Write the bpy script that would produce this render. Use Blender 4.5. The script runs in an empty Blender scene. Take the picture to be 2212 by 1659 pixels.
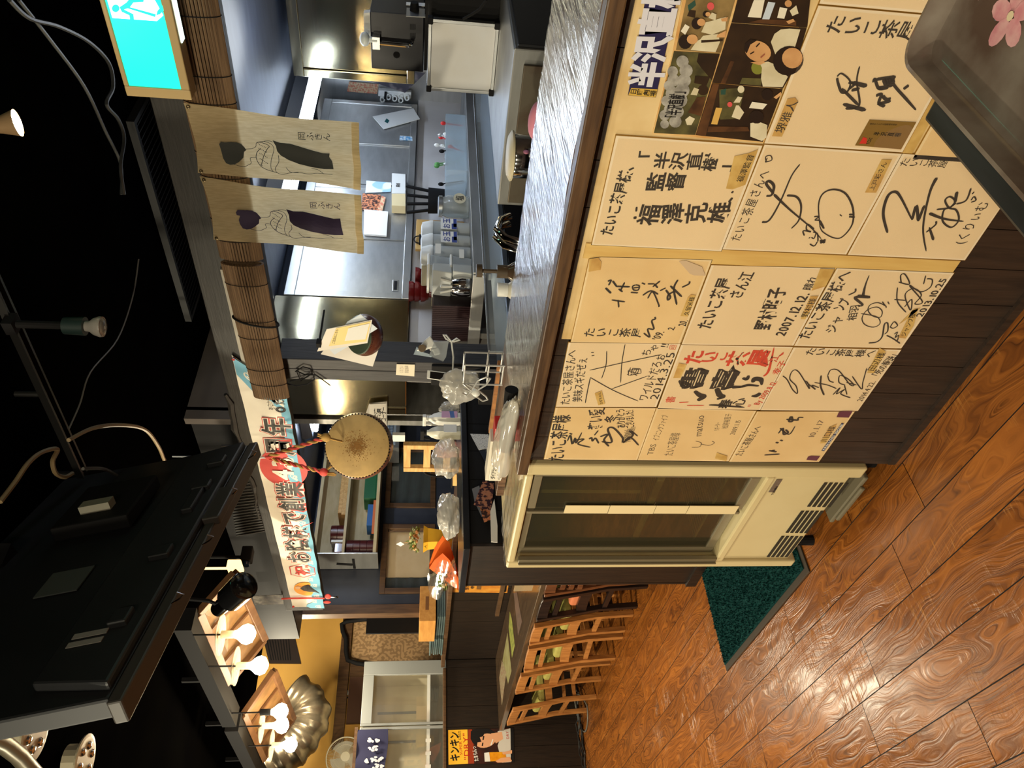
import bpy, bmesh, math, random
from mathutils import Vector as V, Matrix, Quaternion
random.seed(7)
SC = bpy.context.scene
COL = SC.collection
PI = math.pi
# ---------------------------------------------------------------- camera
# the picture was taken with the phone on its side, so the camera is rolled by a quarter turn
CY, CP, CR, FL, CH = math.radians(-48.1185), math.radians(6.9367), math.radians(1.3798), 1617.63, 1.38
_fw = V((math.sin(CY)*math.cos(CP), math.cos(CY)*math.cos(CP), -math.sin(CP)))
_r0 = V((math.cos(CY), -math.sin(CY), 0)); _u0 = _r0.cross(_fw)
_rt = math.cos(CR)*_r0 + math.sin(CR)*_u0
_up = -math.sin(CR)*_r0 + math.cos(CR)*_u0
cd = bpy.data.cameras.new('camera'); cam = bpy.data.objects.new('camera', cd); COL.objects.link(cam)
cd.sensor_width = 36; cd.lens = 36*FL/2212; cd.clip_start = 0.05; cd.clip_end = 60
_m = Matrix((-_up, _rt, -_fw)).transposed().to_4x4(); _m.translation = V((0, 0, CH))
cam.matrix_world = _m
SC.camera = cam
# ---------------------------------------------------------------- world, exposure
w = bpy.data.worlds.new('room_air'); SC.world = w; w.use_nodes = True
w.node_tree.nodes['Background'].inputs[0].default_value = (1, .8, .6, 1)
w.node_tree.nodes['Background'].inputs[1].default_value = 0.012
vs = SC.view_settings
vs.view_transform = 'Standard'; vs.look = 'None'; vs.gamma = 1; vs.use_curve_mapping = False; vs.exposure = 0.0
def lamp(name, loc, watts, col, radius=.05, spot=None, aim=None, blend=.6):
    l = bpy.data.lights.new(name, 'SPOT' if spot else 'POINT'); l.energy = watts; l.color = col; l.shadow_soft_size = radius
    o = bpy.data.objects.new(name, l); COL.objects.link(o); o.location = loc
    if spot:
        l.spot_size = math.radians(spot); l.spot_blend = blend
        o.rotation_euler = (V(aim)-V(loc)).to_track_quat('-Z', 'Y').to_euler()
    return o
WARM = (1.0, .90, .66); COOL = (.86, .93, 1.0)
# ceiling spots of the dining room behind and beside the photographer
for k, (x, y, wt, ax, ay) in enumerate(((-.3, -2.2, 185, -.3, 1.2), (.7, -.9, 85, .2, 1.2), (-1.9, -2.2, 215, -1.7, 1.2), (-3.6, -1.5, 120, -3.2, 1.0), (-5.0, -.4, 400, -4.6, 1.5))):
    lamp('dining_spot_and_fill', (x, y, 2.4), wt, WARM, .05, 165, (ax, ay, .15), .9)
lamp('dining_spot_and_fill', (-6.25, 2.2, 2.42), 125, (1, .88, .64), .12)  # unseen point light added to brighten the far yellow wall
lamp('kitchen_fill', (-1.6, 3.5, 1.95), 18, COOL, .3)  # soft point fills added to brighten the kitchen, no fixture here
lamp('kitchen_fill', (-.4, 3.8, 1.95), 9, COOL, .3)
lamp('kitchen_fill', (-3.9, 3.3, 2.15), 20, (1, .93, .8), .3)  # added warm fill for the left part of the kitchen
# ---------------------------------------------------------------- pixels of the photograph -> points of the room
def ray(x, y): return _rt*(829.5-y) - _up*(x-1106.0) + _fw*FL
CAM = V((0, 0, CH))
def atY(x, y, Y): d = ray(x, y); return CAM + d*(Y/d.y)
def atX(x, y, X): d = ray(x, y); return CAM + d*(X/d.x)
def atZ(x, y, Z): d = ray(x, y); return CAM + d*((Z-CH)/d.z)
def atD(x, y, D): return CAM + ray(x, y).normalized()*D
# ---------------------------------------------------------------- materials
def lin(c):
    return tuple(((v/255)/12.92 if v/255 <= .04045 else ((v/255+.055)/1.055)**2.4) for v in c[:3]) + (1,)
MATS = {}
def pm(name, c, c2=None, sc=(1, 1, 1), ns=4, det=4, lo=.35, hi=.65, rough=.5, metal=0, bump=0, coat=0, trans=0, ior=1.45,
       emit=0, ec=None, alpha=1, sub=0, rvar=0, dist=0, spec=.5, transl=0, gen=False):
    if name in MATS: return MATS[name]
    m = bpy.data.materials.new(name); m.use_nodes = True
    nt = m.node_tree; N = nt.nodes; L = nt.links; b = N['Principled BSDF']
    b.inputs['Base Color'].default_value = lin(c); b.inputs['Roughness'].default_value = rough
    b.inputs['Metallic'].default_value = metal; b.inputs['Coat Weight'].default_value = coat
    b.inputs['Coat Roughness'].default_value = .08; b.inputs['IOR'].default_value = ior
    b.inputs['Transmission Weight'].default_value = trans; b.inputs['Alpha'].default_value = alpha
    b.inputs['Specular IOR Level'].default_value = spec
    if emit:
        b.inputs['Emission Color'].default_value = lin(ec or c); b.inputs['Emission Strength'].default_value = emit
    if c2 or bump or rvar:
        tc = N.new('ShaderNodeTexCoord'); mp = N.new('ShaderNodeMapping'); nz = N.new('ShaderNodeTexNoise')
        mp.inputs['Scale'].default_value = sc; nz.inputs['Scale'].default_value = ns; nz.inputs['Detail'].default_value = det
        nz.inputs['Distortion'].default_value = dist
        L.new(tc.outputs['Object'], mp.inputs[0]); L.new(mp.outputs[0], nz.inputs['Vector'])
        if c2:
            r = N.new('ShaderNodeValToRGB'); e = r.color_ramp.elements
            e[0].position = lo; e[0].color = lin(c); e[1].position = hi; e[1].color = lin(c2)
            L.new(nz.outputs['Fac'], r.inputs[0]); L.new(r.outputs[0], b.inputs['Base Color'])
        if bump:
            bp = N.new('ShaderNodeBump'); bp.inputs['Strength'].default_value = bump; bp.inputs['Distance'].default_value = .01
            L.new(nz.outputs['Fac'], bp.inputs['Height']); L.new(bp.outputs[0], b.inputs['Normal'])
        if rvar:
            mr = N.new('ShaderNodeMapRange'); mr.inputs['To Min'].default_value = rough-rvar; mr.inputs['To Max'].default_value = rough+rvar
            L.new(nz.outputs['Fac'], mr.inputs[0]); L.new(mr.outputs[0], b.inputs['Roughness'])
    if transl:
        t = N.new('ShaderNodeBsdfTranslucent'); mx = N.new('ShaderNodeMixShader'); mx.inputs[0].default_value = transl
        src = b.inputs['Base Color']
        if src.is_linked: L.new(src.links[0].from_socket, t.inputs[0])
        else: t.inputs[0].default_value = lin(c)
        L.new(b.outputs[0], mx.inputs[1]); L.new(t.outputs[0], mx.inputs[2]); L.new(mx.outputs[0], N['Material Output'].inputs[0])
    MATS[name] = m
    return m
def clear(name, col=(255, 255, 255), rough=.02, mix=.85, tint=1.0, bsc=None, bst=.5):
    """thin clear sheet: mostly straight-through, with a glossy reflection by fresnel"""
    if name in MATS: return MATS[name]
    m = bpy.data.materials.new(name); m.use_nodes = True; nt = m.node_tree; N = nt.nodes; L = nt.links
    N.remove(N['Principled BSDF'])
    t = N.new('ShaderNodeBsdfTransparent'); t.inputs[0].default_value = tuple(v*tint for v in lin(col)[:3])+(1,)
    g = N.new('ShaderNodeBsdfGlossy'); g.inputs['Roughness'].default_value = rough; g.inputs['Color'].default_value = (1, 1, 1, 1)
    d = N.new('ShaderNodeBsdfDiffuse'); d.inputs[0].default_value = lin(col)
    if bsc:
        tc = N.new('ShaderNodeTexCoord'); mp = N.new('ShaderNodeMapping'); nz = N.new('ShaderNodeTexNoise'); bp = N.new('ShaderNodeBump'); mp.inputs['Scale'].default_value = bsc; nz.inputs['Scale'].default_value = 5; nz.inputs['Detail'].default_value = 5; nz.inputs['Distortion'].default_value = 2
        bp.inputs['Strength'].default_value = bst; bp.inputs['Distance'].default_value = .006
        L.new(tc.outputs['Object'], mp.inputs[0]); L.new(mp.outputs[0], nz.inputs['Vector']); L.new(nz.outputs['Fac'], bp.inputs['Height']); L.new(bp.outputs[0], g.inputs['Normal'])
    lw = N.new('ShaderNodeLayerWeight'); pw = N.new('ShaderNodeMath'); pw.operation = 'POWER'; pw.inputs[1].default_value = 4.5
    f = N.new('ShaderNodeMath'); f.operation = 'MULTIPLY_ADD'; f.inputs[1].default_value = .9; f.inputs[2].default_value = .045
    L.new(lw.outputs['Facing'], pw.inputs[0]); L.new(pw.outputs[0], f.inputs[0])
    a = N.new('ShaderNodeMixShader'); b = N.new('ShaderNodeMixShader')
    a.inputs[0].default_value = 1-mix
    L.new(t.outputs[0], a.inputs[1]); L.new(d.outputs[0], a.inputs[2])
    L.new(f.outputs[0], b.inputs[0]); L.new(a.outputs[0], b.inputs[1]); L.new(g.outputs[0], b.inputs[2])
    L.new(b.outputs[0], N['Material Output'].inputs[0]); MATS[name] = m
    return m
# ---------------------------------------------------------------- mesh building
class MB:
    def __init__(s): s.v = []; s.f = []; s.mi = []; s.cur = 0
    def add(s, vs, fs):
        o = len(s.v); s.v += [V(p) for p in vs]; s.f += [tuple(i+o for i in f) for f in fs]; s.mi += [s.cur]*len(fs); return s
    def box(s, x0, x1, y0, y1, z0, z1):
        x0, x1 = min(x0, x1), max(x0, x1); y0, y1 = min(y0, y1), max(y0, y1); z0, z1 = min(z0, z1), max(z0, z1)
        return s.add([(x, y, z) for x in (x0, x1) for y in (y0, y1) for z in (z0, z1)],
                     [(0, 1, 3, 2), (4, 6, 7, 5), (0, 4, 5, 1), (2, 3, 7, 6), (0, 2, 6, 4), (1, 5, 7, 3)])
    def obox(s, c, ax, ay, az):
        """box about centre c with half axes ax, ay, az"""
        c = V(c); ax = V(ax); ay = V(ay); az = V(az)
        return s.add([c+i*ax+j*ay+k*az for i in (-1, 1) for j in (-1, 1) for k in (-1, 1)],
                     [(0, 1, 3, 2), (4, 6, 7, 5), (0, 4, 5, 1), (2, 3, 7, 6), (0, 2, 6, 4), (1, 5, 7, 3)])
    def bar(s, a, b, w, h, up=(0, 0, 1)):
        a = V(a); b = V(b); d = (b-a).normalized(); u = V(up); sx = d.cross(u)
        if sx.length < 1e-4: sx = d.cross(V((1, 0, 0)))
        sx.normalize(); u = sx.cross(d)
        return s.obox((a+b)/2, (b-a)/2, sx*w/2, u*h/2)
    def slab(s, pts, t):
        """flat outline pts, pushed by the vector t"""
        n = len(pts); t = V(t); P = [V(p) for p in pts]
        return s.add(P+[p+t for p in P], [tuple(range(n)), tuple(range(2*n-1, n-1, -1))]+[(i, i+n, (i+1) % n+n, (i+1) % n) for i in range(n)])
    def quad(s, *p): return s.add(p, [tuple(range(len(p)))])
    def ring(s, c, r, ax, n=16, ph=0, sq=1):
        c = V(c); ax = V(ax).normalized(); t = V((0, 0, 1)) if abs(ax.z) < .9 else V((1, 0, 0))
        e1 = ax.cross(t).normalized(); e2 = ax.cross(e1)
        return [c+e1*r*math.cos(2*PI*i/n+ph)+e2*r*sq*math.sin(2*PI*i/n+ph) for i in range(n)]
    def loft(s, rings, caps=True, close=False):
        n = len(rings[0]); o = len(s.v)
        for r in rings: s.v += [V(p) for p in r]
        F = []
        m = len(rings)
        for k in range(m if close else m-1):
            k2 = (k+1) % m
            for i in range(n):
                F.append((o+k*n+i, o+k*n+(i+1) % n, o+k2*n+(i+1) % n, o+k2*n+i))
        if caps and not close: F += [tuple(o+i for i in range(n))[::-1], tuple(o+(m-1)*n+i for i in range(n))]
        s.f += F; s.mi += [s.cur]*len(F); return s
    def cyl(s, a, b, r0, r1=None, n=16):
        a = V(a); b = V(b); r1 = r0 if r1 is None else r1
        return s.loft([s.ring(a, r0, b-a, n), s.ring(b, r1, b-a, n)])
    def lathe(s, o, ax, prof, n=24, caps=True):
        """prof = [(distance along ax, radius)]"""
        o = V(o); ax = V(ax).normalized()
        return s.loft([s.ring(o+ax*h, max(r, 1e-4), ax, n) for h, r in prof], caps)
    def tube(s, pts, r, n=8, close=False):
        P = [V(p) for p in pts]; R = []; m = len(P); prev = None
        for i, p in enumerate(P):
            d = (P[(i+1) % m]-P[i-1]) if close else (P[min(i+1, m-1)]-P[max(i-1, 0)])
            d.normalize()
            if prev is None:
                t = V((0, 0, 1)) if abs(d.z) < .9 else V((1, 0, 0)); e1 = d.cross(t).normalized()
            else:
                e1 = prev-d*prev.dot(d)
                e1 = e1.normalized() if e1.length > 1e-5 else d.orthogonal().normalized()
            prev = e1; e2 = d.cross(e1); rr = r[i] if isinstance(r, (list, tuple)) else r
            R.append([p+e1*rr*math.cos(2*PI*k/n)+e2*rr*math.sin(2*PI*k/n) for k in range(n)])
        return s.loft(R, True, close)
    def ball(s, c, r, n=16, m=10, sq=(1, 1, 1)):
        c = V(c); R = []
        for j in range(m+1):
            t = PI*j/m; rr = max(math.sin(t), 1e-3)
            R.append([c+V((r*sq[0]*rr*math.cos(2*PI*i/n), r*sq[1]*rr*math.sin(2*PI*i/n), -r*sq[2]*math.cos(t))) for i in range(n)])
        return s.loft(R)
    def grid(s, fn, nu, nv, t=None):
        """fn(u,v) -> point; with t a vector the sheet gets that thickness"""
        P = [[V(fn(i/nu, j/nv)) for i in range(nu+1)] for j in range(nv+1)]; o = len(s.v); W = nu+1
        for r in P: s.v += r
        F = [(o+j*W+i, o+j*W+i+1, o+(j+1)*W+i+1, o+(j+1)*W+i) for j in range(nv) for i in range(nu)]
        s.f += F; s.mi += [s.cur]*len(F)
        return s
HOME = {}
def mk(name, mb, mat, parent=None, label=None, cat=None, group=None, kind=None, bevel=0, smooth=False, solid=0, segs=2, sub=0, base=None):
    if not mb.v: raise ValueError('empty '+name)
    me = bpy.data.meshes.new(name)
    if parent is None:
        xs = [p.x for p in mb.v]; ys = [p.y for p in mb.v]; zs = [p.z for p in mb.v]
        o0 = V(base) if base is not None else V(((min(xs)+max(xs))/2, (min(ys)+max(ys))/2, min(zs)))
    else: o0 = HOME[parent.name]
    me.from_pydata([p-o0 for p in mb.v], [], mb.f); me.validate()
    for m in (mat if isinstance(mat, (list, tuple)) else [mat]): me.materials.append(m)
    if any(mb.mi) and len(me.polygons) == len(mb.mi): me.polygons.foreach_set('material_index', mb.mi)
    bm = bmesh.new(); bm.from_mesh(me); bmesh.ops.recalc_face_normals(bm, faces=bm.faces); bm.to_mesh(me); bm.free()
    ob = bpy.data.objects.new(name, me); COL.objects.link(ob)
    HOME[ob.name] = o0
    if parent is None: ob.location = o0
    else: ob.parent = parent
    if smooth:
        me.polygons.foreach_set('use_smooth', [True]*len(me.polygons))
        if smooth != 'all': me.set_sharp_from_angle(angle=math.radians(40))
    if solid:
        md = ob.modifiers.new('s', 'SOLIDIFY'); md.thickness = solid; md.offset = 0
    if bevel:
        md = ob.modifiers.new('b', 'BEVEL'); md.width = bevel; md.segments = segs; md.limit_method = 'ANGLE'; md.angle_limit = math.radians(40)
    if sub:
        md = ob.modifiers.new('d', 'SUBSURF'); md.levels = sub; md.render_levels = sub
    if label: ob['label'] = label
    if cat: ob['category'] = cat
    if group: ob['group'] = group
    if kind: ob['kind'] = kind
    return ob
def thing(name, loc, label, cat, group=None):
    o = bpy.data.objects.new(name, None); COL.objects.link(o); o.location = loc; o.empty_display_size = .1
    o['label'] = label; o['category'] = cat
    if group: o['group'] = group
    HOME[o.name] = V(loc); return o
def dup(root, delta=(0, 0, 0), rz=0, label=None, group=None):
    """a copy of a thing with copies of its parts and sub-parts"""
    r = root.copy(); COL.objects.link(r); r.location = root.location+V(delta); r.rotation_euler.z = root.rotation_euler.z+rz
    if label: r['label'] = label
    if group: r['group'] = group
    HOME[r.name] = r.location.copy()
    for ch in list(root.children):
        c = ch.copy(); COL.objects.link(c); c.parent = r; HOME[c.name] = r.location.copy()
        for g in list(ch.children):
            d = g.copy(); COL.objects.link(d); d.parent = c
    return r
def struct(name, mb, mat, parent=None, **k): return mk(name, mb, mat, parent, kind=None if parent else 'structure', **k)
# ---------------------------------------------------------------- lettering
_GL = {}
def glyph(ch, bold=0):
    k = (ch, bold)
    if k not in _GL:
        c = bpy.data.curves.new('glyph', 'FONT'); c.body = ch; c.size = 1; c.resolution_u = 2; c.offset = bold
        o = bpy.data.objects.new('glyph', c); COL.objects.link(o)
        bpy.context.view_layer.update()
        m = bpy.data.meshes.new_from_object(o.evaluated_get(bpy.context.evaluated_depsgraph_get()))
        vs = [(p.co.x, p.co.y) for p in m.vertices]; fs = [tuple(p.vertices) for p in m.polygons]
        wide = ord(ch) > 0x2e7f
        adv = 1.0 if wide else (max((x for x, y in vs), default=.3)+.06)
        _GL[k] = (vs, fs, adv, wide)
        bpy.data.objects.remove(o); bpy.data.curves.remove(c); bpy.data.meshes.remove(m)
    return _GL[k]
class Plane:
    """a flat face of the room: p(x, y) takes a pixel to the point on it"""
    def __init__(s, o, n, ux, uy): s.o = V(o); s.n = V(n).normalized(); s.ux = V(ux).normalized(); s.uy = V(uy).normalized()
    def p(s, x, y, d=0):
        r = ray(x, y); return CAM + r*((s.o-CAM).dot(s.n)/r.dot(s.n)) + s.n*d
    def P(s, pts, d=0): return [s.p(x, y, d) for x, y in pts]
    def poly(s, mb, pts, d=.001, t=0):
        P = s.P(pts, d)
        if t: return mb.slab(P, s.n*-t)
        return mb.quad(*P)
    def disc(s, mb, c, rx, ry=None, d=.001, n=28, a0=0, a1=2*PI):
        c = V(c); ry = rx if ry is None else ry
        return mb.quad(*[c+s.n*d+s.ux*rx*math.cos(a0+(a1-a0)*i/n)+s.uy*ry*math.sin(a0+(a1-a0)*i/n) for i in range(n)])
    def stroke(s, mb, pts, wd, d=.0012, sm=6, taper=True):
        """a brush line through pixels pts, width wd metres (or list)"""
        P = [s.p(x, y, d) for x, y in pts]; s.line(mb, P, wd, sm, taper)
    def line(s, mb, P, wd, sm=6, taper=True):
        Q = []; n = len(P)
        W = list(wd) if isinstance(wd, (list, tuple)) else [wd]*n
        if len(W) != n:
            K = len(W)-1; W = [W[int(i*K/(n-1))]*(1-(i*K/(n-1)) % 1)+W[min(int(i*K/(n-1))+1, K)]*((i*K/(n-1)) % 1) for i in range(n)]
        ww = []
        for i in range(n-1):
            p0 = P[max(i-1, 0)]; p1 = P[i]; p2 = P[i+1]; p3 = P[min(i+2, n-1)]
            for k in range(sm):
                t = k/sm
                Q.append(.5*((2*p1)+(p2-p0)*t+(2*p0-5*p1+4*p2-p3)*t*t+(3*p1-p0-3*p2+p3)*t**3)); ww.append(W[i]*(1-t)+W[i+1]*t)
        Q.append(P[-1]); ww.append(W[-1])
        if taper: ww[0] *= .5; ww[-1] *= .35
        vs = []; m = len(Q)
        for i, q in enumerate(Q):
            dv = Q[min(i+1, m-1)]-Q[max(i-1, 0)]
            nn = s.n.cross(dv)
            nn = nn.normalized() if nn.length > 1e-9 else s.ux
            vs += [q+nn*ww[i]/2, q-nn*ww[i]/2]
        mb.add(vs, [(2*i, 2*i+1, 2*i+3, 2*i+2) for i in range(m-1)])
    def char(s, mb, ch, o, ux, uy, w, h, bold=0, sk=0):
        vs, fs, adv, wide = glyph(ch, bold)
        y0 = .38 if wide else .35
        mb.add([o+ux*((x-adv/2)*w+sk*(y-y0)*h)+uy*((y-y0)*h) for x, y in vs], fs)
    def text(s, mb, txt, a, b, h=0, vert=False, bold=0, jit=0, sk=0, d=.0012, fill=1.0):
        """txt along the pixels a -> b (centre line). h in metres; 0 = square characters that fill the run"""
        A = s.p(*a, d); B = s.p(*b, d); run = B-A; L = run.length; rd = run.normalized()
        if vert: uy = -rd; ux = uy.cross(s.n)
        else: ux = rd; uy = s.n.cross(ux)
        if vert:
            n = len(txt); st = L/n; hh = h or st
            for i, ch in enumerate(txt):
                if ch == ' ': continue
                o = A+rd*st*(i+.5); j = random.uniform
                uxx, uyy = ux, uy
                if ch in 'ー-〜': uxx, uyy = -uy, ux
                if jit:
                    q = Quaternion(s.n, j(-jit, jit)); uxx = q @ ux; uyy = q @ uy; o = o+ux*j(-jit, jit)*hh*.25
                s.char(mb, ch, o, uxx, uyy, hh*fill, st*fill, bold, sk)
        else:
            adv = [(.35 if c == ' ' else glyph(c, bold)[2]) for c in txt]; tot = sum(adv); k = L/tot; hh = h or k; x = 0
            for c, aw in zip(txt, adv):
                if c != ' ':
                    o = A+rd*(x+aw/2)*k; uxx, uyy = ux, uy
                    if jit:
                        q = Quaternion(s.n, random.uniform(-jit, jit)); uxx = q @ ux; uyy = q @ uy; o = o+uy*random.uniform(-jit, jit)*hh*.25
                    s.char(mb, c, o, uxx, uyy, k*fill, hh*fill, bold, sk)
                x += aw
def PY(Y): return Plane((0, Y, 0), (0, -1, 0), (1, 0, 0), (0, 0, 1))
def PX(X): return Plane((X, 0, 0), (1, 0, 0), (0, 1, 0), (0, 0, 1))
def PZ(Z): return Plane((0, 0, Z), (0, 0, 1), (1, 0, 0), (0, 1, 0))
# crops of the photograph that measurements were taken in: origin and scale
_ZM = {1: (0, 0, .25316), 2: (380, 180, .22905), 3: (600, 0, .24108), 4: (780, 380, .2291), 5: (480, 480, .229), 6: (500, 740, .2291),
       7: (780, 680, .229), 8: (560, 1020, .2049), 9: (900, 1020, .1929), 10: (380, 1180, .2887), 11: (680, 1280, .2284), 12: (940, 1260, .2405),
       13: (0, 1360, .1803), 14: (0, 560, .3256), 15: (0, 960, .3256), 16: (1060, 960, .3888), 17: (1180, 520, .217), 18: (1240, 280, .1989),
       19: (1320, 0, .19286), 20: (1640, 0, .25859), 21: (1540, 280, .23508), 22: (1640, 520, .23508), 23: (1180, 720, .20796), 24: (1560, 720, .18987),
       25: (1880, 120, .26518), 26: (1000, 0, .1808), 27: (1000, 300, .1929)}
def z(k, *p):
    ox, oy, s = _ZM[k]; r = [(ox+p[i]*s, oy+p[i+1]*s) for i in range(0, len(p), 2)]
    return r if len(r) > 1 else r[0]
# ---------------------------------------------------------------- the materials of the place
BLACK = pm('black_paint', (24, 23, 24), rough=.75, spec=.2)
CEIL = pm('ceiling_black', (5, 5, 6), (8, 8, 8), ns=3, rough=1, spec=0)
NAVY = pm('navy_wall', (38, 42, 54), (48, 52, 64), ns=6, rough=.45, bump=.05)
KCEIL = pm('kitchen_ceiling', (44, 49, 62), (54, 60, 73), sc=(1, 4, 1), ns=5, rough=.5)
STEEL = pm('steel', (196, 196, 194), (178, 178, 176), sc=(1, 1.5, 5), ns=3, rough=.36, metal=.8, bump=.015, rvar=.05)
STEELD = pm('steel_dull', (138, 138, 136), (112, 111, 108), sc=(1, 1, 4), ns=4, rough=.42, metal=.75, rvar=.08)
ALU = pm('aluminium', (188, 190, 192), rough=.32, metal=1)
CHROME = pm('chrome', (220, 220, 220), rough=.08, metal=1)
WHITE = pm('white_plastic', (225, 224, 218), rough=.4)
PAPER = pm('white_paper', (228, 226, 220), rough=.8)
INK = pm('black_ink', (22, 19, 20), rough=.6, spec=.3)
INKT = pm('thin_ink', (40, 36, 36), rough=.6, spec=.3)
RED = pm('red_ink', (208, 62, 28), (190, 45, 20), ns=60, rough=.7)
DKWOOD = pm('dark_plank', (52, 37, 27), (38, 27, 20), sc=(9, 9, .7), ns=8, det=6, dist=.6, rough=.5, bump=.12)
POST = pm('charcoal_timber', (60, 58, 60), (44, 42, 44), sc=(14, 14, .8), ns=7, det=6, dist=1, rough=.6, bump=.2)
BEAM = pm('charcoal_beam', (38, 35, 33), (27, 25, 24), sc=(.8, 12, 12), ns=7, det=6, dist=1.2, rough=.6, bump=.15)
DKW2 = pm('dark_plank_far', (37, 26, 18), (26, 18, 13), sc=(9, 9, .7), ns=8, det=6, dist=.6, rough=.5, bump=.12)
BROWN = pm('brown_trim', (92, 66, 42), (70, 48, 30), sc=(8, 8, 1), ns=6, rough=.5)
NOSE = pm('nosing_wood', (92, 66, 42), (66, 46, 30), sc=(1, 12, 12), ns=8, rough=.4, bump=.05)
OAK = pm('oak', (176, 118, 62), (142, 90, 44), sc=(7, 7, .9), ns=7, det=6, dist=1, rough=.45, bump=.08)
PINE = pm('pine', (222, 180, 116), (200, 152, 88), sc=(1, 9, 9), ns=6, det=5, dist=.6, rough=.55)
DARKCHAIR = pm('dark_chair_wood', (40, 28, 24), (28, 20, 18), sc=(8, 8, 1), ns=6, rough=.35)
MIDCHAIR = pm('walnut_chair_wood', (104, 62, 36), (78, 46, 27), sc=(8, 8, 1), ns=6, rough=.4)
VINYL = pm('green_vinyl', (176, 168, 92), (160, 152, 80), ns=20, rough=.5, bump=.03)
ORANGEV = pm('salmon_vinyl', (206, 120, 80), ns=20, rough=.5)
CREAM = pm('shikishi', (229, 212, 184), (221, 203, 174), ns=3.2, rough=.42, coat=.35, bump=.015)
CREAM2 = pm('shikishi_aged', (228, 205, 162), (215, 188, 142), ns=5, rough=.42, coat=.35, bump=.03)
STEELM = pm('steel_warm_sheen', (206, 196, 166), (186, 174, 142), sc=(1, 2, 3), ns=3, rough=.13, metal=1, bump=.05, rvar=.03)  # brassy tint puts the reflected warm dining light into the steel colour
BACKING = pm('backing_board', (222, 196, 146), (200, 168, 112), ns=9, rough=.6)
GOLD = pm('gilt_edge', (176, 136, 62), rough=.4, metal=.6)
TAPE = pm('yellowed_tape', (206, 172, 104), (184, 146, 80), ns=30, rough=.35)
FRIDGE = pm('beige_enamel', (206, 190, 146), (198, 180, 134), ns=3, rough=.35)
FRIDGEG = pm('grey_rail', (134, 124, 100), rough=.4, metal=.3)
GLASS = clear('glass', mix=.98)
FILM = clear('clear_film', (255, 252, 245), .12, .94)
BAG = clear('poly_bag', (235, 232, 225), .18, .62)
BULB = pm('lit_bulb', (255, 236, 200), emit=130, ec=(255, 232, 190))
GREEN = pm('exit_green', (0, 190, 150), emit=1.9, ec=(0, 208, 168))
EXITW = pm('exit_white', (235, 255, 250), emit=2.1, ec=(225, 255, 246))
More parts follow.
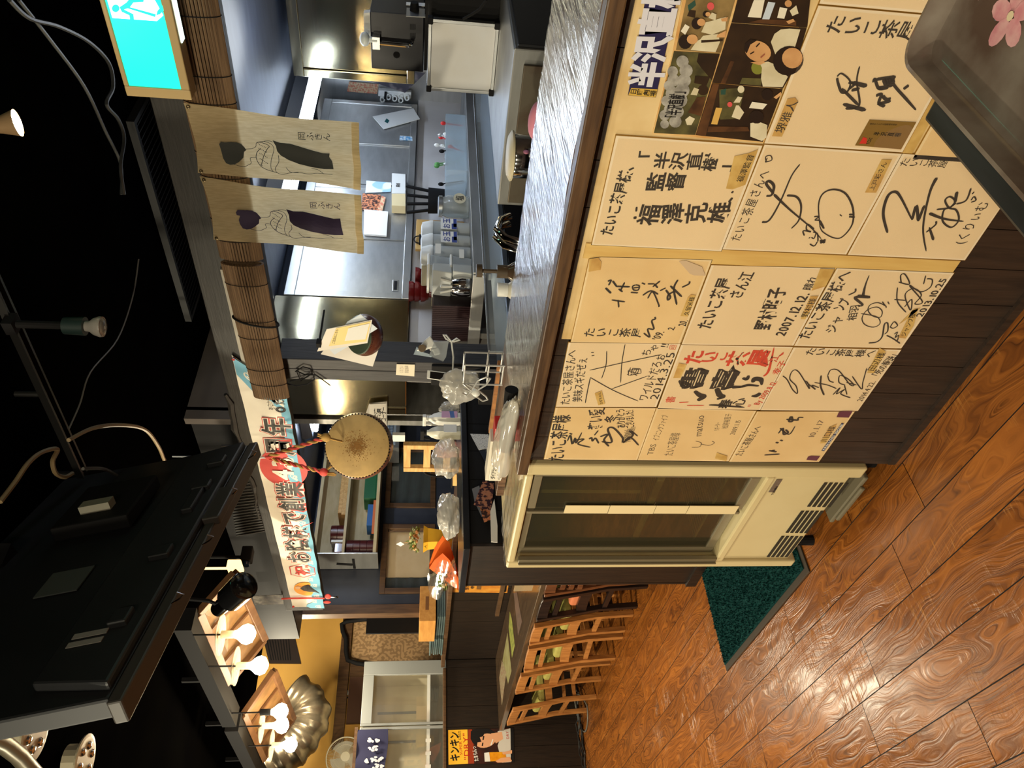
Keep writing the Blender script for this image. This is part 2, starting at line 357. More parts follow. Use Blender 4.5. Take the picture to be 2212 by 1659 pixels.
# ================================================================ THE SETTING
def floor_mat():
    m = bpy.data.materials.new('laminate_floor'); m.use_nodes = True; nt = m.node_tree; N = nt.nodes; L = nt.links; b = N['Principled BSDF']
    def new(t, **k):
        n = N.new('ShaderNode'+t)
        for a, v in k.items(): setattr(n, a, v)
        return n
    def noise(vec, scale, s, det=4, dist=0):
        mp = new('Mapping'); mp.inputs['Scale'].default_value = scale; L.new(vec, mp.inputs[0]); n = new('TexNoise'); n.inputs['Scale'].default_value = s; n.inputs['Detail'].default_value = det; n.inputs['Distortion'].default_value = dist; L.new(mp.outputs[0], n.inputs['Vector']); return n.outputs['Fac']
    def math_(op, a, b_=None, c=None):
        n = new('Math', operation=op)
        for i, v in enumerate((a, b_, c)):
            if v is None: continue
            if isinstance(v, (int, float)): n.inputs[i].default_value = v
            else: L.new(v, n.inputs[i])
        return n.outputs[0]
    def rng(v, a, b_, c=0, d=1):
        n = new('MapRange'); L.new(v, n.inputs[0]); n.inputs[1].default_value = a; n.inputs[2].default_value = b_; n.inputs[3].default_value = c; n.inputs[4].default_value = d; return n.outputs[0]
    tc = new('TexCoord'); at = new('Attribute', attribute_name='rnd')
    mul = new('VectorMath', operation='MULTIPLY_ADD'); mul.inputs[1].default_value = (9, 9, 9); L.new(at.outputs['Color'], mul.inputs[0]); L.new(tc.outputs['Object'], mul.inputs[2])
    # the grain runs along x and is bent sideways by a slow noise
    bend = noise(mul.outputs[0], (1.6, 5, 1), 1.3, 2)
    off = new('CombineXYZ'); L.new(math_('MULTIPLY', bend, .34), off.inputs[1]); gv = new('VectorMath', operation='ADD'); L.new(mul.outputs[0], gv.inputs[0]); L.new(off.outputs[0], gv.inputs[1])
    broad = noise(gv.outputs[0], (.9, 16, 1), 1.6, 4, .3); fine = noise(gv.outputs[0], (3, 95, 1), 1.6, 5); pores = noise(gv.outputs[0], (7, 170, 1), 1.2, 2)
    rings = math_('PINGPONG', math_('MULTIPLY', broad, 7), .5)
    v = math_('ADD', math_('MULTIPLY', rings, .42), math_('ADD', math_('MULTIPLY', fine, .55), math_('MULTIPLY', broad, .35)))
    r = new('ValToRGB'); L.new(v, r.inputs[0]); e = r.color_ramp.elements; e[0].position = .3; e[0].color = lin((92, 50, 22)); e[1].position = .86; e[1].color = lin((176, 110, 46))
    k = e.new(.48); k.color = lin((122, 70, 28)); k = e.new(.64); k.color = lin((146, 86, 34))
    dk = new('Mix', data_type='RGBA'); L.new(math_('MULTIPLY', rng(pores, .60, .72), .7), dk.inputs[0]); L.new(r.outputs[0], dk.inputs[6]); dk.inputs[7].default_value = lin((58, 30, 14))
    # saw marks across the grain, in patches
    saw = math_('MULTIPLY', rng(noise(mul.outputs[0], (95, 8, 1), 1.5, 3), .54, .68), rng(noise(mul.outputs[0], (1, 1, 1), 6, 2), .5, .64))
    mx = new('Mix', data_type='RGBA'); L.new(math_('MULTIPLY', saw, .5), mx.inputs[0]); L.new(dk.outputs[2], mx.inputs[6]); mx.inputs[7].default_value = lin((190, 128, 60))
    hs = new('HueSaturation'); L.new(rng(at.outputs['Fac'], 0, 1, .74, 1.1), hs.inputs['Value']); L.new(mx.outputs[2], hs.inputs['Color']); L.new(hs.outputs[0], b.inputs['Base Color'])
    bp = new('Bump'); bp.inputs['Strength'].default_value = .25; bp.inputs['Distance'].default_value = .004; L.new(math_('ADD', fine, saw), bp.inputs['Height']); L.new(bp.outputs[0], b.inputs['Normal'])
    b.inputs['Roughness'].default_value = .22; b.inputs['Specular IOR Level'].default_value = .24
    return m
PW, PLN = .1517, .919
fl = MB(); tint = []
fl.box(-8, 1.6, -2.4, 6, -.05, -.0025); tint += [(0, 0, 0)]*6; fl.cur = 1
known = {0: -1.767, 1: -2.23, 2: -2.107, 3: -1.786}
for r in range(-13, 14):
    y0 = .43+r*PW; y1 = y0+PW
    if y0 > 2.45: continue
    off = known.get(r, random.uniform(0, PLN)); x = off % PLN-8.3
    while x < 1.6:
        x0, x1 = max(x, -7.9), min(x+PLN, 1.55)
        if x1 > x0+.02:
            fl.quad((x0+.0013, y0+.0016, 0), (x1-.0013, y0+.0016, 0), (x1-.0013, y1-.0016, 0), (x0+.0013, y1-.0016, 0)); c = [random.random() for _ in range(3)]; tint.append(c)
        x += PLN
o = mk('floor', fl, [pm('floor_gap', (30, 18, 10), rough=.7), floor_mat()], kind='structure', base=(0, 0, 0))
ca = o.data.color_attributes.new('rnd', 'FLOAT_COLOR', 'CORNER')
for p, c in zip(o.data.polygons, tint):
    for li in p.loop_indices: ca.data[li].color = (c[0], c[1], c[2], 1)
# ---- ceilings
m = MB(); m.box(-5.6, 1.6, -2.4, 6, 2.5, 2.56); m.box(-8, -5.6, -2.4, 6, 3.0, 3.05); m.box(-5.62, -5.6, -2.4, 6, 2.5, 3.05)
struct('ceiling', m, CEIL)
m = MB(); m.box(-2.92, 1.6, 3.02, 5.6, 2.2, 2.24); m.box(-5.6, -2.92, 2.42, 5.6, 2.24, 2.28)
struct('ceiling_kitchen', m, KCEIL)
m = MB(); m.box(-2.92, 1.6, 3.0, 3.02, 2.2, 2.5); m.box(-5.6, -2.92, 2.40, 2.42, 2.24, 2.5)
struct('trim_1', m, BLACK)
# grey side of the dropped ceiling seen over the beam
m = MB(); m.box(-2.96, -2.92, 2.345, 3.02, 2.2, 2.5)
struct('trim_2', m, pm('grey_plaster', (92, 84, 78), (80, 72, 66), ns=3, rough=.8))
# ---- room walls out of view, that close the dining room
m = MB(); m.box(-8, 1.6, -2.45, -2.4, 0, 3); struct('wall_back', m, pm('dim_wall', (62, 46, 34), rough=.8))
m = MB(); m.box(1.6, 1.65, -2.45, 6, 0, 3); struct('wall_right', m, MATS['dim_wall'])
m = MB(); m.box(-8.05, -8, -2.45, 6, 0, 3); struct('wall_left', m, MATS['dim_wall'])
m = MB(); m.box(-8, 1.6, 6, 6.05, 0, 3); struct('wall_rear', m, NAVY)
# ---- front wall of the bar, dark upright boards
m = MB(); m.box(-1.665, 1.2, 1.222, 1.28, 0, 1.082); x = -1.665
m.cur = 1
while x < 1.2:
    m.box(x+.001, min(x+.104, 1.2)-.001, 1.213, 1.2215, .001, 1.081); x += .104
struct('wall_front', m, [BLACK, DKWOOD])
m = MB(); m.box(-1.655, 1.2, 1.203, 1.2125, 0.0, .022); struct('baseboard_front', m, DKWOOD)
# ---- counter top with its wooden nosing
CT = pm('film_covered_counter', (118, 88, 66), (66, 46, 36), sc=(9, 1.4, 1), ns=5, det=6, dist=2.4, rough=.3, bump=.4, spec=.3)
t = thing('bar_counter', (-.3, 1.45, 1.087), 'long wood bar counter top under glossy clear film, above the autograph boards', 'bar counter')
m = MB(); m.box(-1.671, 1.2, 1.20, 1.70, 1.087, 1.116); m.box(-2.16, -1.671, 1.42, 1.70, 1.089, 1.116); mk('worktop', m, CT, t, bevel=.002)
m = MB(); m.box(-1.671, 1.2, 1.165, 1.1995, 1.086, 1.1155); mk('nosing', m, NOSE, t, bevel=.003)
m = MB()
def wob(i): return (random.random()-.5)*.012
xs = [-1.66+i*.04 for i in range(72)]
e0 = [1.182+wob(i)+.006*math.sin(i*.9) for i in range(72)]
m.grid(lambda u, v: (xs[int(round(u*71))], e0[int(round(u*71))]*(1-v)+1.69*v, 1.1185+.0012*math.sin(u*71*2.1+v*9)+random.uniform(0, .0012)), 71, 10)
mk('clear_film', m, clear('counter_film', (255, 252, 245), .05, .97, 1.0, (11, 1.1, 1), .42), t, smooth=True)
# ---- beam over the counter, pillar and bulkhead
m = MB(); m.box(-4.80, 1.6, 2.25, 2.345, 1.985, 2.228); struct('trim_3', m, BEAM, bevel=.003)
m = MB(); m.box(-2.512, -2.446, 2.25, 2.375, .9, 1.985); m.box(-2.444, -2.384, 2.25, 2.375, .9, 1.985); struct('trim_4', m, POST, bevel=.003)
m = MB(); m.box(-2.515, -2.39, 2.236, 2.2495, 1.10, 1.335); struct('trim_18', m, BLACK, bevel=.003)
# ragged filler strip on the beam's upper edge
m = MB(); pts = [(-2.62-i*.06, 2.247, 2.226+random.uniform(-.006, .014)) for i in range(18)]
m.tube(pts, [.012+random.uniform(-.004, .006) for _ in pts], 6); struct('trim_5', m, BEAM)
# ---- kitchen: left wall (x = -2.9) behind the wall cupboards, back walls
m = MB(); m.box(-3.3, -3.26, 2.63, 5.6, 0, 2.2); struct('wall_kitchen_left', m, STEELD)
m = MB(); m.box(-3.3, -2.0, 5.6, 5.65, 0, 2.24); struct('wall_kitchen_end', m, STEEL)
m = MB(); m.box(-2.05, 1.6, 4.72, 4.76, 0, 2.2); struct('wall_kitchen_back', m, STEELD)
m = MB(); m.box(-2.05, -2.01, 4.76, 5.6, 0, 2.2); struct('wall_kitchen_side', m, NAVY)
# stainless splash wall under the cupboards
m = MB(); m.box(-2.97, -2.94, 2.66, 5.6, .2, 1.452); struct('trim_6', m, pm('splash_panel', (196, 192, 190), (178, 172, 168), ns=2, rough=.3))
# ---- navy wall with two hatch windows, x = -5.6
NW = -5.6; pl = PX(NW)
def hole_wall(name, X, y0, y1, z0, z1, holes, mat, t=.06):
    m = MB(); ys = sorted(set([y0, y1]+[v for h in holes for v in h[:2]])); zs = sorted(set([z0, z1]+[v for h in holes for v in h[2:]]))
    for i in range(len(ys)-1):
        for k in range(len(zs)-1):
            cy = (ys[i]+ys[i+1])/2; cz = (zs[k]+zs[k+1])/2
            if not any(h[0] < cy < h[1] and h[2] < cz < h[3] for h in holes): m.box(X-t, X, ys[i], ys[i+1], zs[k], zs[k+1])
    return struct(name, m, mat)
H1 = (3.55, 4.23, 1.229, 1.665); H2 = (2.755, 3.385, 1.229, 1.67)
hole_wall('wall_navy', NW, 2.665, 5.6, 0, 2.5, (H1, H2), NAVY)
CARD = pm('card', (232, 206, 160), (222, 194, 146), ns=8, rough=.8)  # pale tone stands in for light behind the window card
TEALN = pm('green_netting', (30, 48, 44), (18, 30, 28), sc=(1, 1, 5), ns=9, rough=.7)
for k, h in enumerate((H1, H2)):
    m = MB(); fw = .045
    m.box(NW-.05, NW+.015, h[0], h[1], h[2], h[2]+fw); m.box(NW-.05, NW+.015, h[0], h[1], h[3]-fw, h[3])
    m.box(NW-.05, NW+.015, h[0], h[0]+fw, h[2]+fw, h[3]-fw); m.box(NW-.05, NW+.015, h[1]-fw, h[1], h[2]+fw, h[3]-fw)
    wn = struct('window_%d' % (k+1), m, BROWN, bevel=.003)
    y0, y1, z0, z1 = h[0]+fw, h[1]-fw, h[2]+fw, h[3]-fw
    m = MB(); m.box(NW-.02, NW-.016, y0, y1, z0, z1); mk('pane', m, GLASS, wn)
    m = MB()
    if k == 0: m.grid(lambda u, v: (NW-.06-.02*math.sin(v*25+u*5)*.5, y0-.05+(y1-y0+.1)*u, z0-.05+(z1-z0+.1)*v), 12, 30); mk('dark_curtain', m, TEALN, wn, smooth=True)
    else:
        m.box(NW-.07, NW-.06, y0+.13, y1+.02, z0, z1); mk('card_sheet', m, CARD, wn)
        m = MB(); m.grid(lambda u, v: (NW-.075-.01*math.sin(v*25), y0-.05+.2*u, z0-.05+(z1-z0+.1)*v), 6, 24); mk('dark_curtain', m, TEALN, wn, smooth=True)
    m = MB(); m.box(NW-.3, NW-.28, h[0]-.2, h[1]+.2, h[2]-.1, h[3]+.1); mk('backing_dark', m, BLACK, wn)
m = MB(); m.box(-5.67, -5.585, 2.585, 2.662, 1.165, 2.5); struct('trim_7', m, BROWN, bevel=.004)
# ---- half-height wall behind the little bar, its ledge, and the wall with the poster
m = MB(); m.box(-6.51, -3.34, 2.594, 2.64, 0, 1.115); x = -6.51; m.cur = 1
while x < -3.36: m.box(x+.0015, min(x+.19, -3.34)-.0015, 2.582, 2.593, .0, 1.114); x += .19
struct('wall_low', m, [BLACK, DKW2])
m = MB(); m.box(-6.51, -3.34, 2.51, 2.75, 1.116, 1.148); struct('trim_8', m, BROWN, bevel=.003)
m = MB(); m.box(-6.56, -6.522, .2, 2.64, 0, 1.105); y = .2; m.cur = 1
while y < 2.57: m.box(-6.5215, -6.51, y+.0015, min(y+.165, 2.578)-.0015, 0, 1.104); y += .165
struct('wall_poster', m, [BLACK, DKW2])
m = MB(); m.box(-6.57, -6.49, .2, 2.50, 1.1055, 1.13); struct('trim_9', m, BROWN, bevel=.003)
m = MB(); m.box(-7.55, -7.5, .2, 5, 0, 3.0)
struct('wall_yellow', m, pm('yellow_plaster', (218, 168, 84), (208, 158, 74), ns=2, rough=.7))
# brown lining boards low on the yellow wall
m = MB(); m.box(-7.48, -7.43, 2.15, 3.5, 2.01, 2.11); struct('trim_10', m, BROWN, bevel=.004)
m = MB(); m.box(-7.48, -7.43, 2.80, 2.92, .9, 2.0); struct('trim_11', m, BROWN)
m = MB(); m.box(-7.49, -7.46, 2.92, 3.46, .9, 2.0); struct('trim_12', m, pm('lattice_print', (170, 136, 96), (138, 108, 74), sc=(1, 30, 30), ns=1.2, det=0, lo=.45, hi=.55, rough=.7))
m = MB(); m.box(-7.49, -7.46, 2.37, 2.8, .9, 2.0); struct('trim_13', m, pm('brown_board', (74, 48, 34), rough=.5))
# ---- block beside the kitchen passage: dark boards toward the kitchen, brown end panel
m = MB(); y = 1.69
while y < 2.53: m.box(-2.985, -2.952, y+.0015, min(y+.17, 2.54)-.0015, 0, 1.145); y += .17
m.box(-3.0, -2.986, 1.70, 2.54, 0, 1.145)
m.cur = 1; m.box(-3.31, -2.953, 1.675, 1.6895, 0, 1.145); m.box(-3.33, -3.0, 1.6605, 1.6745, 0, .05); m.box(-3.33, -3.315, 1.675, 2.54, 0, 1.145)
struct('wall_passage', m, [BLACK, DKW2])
m = MB(); m.box(-3.35, -2.935, 1.65, 2.56, 1.146, 1.176); struct('trim_14', m, pm('black_shelf_board', (40, 40, 44), (30, 30, 34), ns=5, rough=.22), bevel=.003)
# ================================================================ AUTOGRAPH BOARDS ON THE BAR FRONT
FW = PY(1.209)
def fx_(pt, d=0): return FW.p(*pt, d) if len(pt) == 2 else V(pt)
m = MB(); m.box(-1.19, 1.1, 1.2095, 1.2128, .235, 1.062)
struct('trim_15', m, BACKING)
m = MB(); m.box(-.952, -.914, 1.2062, 1.2093, .232, 1.055)
struct('trim_16', m, pm('pale_batten', (214, 180, 110), (200, 160, 90), sc=(8, 8, 1), ns=5, rough=.5))
G_AUTO = 'autograph boards on the bar front'
ZB = .229
def board(label, pts, mat=CREAM, wob=False, gilt=True):
    P = [fx_(p) for p in pts]
    for p in P: p.y = 1.2058
    t = thing('autograph_board', (sum(p.x for p in P)/len(P), 1.209, min(p.z for p in P)), label, 'autograph board', G_AUTO)
    m = MB(); m.slab(P, (0, .0032, 0)); mk('card', m, mat, t)
    if gilt:
        m = MB(); c = sum(P, V())/len(P)
        Q = [p+(p-c).normalized()*.0016+V((0, .0004, 0)) for p in P]
        m.slab(Q, (0, .0026, 0)); mk('gilt_edge', m, GOLD, t)
    m = MB()   # loose clear wrapper with a few folds
    x0 = min(p.x for p in P)+.004; x1 = max(p.x for p in P)-.004; z0 = min(p.z for p in P)+.006; z1 = max(p.z for p in P)-.004; s = random.random()*9
    m.grid(lambda u, v: (x0+(x1-x0)*u, 1.2046-.0011*max(0, math.sin(u*7+v*5+s)*math.sin(v*9-u*3+s))-(.0012*abs(math.sin(u*40+s)) if v > .93 else 0), z0+(z1-z0)*v), 30, 30)
    mk('clear_wrapper', m, clear('wrapper', (255, 250, 240), .16, .97), t, smooth=True)
    return t
IP = PY(1.2052)
def ink(t, *ops, mat=INK, name='inscription'):
    m = MB()
    for op in ops:
        if callable(op): op(m)
    mk(name, m, mat, t)
def T(k, s, a, b, h=0, vert=False, bold=.012, jit=.09, sk=0, fill=1.0):
    return lambda m: IP.text(m, s, z(k, *a), z(k, *b), h, vert, bold, jit, sk, 0, fill)
def S(k, wd, *pts):
    return lambda m: IP.stroke(m, z(k, *pts), wd, 0)
def C1(k, s, x, y, size, bold=.02, jit=.08, sx=1):
    """one character centred at x, y; size in metres"""
    def f(m):
        o = IP.p(*z(k, x, y)); q = Quaternion(IP.n, random.uniform(-jit, jit))
        IP.char(m, s, o, q @ IP.ux, q @ IP.uy, size*sx, size, bold)
    return f
def slip(t, k, pts, txt=None, a=None, b=None, mat=TAPE, name='name_slip'):
    m = MB(); FW2 = PY(1.2042); FW2.poly(m, z(k, *pts), 0); mk(name, m, mat, t)
    if txt:
        m = MB(); PY(1.2038).text(m, txt, z(k, *a), z(k, *b), 0, False, 0, .05, 0, 0); mk('slip_writing', m, INKT, t)
# ---- top row, from the fridge
t = board('cream autograph board, topmost of the column next to the fridge, bold cursive brush writing', [(1175, 990), (1200, 878.5), (1416, 880), (1376, 992)], CREAM2)
ink(t, T(23, 'たいこ茶屋様', (95, 1330), (170, 850), .05), T(23, '奪い愛', (505, 1000), (530, 780), .045), C1(23, '冬', 665, 890, .032), T(23, 'ありがとう', (780, 985), (765, 785), .026),
    T(23, 'ございました！', (870, 985), (860, 785), .026),
    S(23, [.003, .006, .005, .006, .003], 220, 1120, 250, 1060, 270, 1150, 300, 1090, 310, 1140, 370, 1030), S(23, .005, 240, 1040, 270, 1050), S(23, .005, 300, 1110, 390, 1100, 330, 1150, 460, 1185),
    S(23, .005, 445, 1100, 470, 1085, 480, 1120, 510, 1090, 545, 1145), S(23, .004, 500, 1060, 540, 1010), S(23, .006, 560, 1075, 640, 1050, 600, 1110, 650, 1175),
    S(23, .006, 575, 1125, 680, 1130, 640, 1000, 700, 985, 790, 1080, 800, 1130, 900, 1060, 860, 1010), S(23, .005, 800, 1140, 870, 1080, 960, 1165), S(23, .004, 880, 1010, 950, 1070))
ink(t, *[S(23, .0012, 780+i*14, 1140-i*4, 850+i*11, 990-i*3) for i in range(8)], *[S(23, .0012, 790+i*3, 1140-i*18, 880+i*2, 1120-i*18) for i in range(8)], mat=INKT, name='rubber_stamp')
t = board('autograph board with a line sketch of a shirt and sake label, top row', [(1200.5, 876.5), (1228, 738), (1469, 741), (1417, 877)])
ink(t, T(23, 'たいこ茶屋さんへ', (190, 745), (265, 175), .028, bold=0), T(23, '美味スギだぜぇ', (315, 715), (375, 250), .028, bold=0), S(23, .0022, 465, 200, 495, 200), S(23, .0022, 470, 235, 500, 230),
    S(23, .0026, 405, 725, 430, 590, 458, 460), S(23, .0026, 458, 460, 700, 595, 955, 705), S(23, .0026, 675, 580, 1050, 445), S(23, .0026, 450, 385, 800, 305, 1200, 220),
    S(23, .0022, 628, 185, 620, 330, 575, 470), S(23, .0022, 818, 115, 785, 310, 772, 515), C1(23, '酒', 905, 400, .03, 0), S(23, .0018, 850, 385, 980, 372), S(23, .0018, 980, 372, 985, 415), S(23, .0018, 985, 415, 855, 440), S(23, .0018, 855, 440, 850, 385),
    T(23, 'ワイルドだろぉ', (1000, 700), (1190, 215), .03, bold=0), T(23, '2014.3.25', (1115, 690), (1300, 195), .03, bold=0), C1(23, 'ち', 1040, 200, .026, 0), C1(23, 'ゃ', 1115, 150, .026, 0), T(23, '!!', (1215, 150), (1240, 105), .026, bold=0), name='inscription')
ink(t, S(23, .001, 1288, 122, 1350, 125), S(23, .001, 1350, 125, 1340, 170), S(23, .001, 1340, 170, 1278, 165), S(23, .001, 1278, 165, 1288, 122), C1(23, '印', 1315, 146, .011, 0), mat=RED, name='red_seal')
slip(t, 23, (503, 625, 575, 598, 610, 735, 540, 748), 'スギちゃん', (575, 740), (550, 615))
t = board('yellowing autograph board with a grey stain and two columns of script, top row', [(1233, 737), (1273, 557), (1299, 553.6), (1537, 559.7), (1468.6, 740)], CREAM2)
ink(t, T(17, 'たいこ茶屋', (370, 915), (960, 915), .03, True, bold=.01), S(17, .004, 970, 920, 1030, 960, 1010, 880, 1070, 880, 1050, 800, 1085, 780, 1080, 760), T(17, "'09.", (1090, 985), (1140, 900), .028), T(17, '2.', (1235, 890), (1260, 850), .022), T(17, '20.', (1345, 850), (1375, 790), .026),
    S(17, .004, 650, 590, 785, 610), S(17, .0035, 715, 590, 722, 665), S(17, .005, 590, 470, 645, 525), S(17, .004, 612, 405, 645, 395, 620, 445), S(17, .0045, 660, 400, 700, 455), S(17, .0045, 690, 455, 835, 460), S(17, .004, 735, 505, 780, 415), S(17, .004, 720, 480, 760, 510),
    S(17, .004, 840, 515, 915, 520), S(17, .0035, 890, 440, 925, 450, 915, 490, 870, 490, 860, 455, 890, 440), S(17, .0035, 870, 470, 920, 465), S(17, .0035, 950, 420, 985, 435), S(17, .004, 960, 545, 1040, 500, 1115, 535), S(17, .0035, 1010, 575, 1060, 510, 1120, 640, 1115, 655), S(17, .0035, 1010, 430, 1075, 430), S(17, .004, 1060, 460, 1135, 400), S(17, .004, 1075, 430, 1110, 470),
    S(17, .0035, 1130, 500, 1190, 470), S(17, .0045, 1190, 490, 1235, 560, 1210, 590, 1215, 540, 1285, 500), S(17, .005, 1235, 450, 1350, 560), S(17, .0045, 1310, 390, 1270, 480, 1300, 640), S(17, .004, 1350, 465, 1420, 430, 1425, 405))
slip(t, 17, (1405, 570, 1440, 535, 1490, 545, 1410, 755, 1335, 750), '久留米様', (1390, 745), (1455, 560))
slip(t, 17, (430, 180, 520, 170, 550, 215, 540, 290, 420, 310), name='tape_patch', mat=TAPE)
slip(t, 17, (1320, 205, 1390, 198, 1550, 260, 1585, 350, 1470, 345, 1430, 330), name='stain_patch', mat=pm('grey_stain', (196, 170, 138), rough=.6))
t = board('autograph board in heavy black brush script with corner brackets, right of the pale batten', [(1277.8, 526.6), (1330.5, 291), (1645.8, 312.8), (1557, 540.6)])
ink(t, T(18, 'たいこ茶屋様、', (345, 1150), (610, 320), .03, bold=.02), T(18, '「半沢直樹」', (690, 330), (1740, 365), .038, True, bold=.02), T(18, '監督', (780, 565), (1210, 565), .042, True, bold=.025), T(18, '福澤克雄', (690, 925), (1700, 905), .05, True, bold=.022),
    S(18, .006, 645, 960, 680, 955), S(18, .004, 675, 890, 680, 840), S(18, .005, 1720, 740, 1680, 790), S(18, .004, 1710, 690, 1730, 670))
slip(t, 18, (1650, 640, 1740, 290, 1900, 255, 2000, 215, 1860, 600, 1720, 650), '福澤監督', (1790, 570), (1930, 270))
# ---- second row
t = board('thinly pencilled autograph board headed TBS, second row beside the fridge', [(1418, 879.5), (1633, 885.6), (1573, 994.5), (1377.5, 992)], CREAM2)
ink(t, T(23, 'TBS', (1075, 1265), (1115, 1150), .024, bold=-.012), T(23, 'イブニングファイブ', (1130, 1115), (1240, 850), .022, bold=-.012), T(23, 'たいこ茶屋様', (1265, 1275), (1345, 1035), .03, bold=-.01), S(23, .0016, 1510, 1185, 1590, 1180, 1610, 1140, 1550, 1120), S(23, .0016, 1600, 1150, 1690, 1165, 1745, 1140, 1720, 1120),
    T(23, 'matsuo', (1570, 1075), (1600, 855), .03, bold=-.01), T(23, 'リポーター', (1765, 1015), (1785, 925), .018, bold=-.012), T(23, '2009.1.15', (1930, 1055), (2000, 905), .02, bold=-.012), T(23, '松尾裕里子', (1855, 990), (1895, 835), .02, bold=-.012), mat=INKT)
slip(t, 23, (1770, 1240, 1880, 1275, 1870, 1330, 1750, 1300), name='tape_patch')
t = board('autograph board with thick black calligraphy and orange-red brush writing, centre of second row', [(1420, 881), (1471, 743), (1712, 747.5), (1641.6, 883.5)])
ink(t, C1(23, '書', 1530, 470, .062, .05, sx=1.25), S(23, [.008, .014, .018, .01], 1540, 600, 1590, 640, 1630, 660, 1570, 700), S(23, [.006, .011, .012, .007], 1380, 490, 1430, 560, 1480, 540, 1400, 490), C1(23, '喜', 1850, 480, .062, .05, sx=1.25), S(23, [.012, .016, .012, .006], 1770, 570, 1800, 640, 1840, 660, 1770, 685),
    S(23, [.012, .007, .003], 1930, 560, 2040, 555, 2100, 540), S(24, [.006, .012, .006], 230, 510, 280, 520, 300, 480), S(24, [.008, .016, .014, .004], 350, 560, 370, 520, 440, 530, 450, 590), S(24, [.003, .014, .01], 330, 715, 390, 710, 435, 680), S(24, [.004, .009, .005], 180, 620, 290, 590, 420, 600),
    C1(23, '春', 1860, 735, .036, .03), C1(23, '心', 2000, 720, .036, .02), S(23, [.003, .007, .005], 1690, 745, 1780, 748, 2060, 770))
ink(t, C1(23, 'た', 1530, 250, .05, .03), C1(23, 'い', 1690, 250, .042, .025), C1(23, 'こ', 1810, 240, .038, .02), C1(23, '茶', 1990, 265, .055, .03), C1(24, '屋', 430, 280, .06, .04), C1(24, '江', 590, 290, .025, .01), S(24, [.005, .007, .003], 470, 490, 530, 420, 590, 160), S(24, .003, 700, 215, 650, 260, 700, 230),
    T(24, 'By 2009.8.12.', (385, 815), (600, 545), .022), T(24, '幸子', (600, 470), (700, 310), .022), C1(23, '書', 1290, 690, .026, .01), S(23, .003, 1380, 720, 1480, 715), S(23, .003, 1460, 750, 1640, 750), C1(24, '印', 310, 825, .01, 0), mat=RED, name='red_inscription')
slip(t, 23, (1318, 465, 1375, 310, 1460, 325, 1395, 465), name='tape_patch')
t = board('autograph board in round black script dated 2007, second row left of the batten', [(1472, 742), (1536, 571), (1802, 577.6), (1713, 744.5)])
ink(t, T(17, 'たいこ茶屋', (1560, 880), (1790, 370), .04, bold=.02), T(17, 'さん江', (1870, 580), (2020, 310), .035, bold=.015), T(22, '野村昭子', (20, 820), (180, 430), .045, bold=.025), T(22, '2007.12.12.', (190, 875), (420, 480), .034, bold=.02), T(22, '晴れ', (430, 455), (510, 330), .026, bold=.01))
slip(t, 22, (380, 720, 470, 510, 545, 508, 425, 722), '野村様', (410, 705), (500, 530)); slip(t, 22, (560, 258, 690, 262, 610, 420, 480, 460), name='tape_patch')
t = board('autograph board with a large looping signature, small smiling face and heart', [(1560, 536.5), (1650.5, 310.6), (1946.7, 330.5), (1826.8, 547.5)])
ink(t, T(21, 'たいこ茶屋さんへ', (200, 1030), (480, 370), .028, bold=0, fill=.9), S(21, .002, 490, 295, 485, 250, 530, 240, 540, 280, 480, 300), S(21, .002, 480, 300, 500, 260), S(21, [.004, .006, .005], 490, 610, 540, 600, 560, 520, 520, 475, 490, 500, 560, 590), S(21, [.006, .003, .002], 560, 595, 700, 730, 900, 900, 995, 1005), S(21, [.005, .004, .003, .003], 450, 850, 520, 830, 620, 660, 720, 430, 800, 318),
    S(21, [.005, .004, .003], 680, 605, 770, 620, 810, 700, 790, 830, 720, 910), S(21, .003, 930, 800, 975, 800, 940, 830, 985, 840, 1020, 910, 985, 860), S(21, [.002, .004, .004, .003, .002], 985, 900, 970, 700, 1010, 590, 1110, 550, 1220, 590, 1285, 720, 1280, 870, 1190, 985, 1110, 995, 1010, 940, 980, 880), S(21, .004, 1250, 780, 1300, 782), S(21, .004, 1250, 800, 1305, 806), S(21, .002, 1165, 780, 1185, 797),
    S(21, .003, 930, 915, 870, 870, 860, 920, 900, 940, 830, 930, 840, 975), S(21, .0025, 905, 990, 930, 1000, 950, 940), S(21, .0025, 880, 1000, 895, 990), S(21, .003, 960, 1030, 930, 1070, 890, 1050), S(21, .006, 985, 1015, 1030, 1040), S(21, .006, 1035, 1010, 985, 1045), S(21, .003, 920, 940, 960, 960, 965, 1030))
slip(t, 21, (1397, 578, 1520, 330, 1550, 275, 1645, 275, 1500, 580), '上戸彩さん', (1450, 560), (1580, 300))
P1 = FW.p(1766.7, 10.3); Pm = FW.p(1650, 308); Pb = FW.p(1947.7, 327)
t = board('autograph board carrying a small gold business card, half behind the lacquer tray', [(1650, 307.7), (1766.7, 10.3), (P1.x, 1.209, Pb.z), (1947.7, 327)])
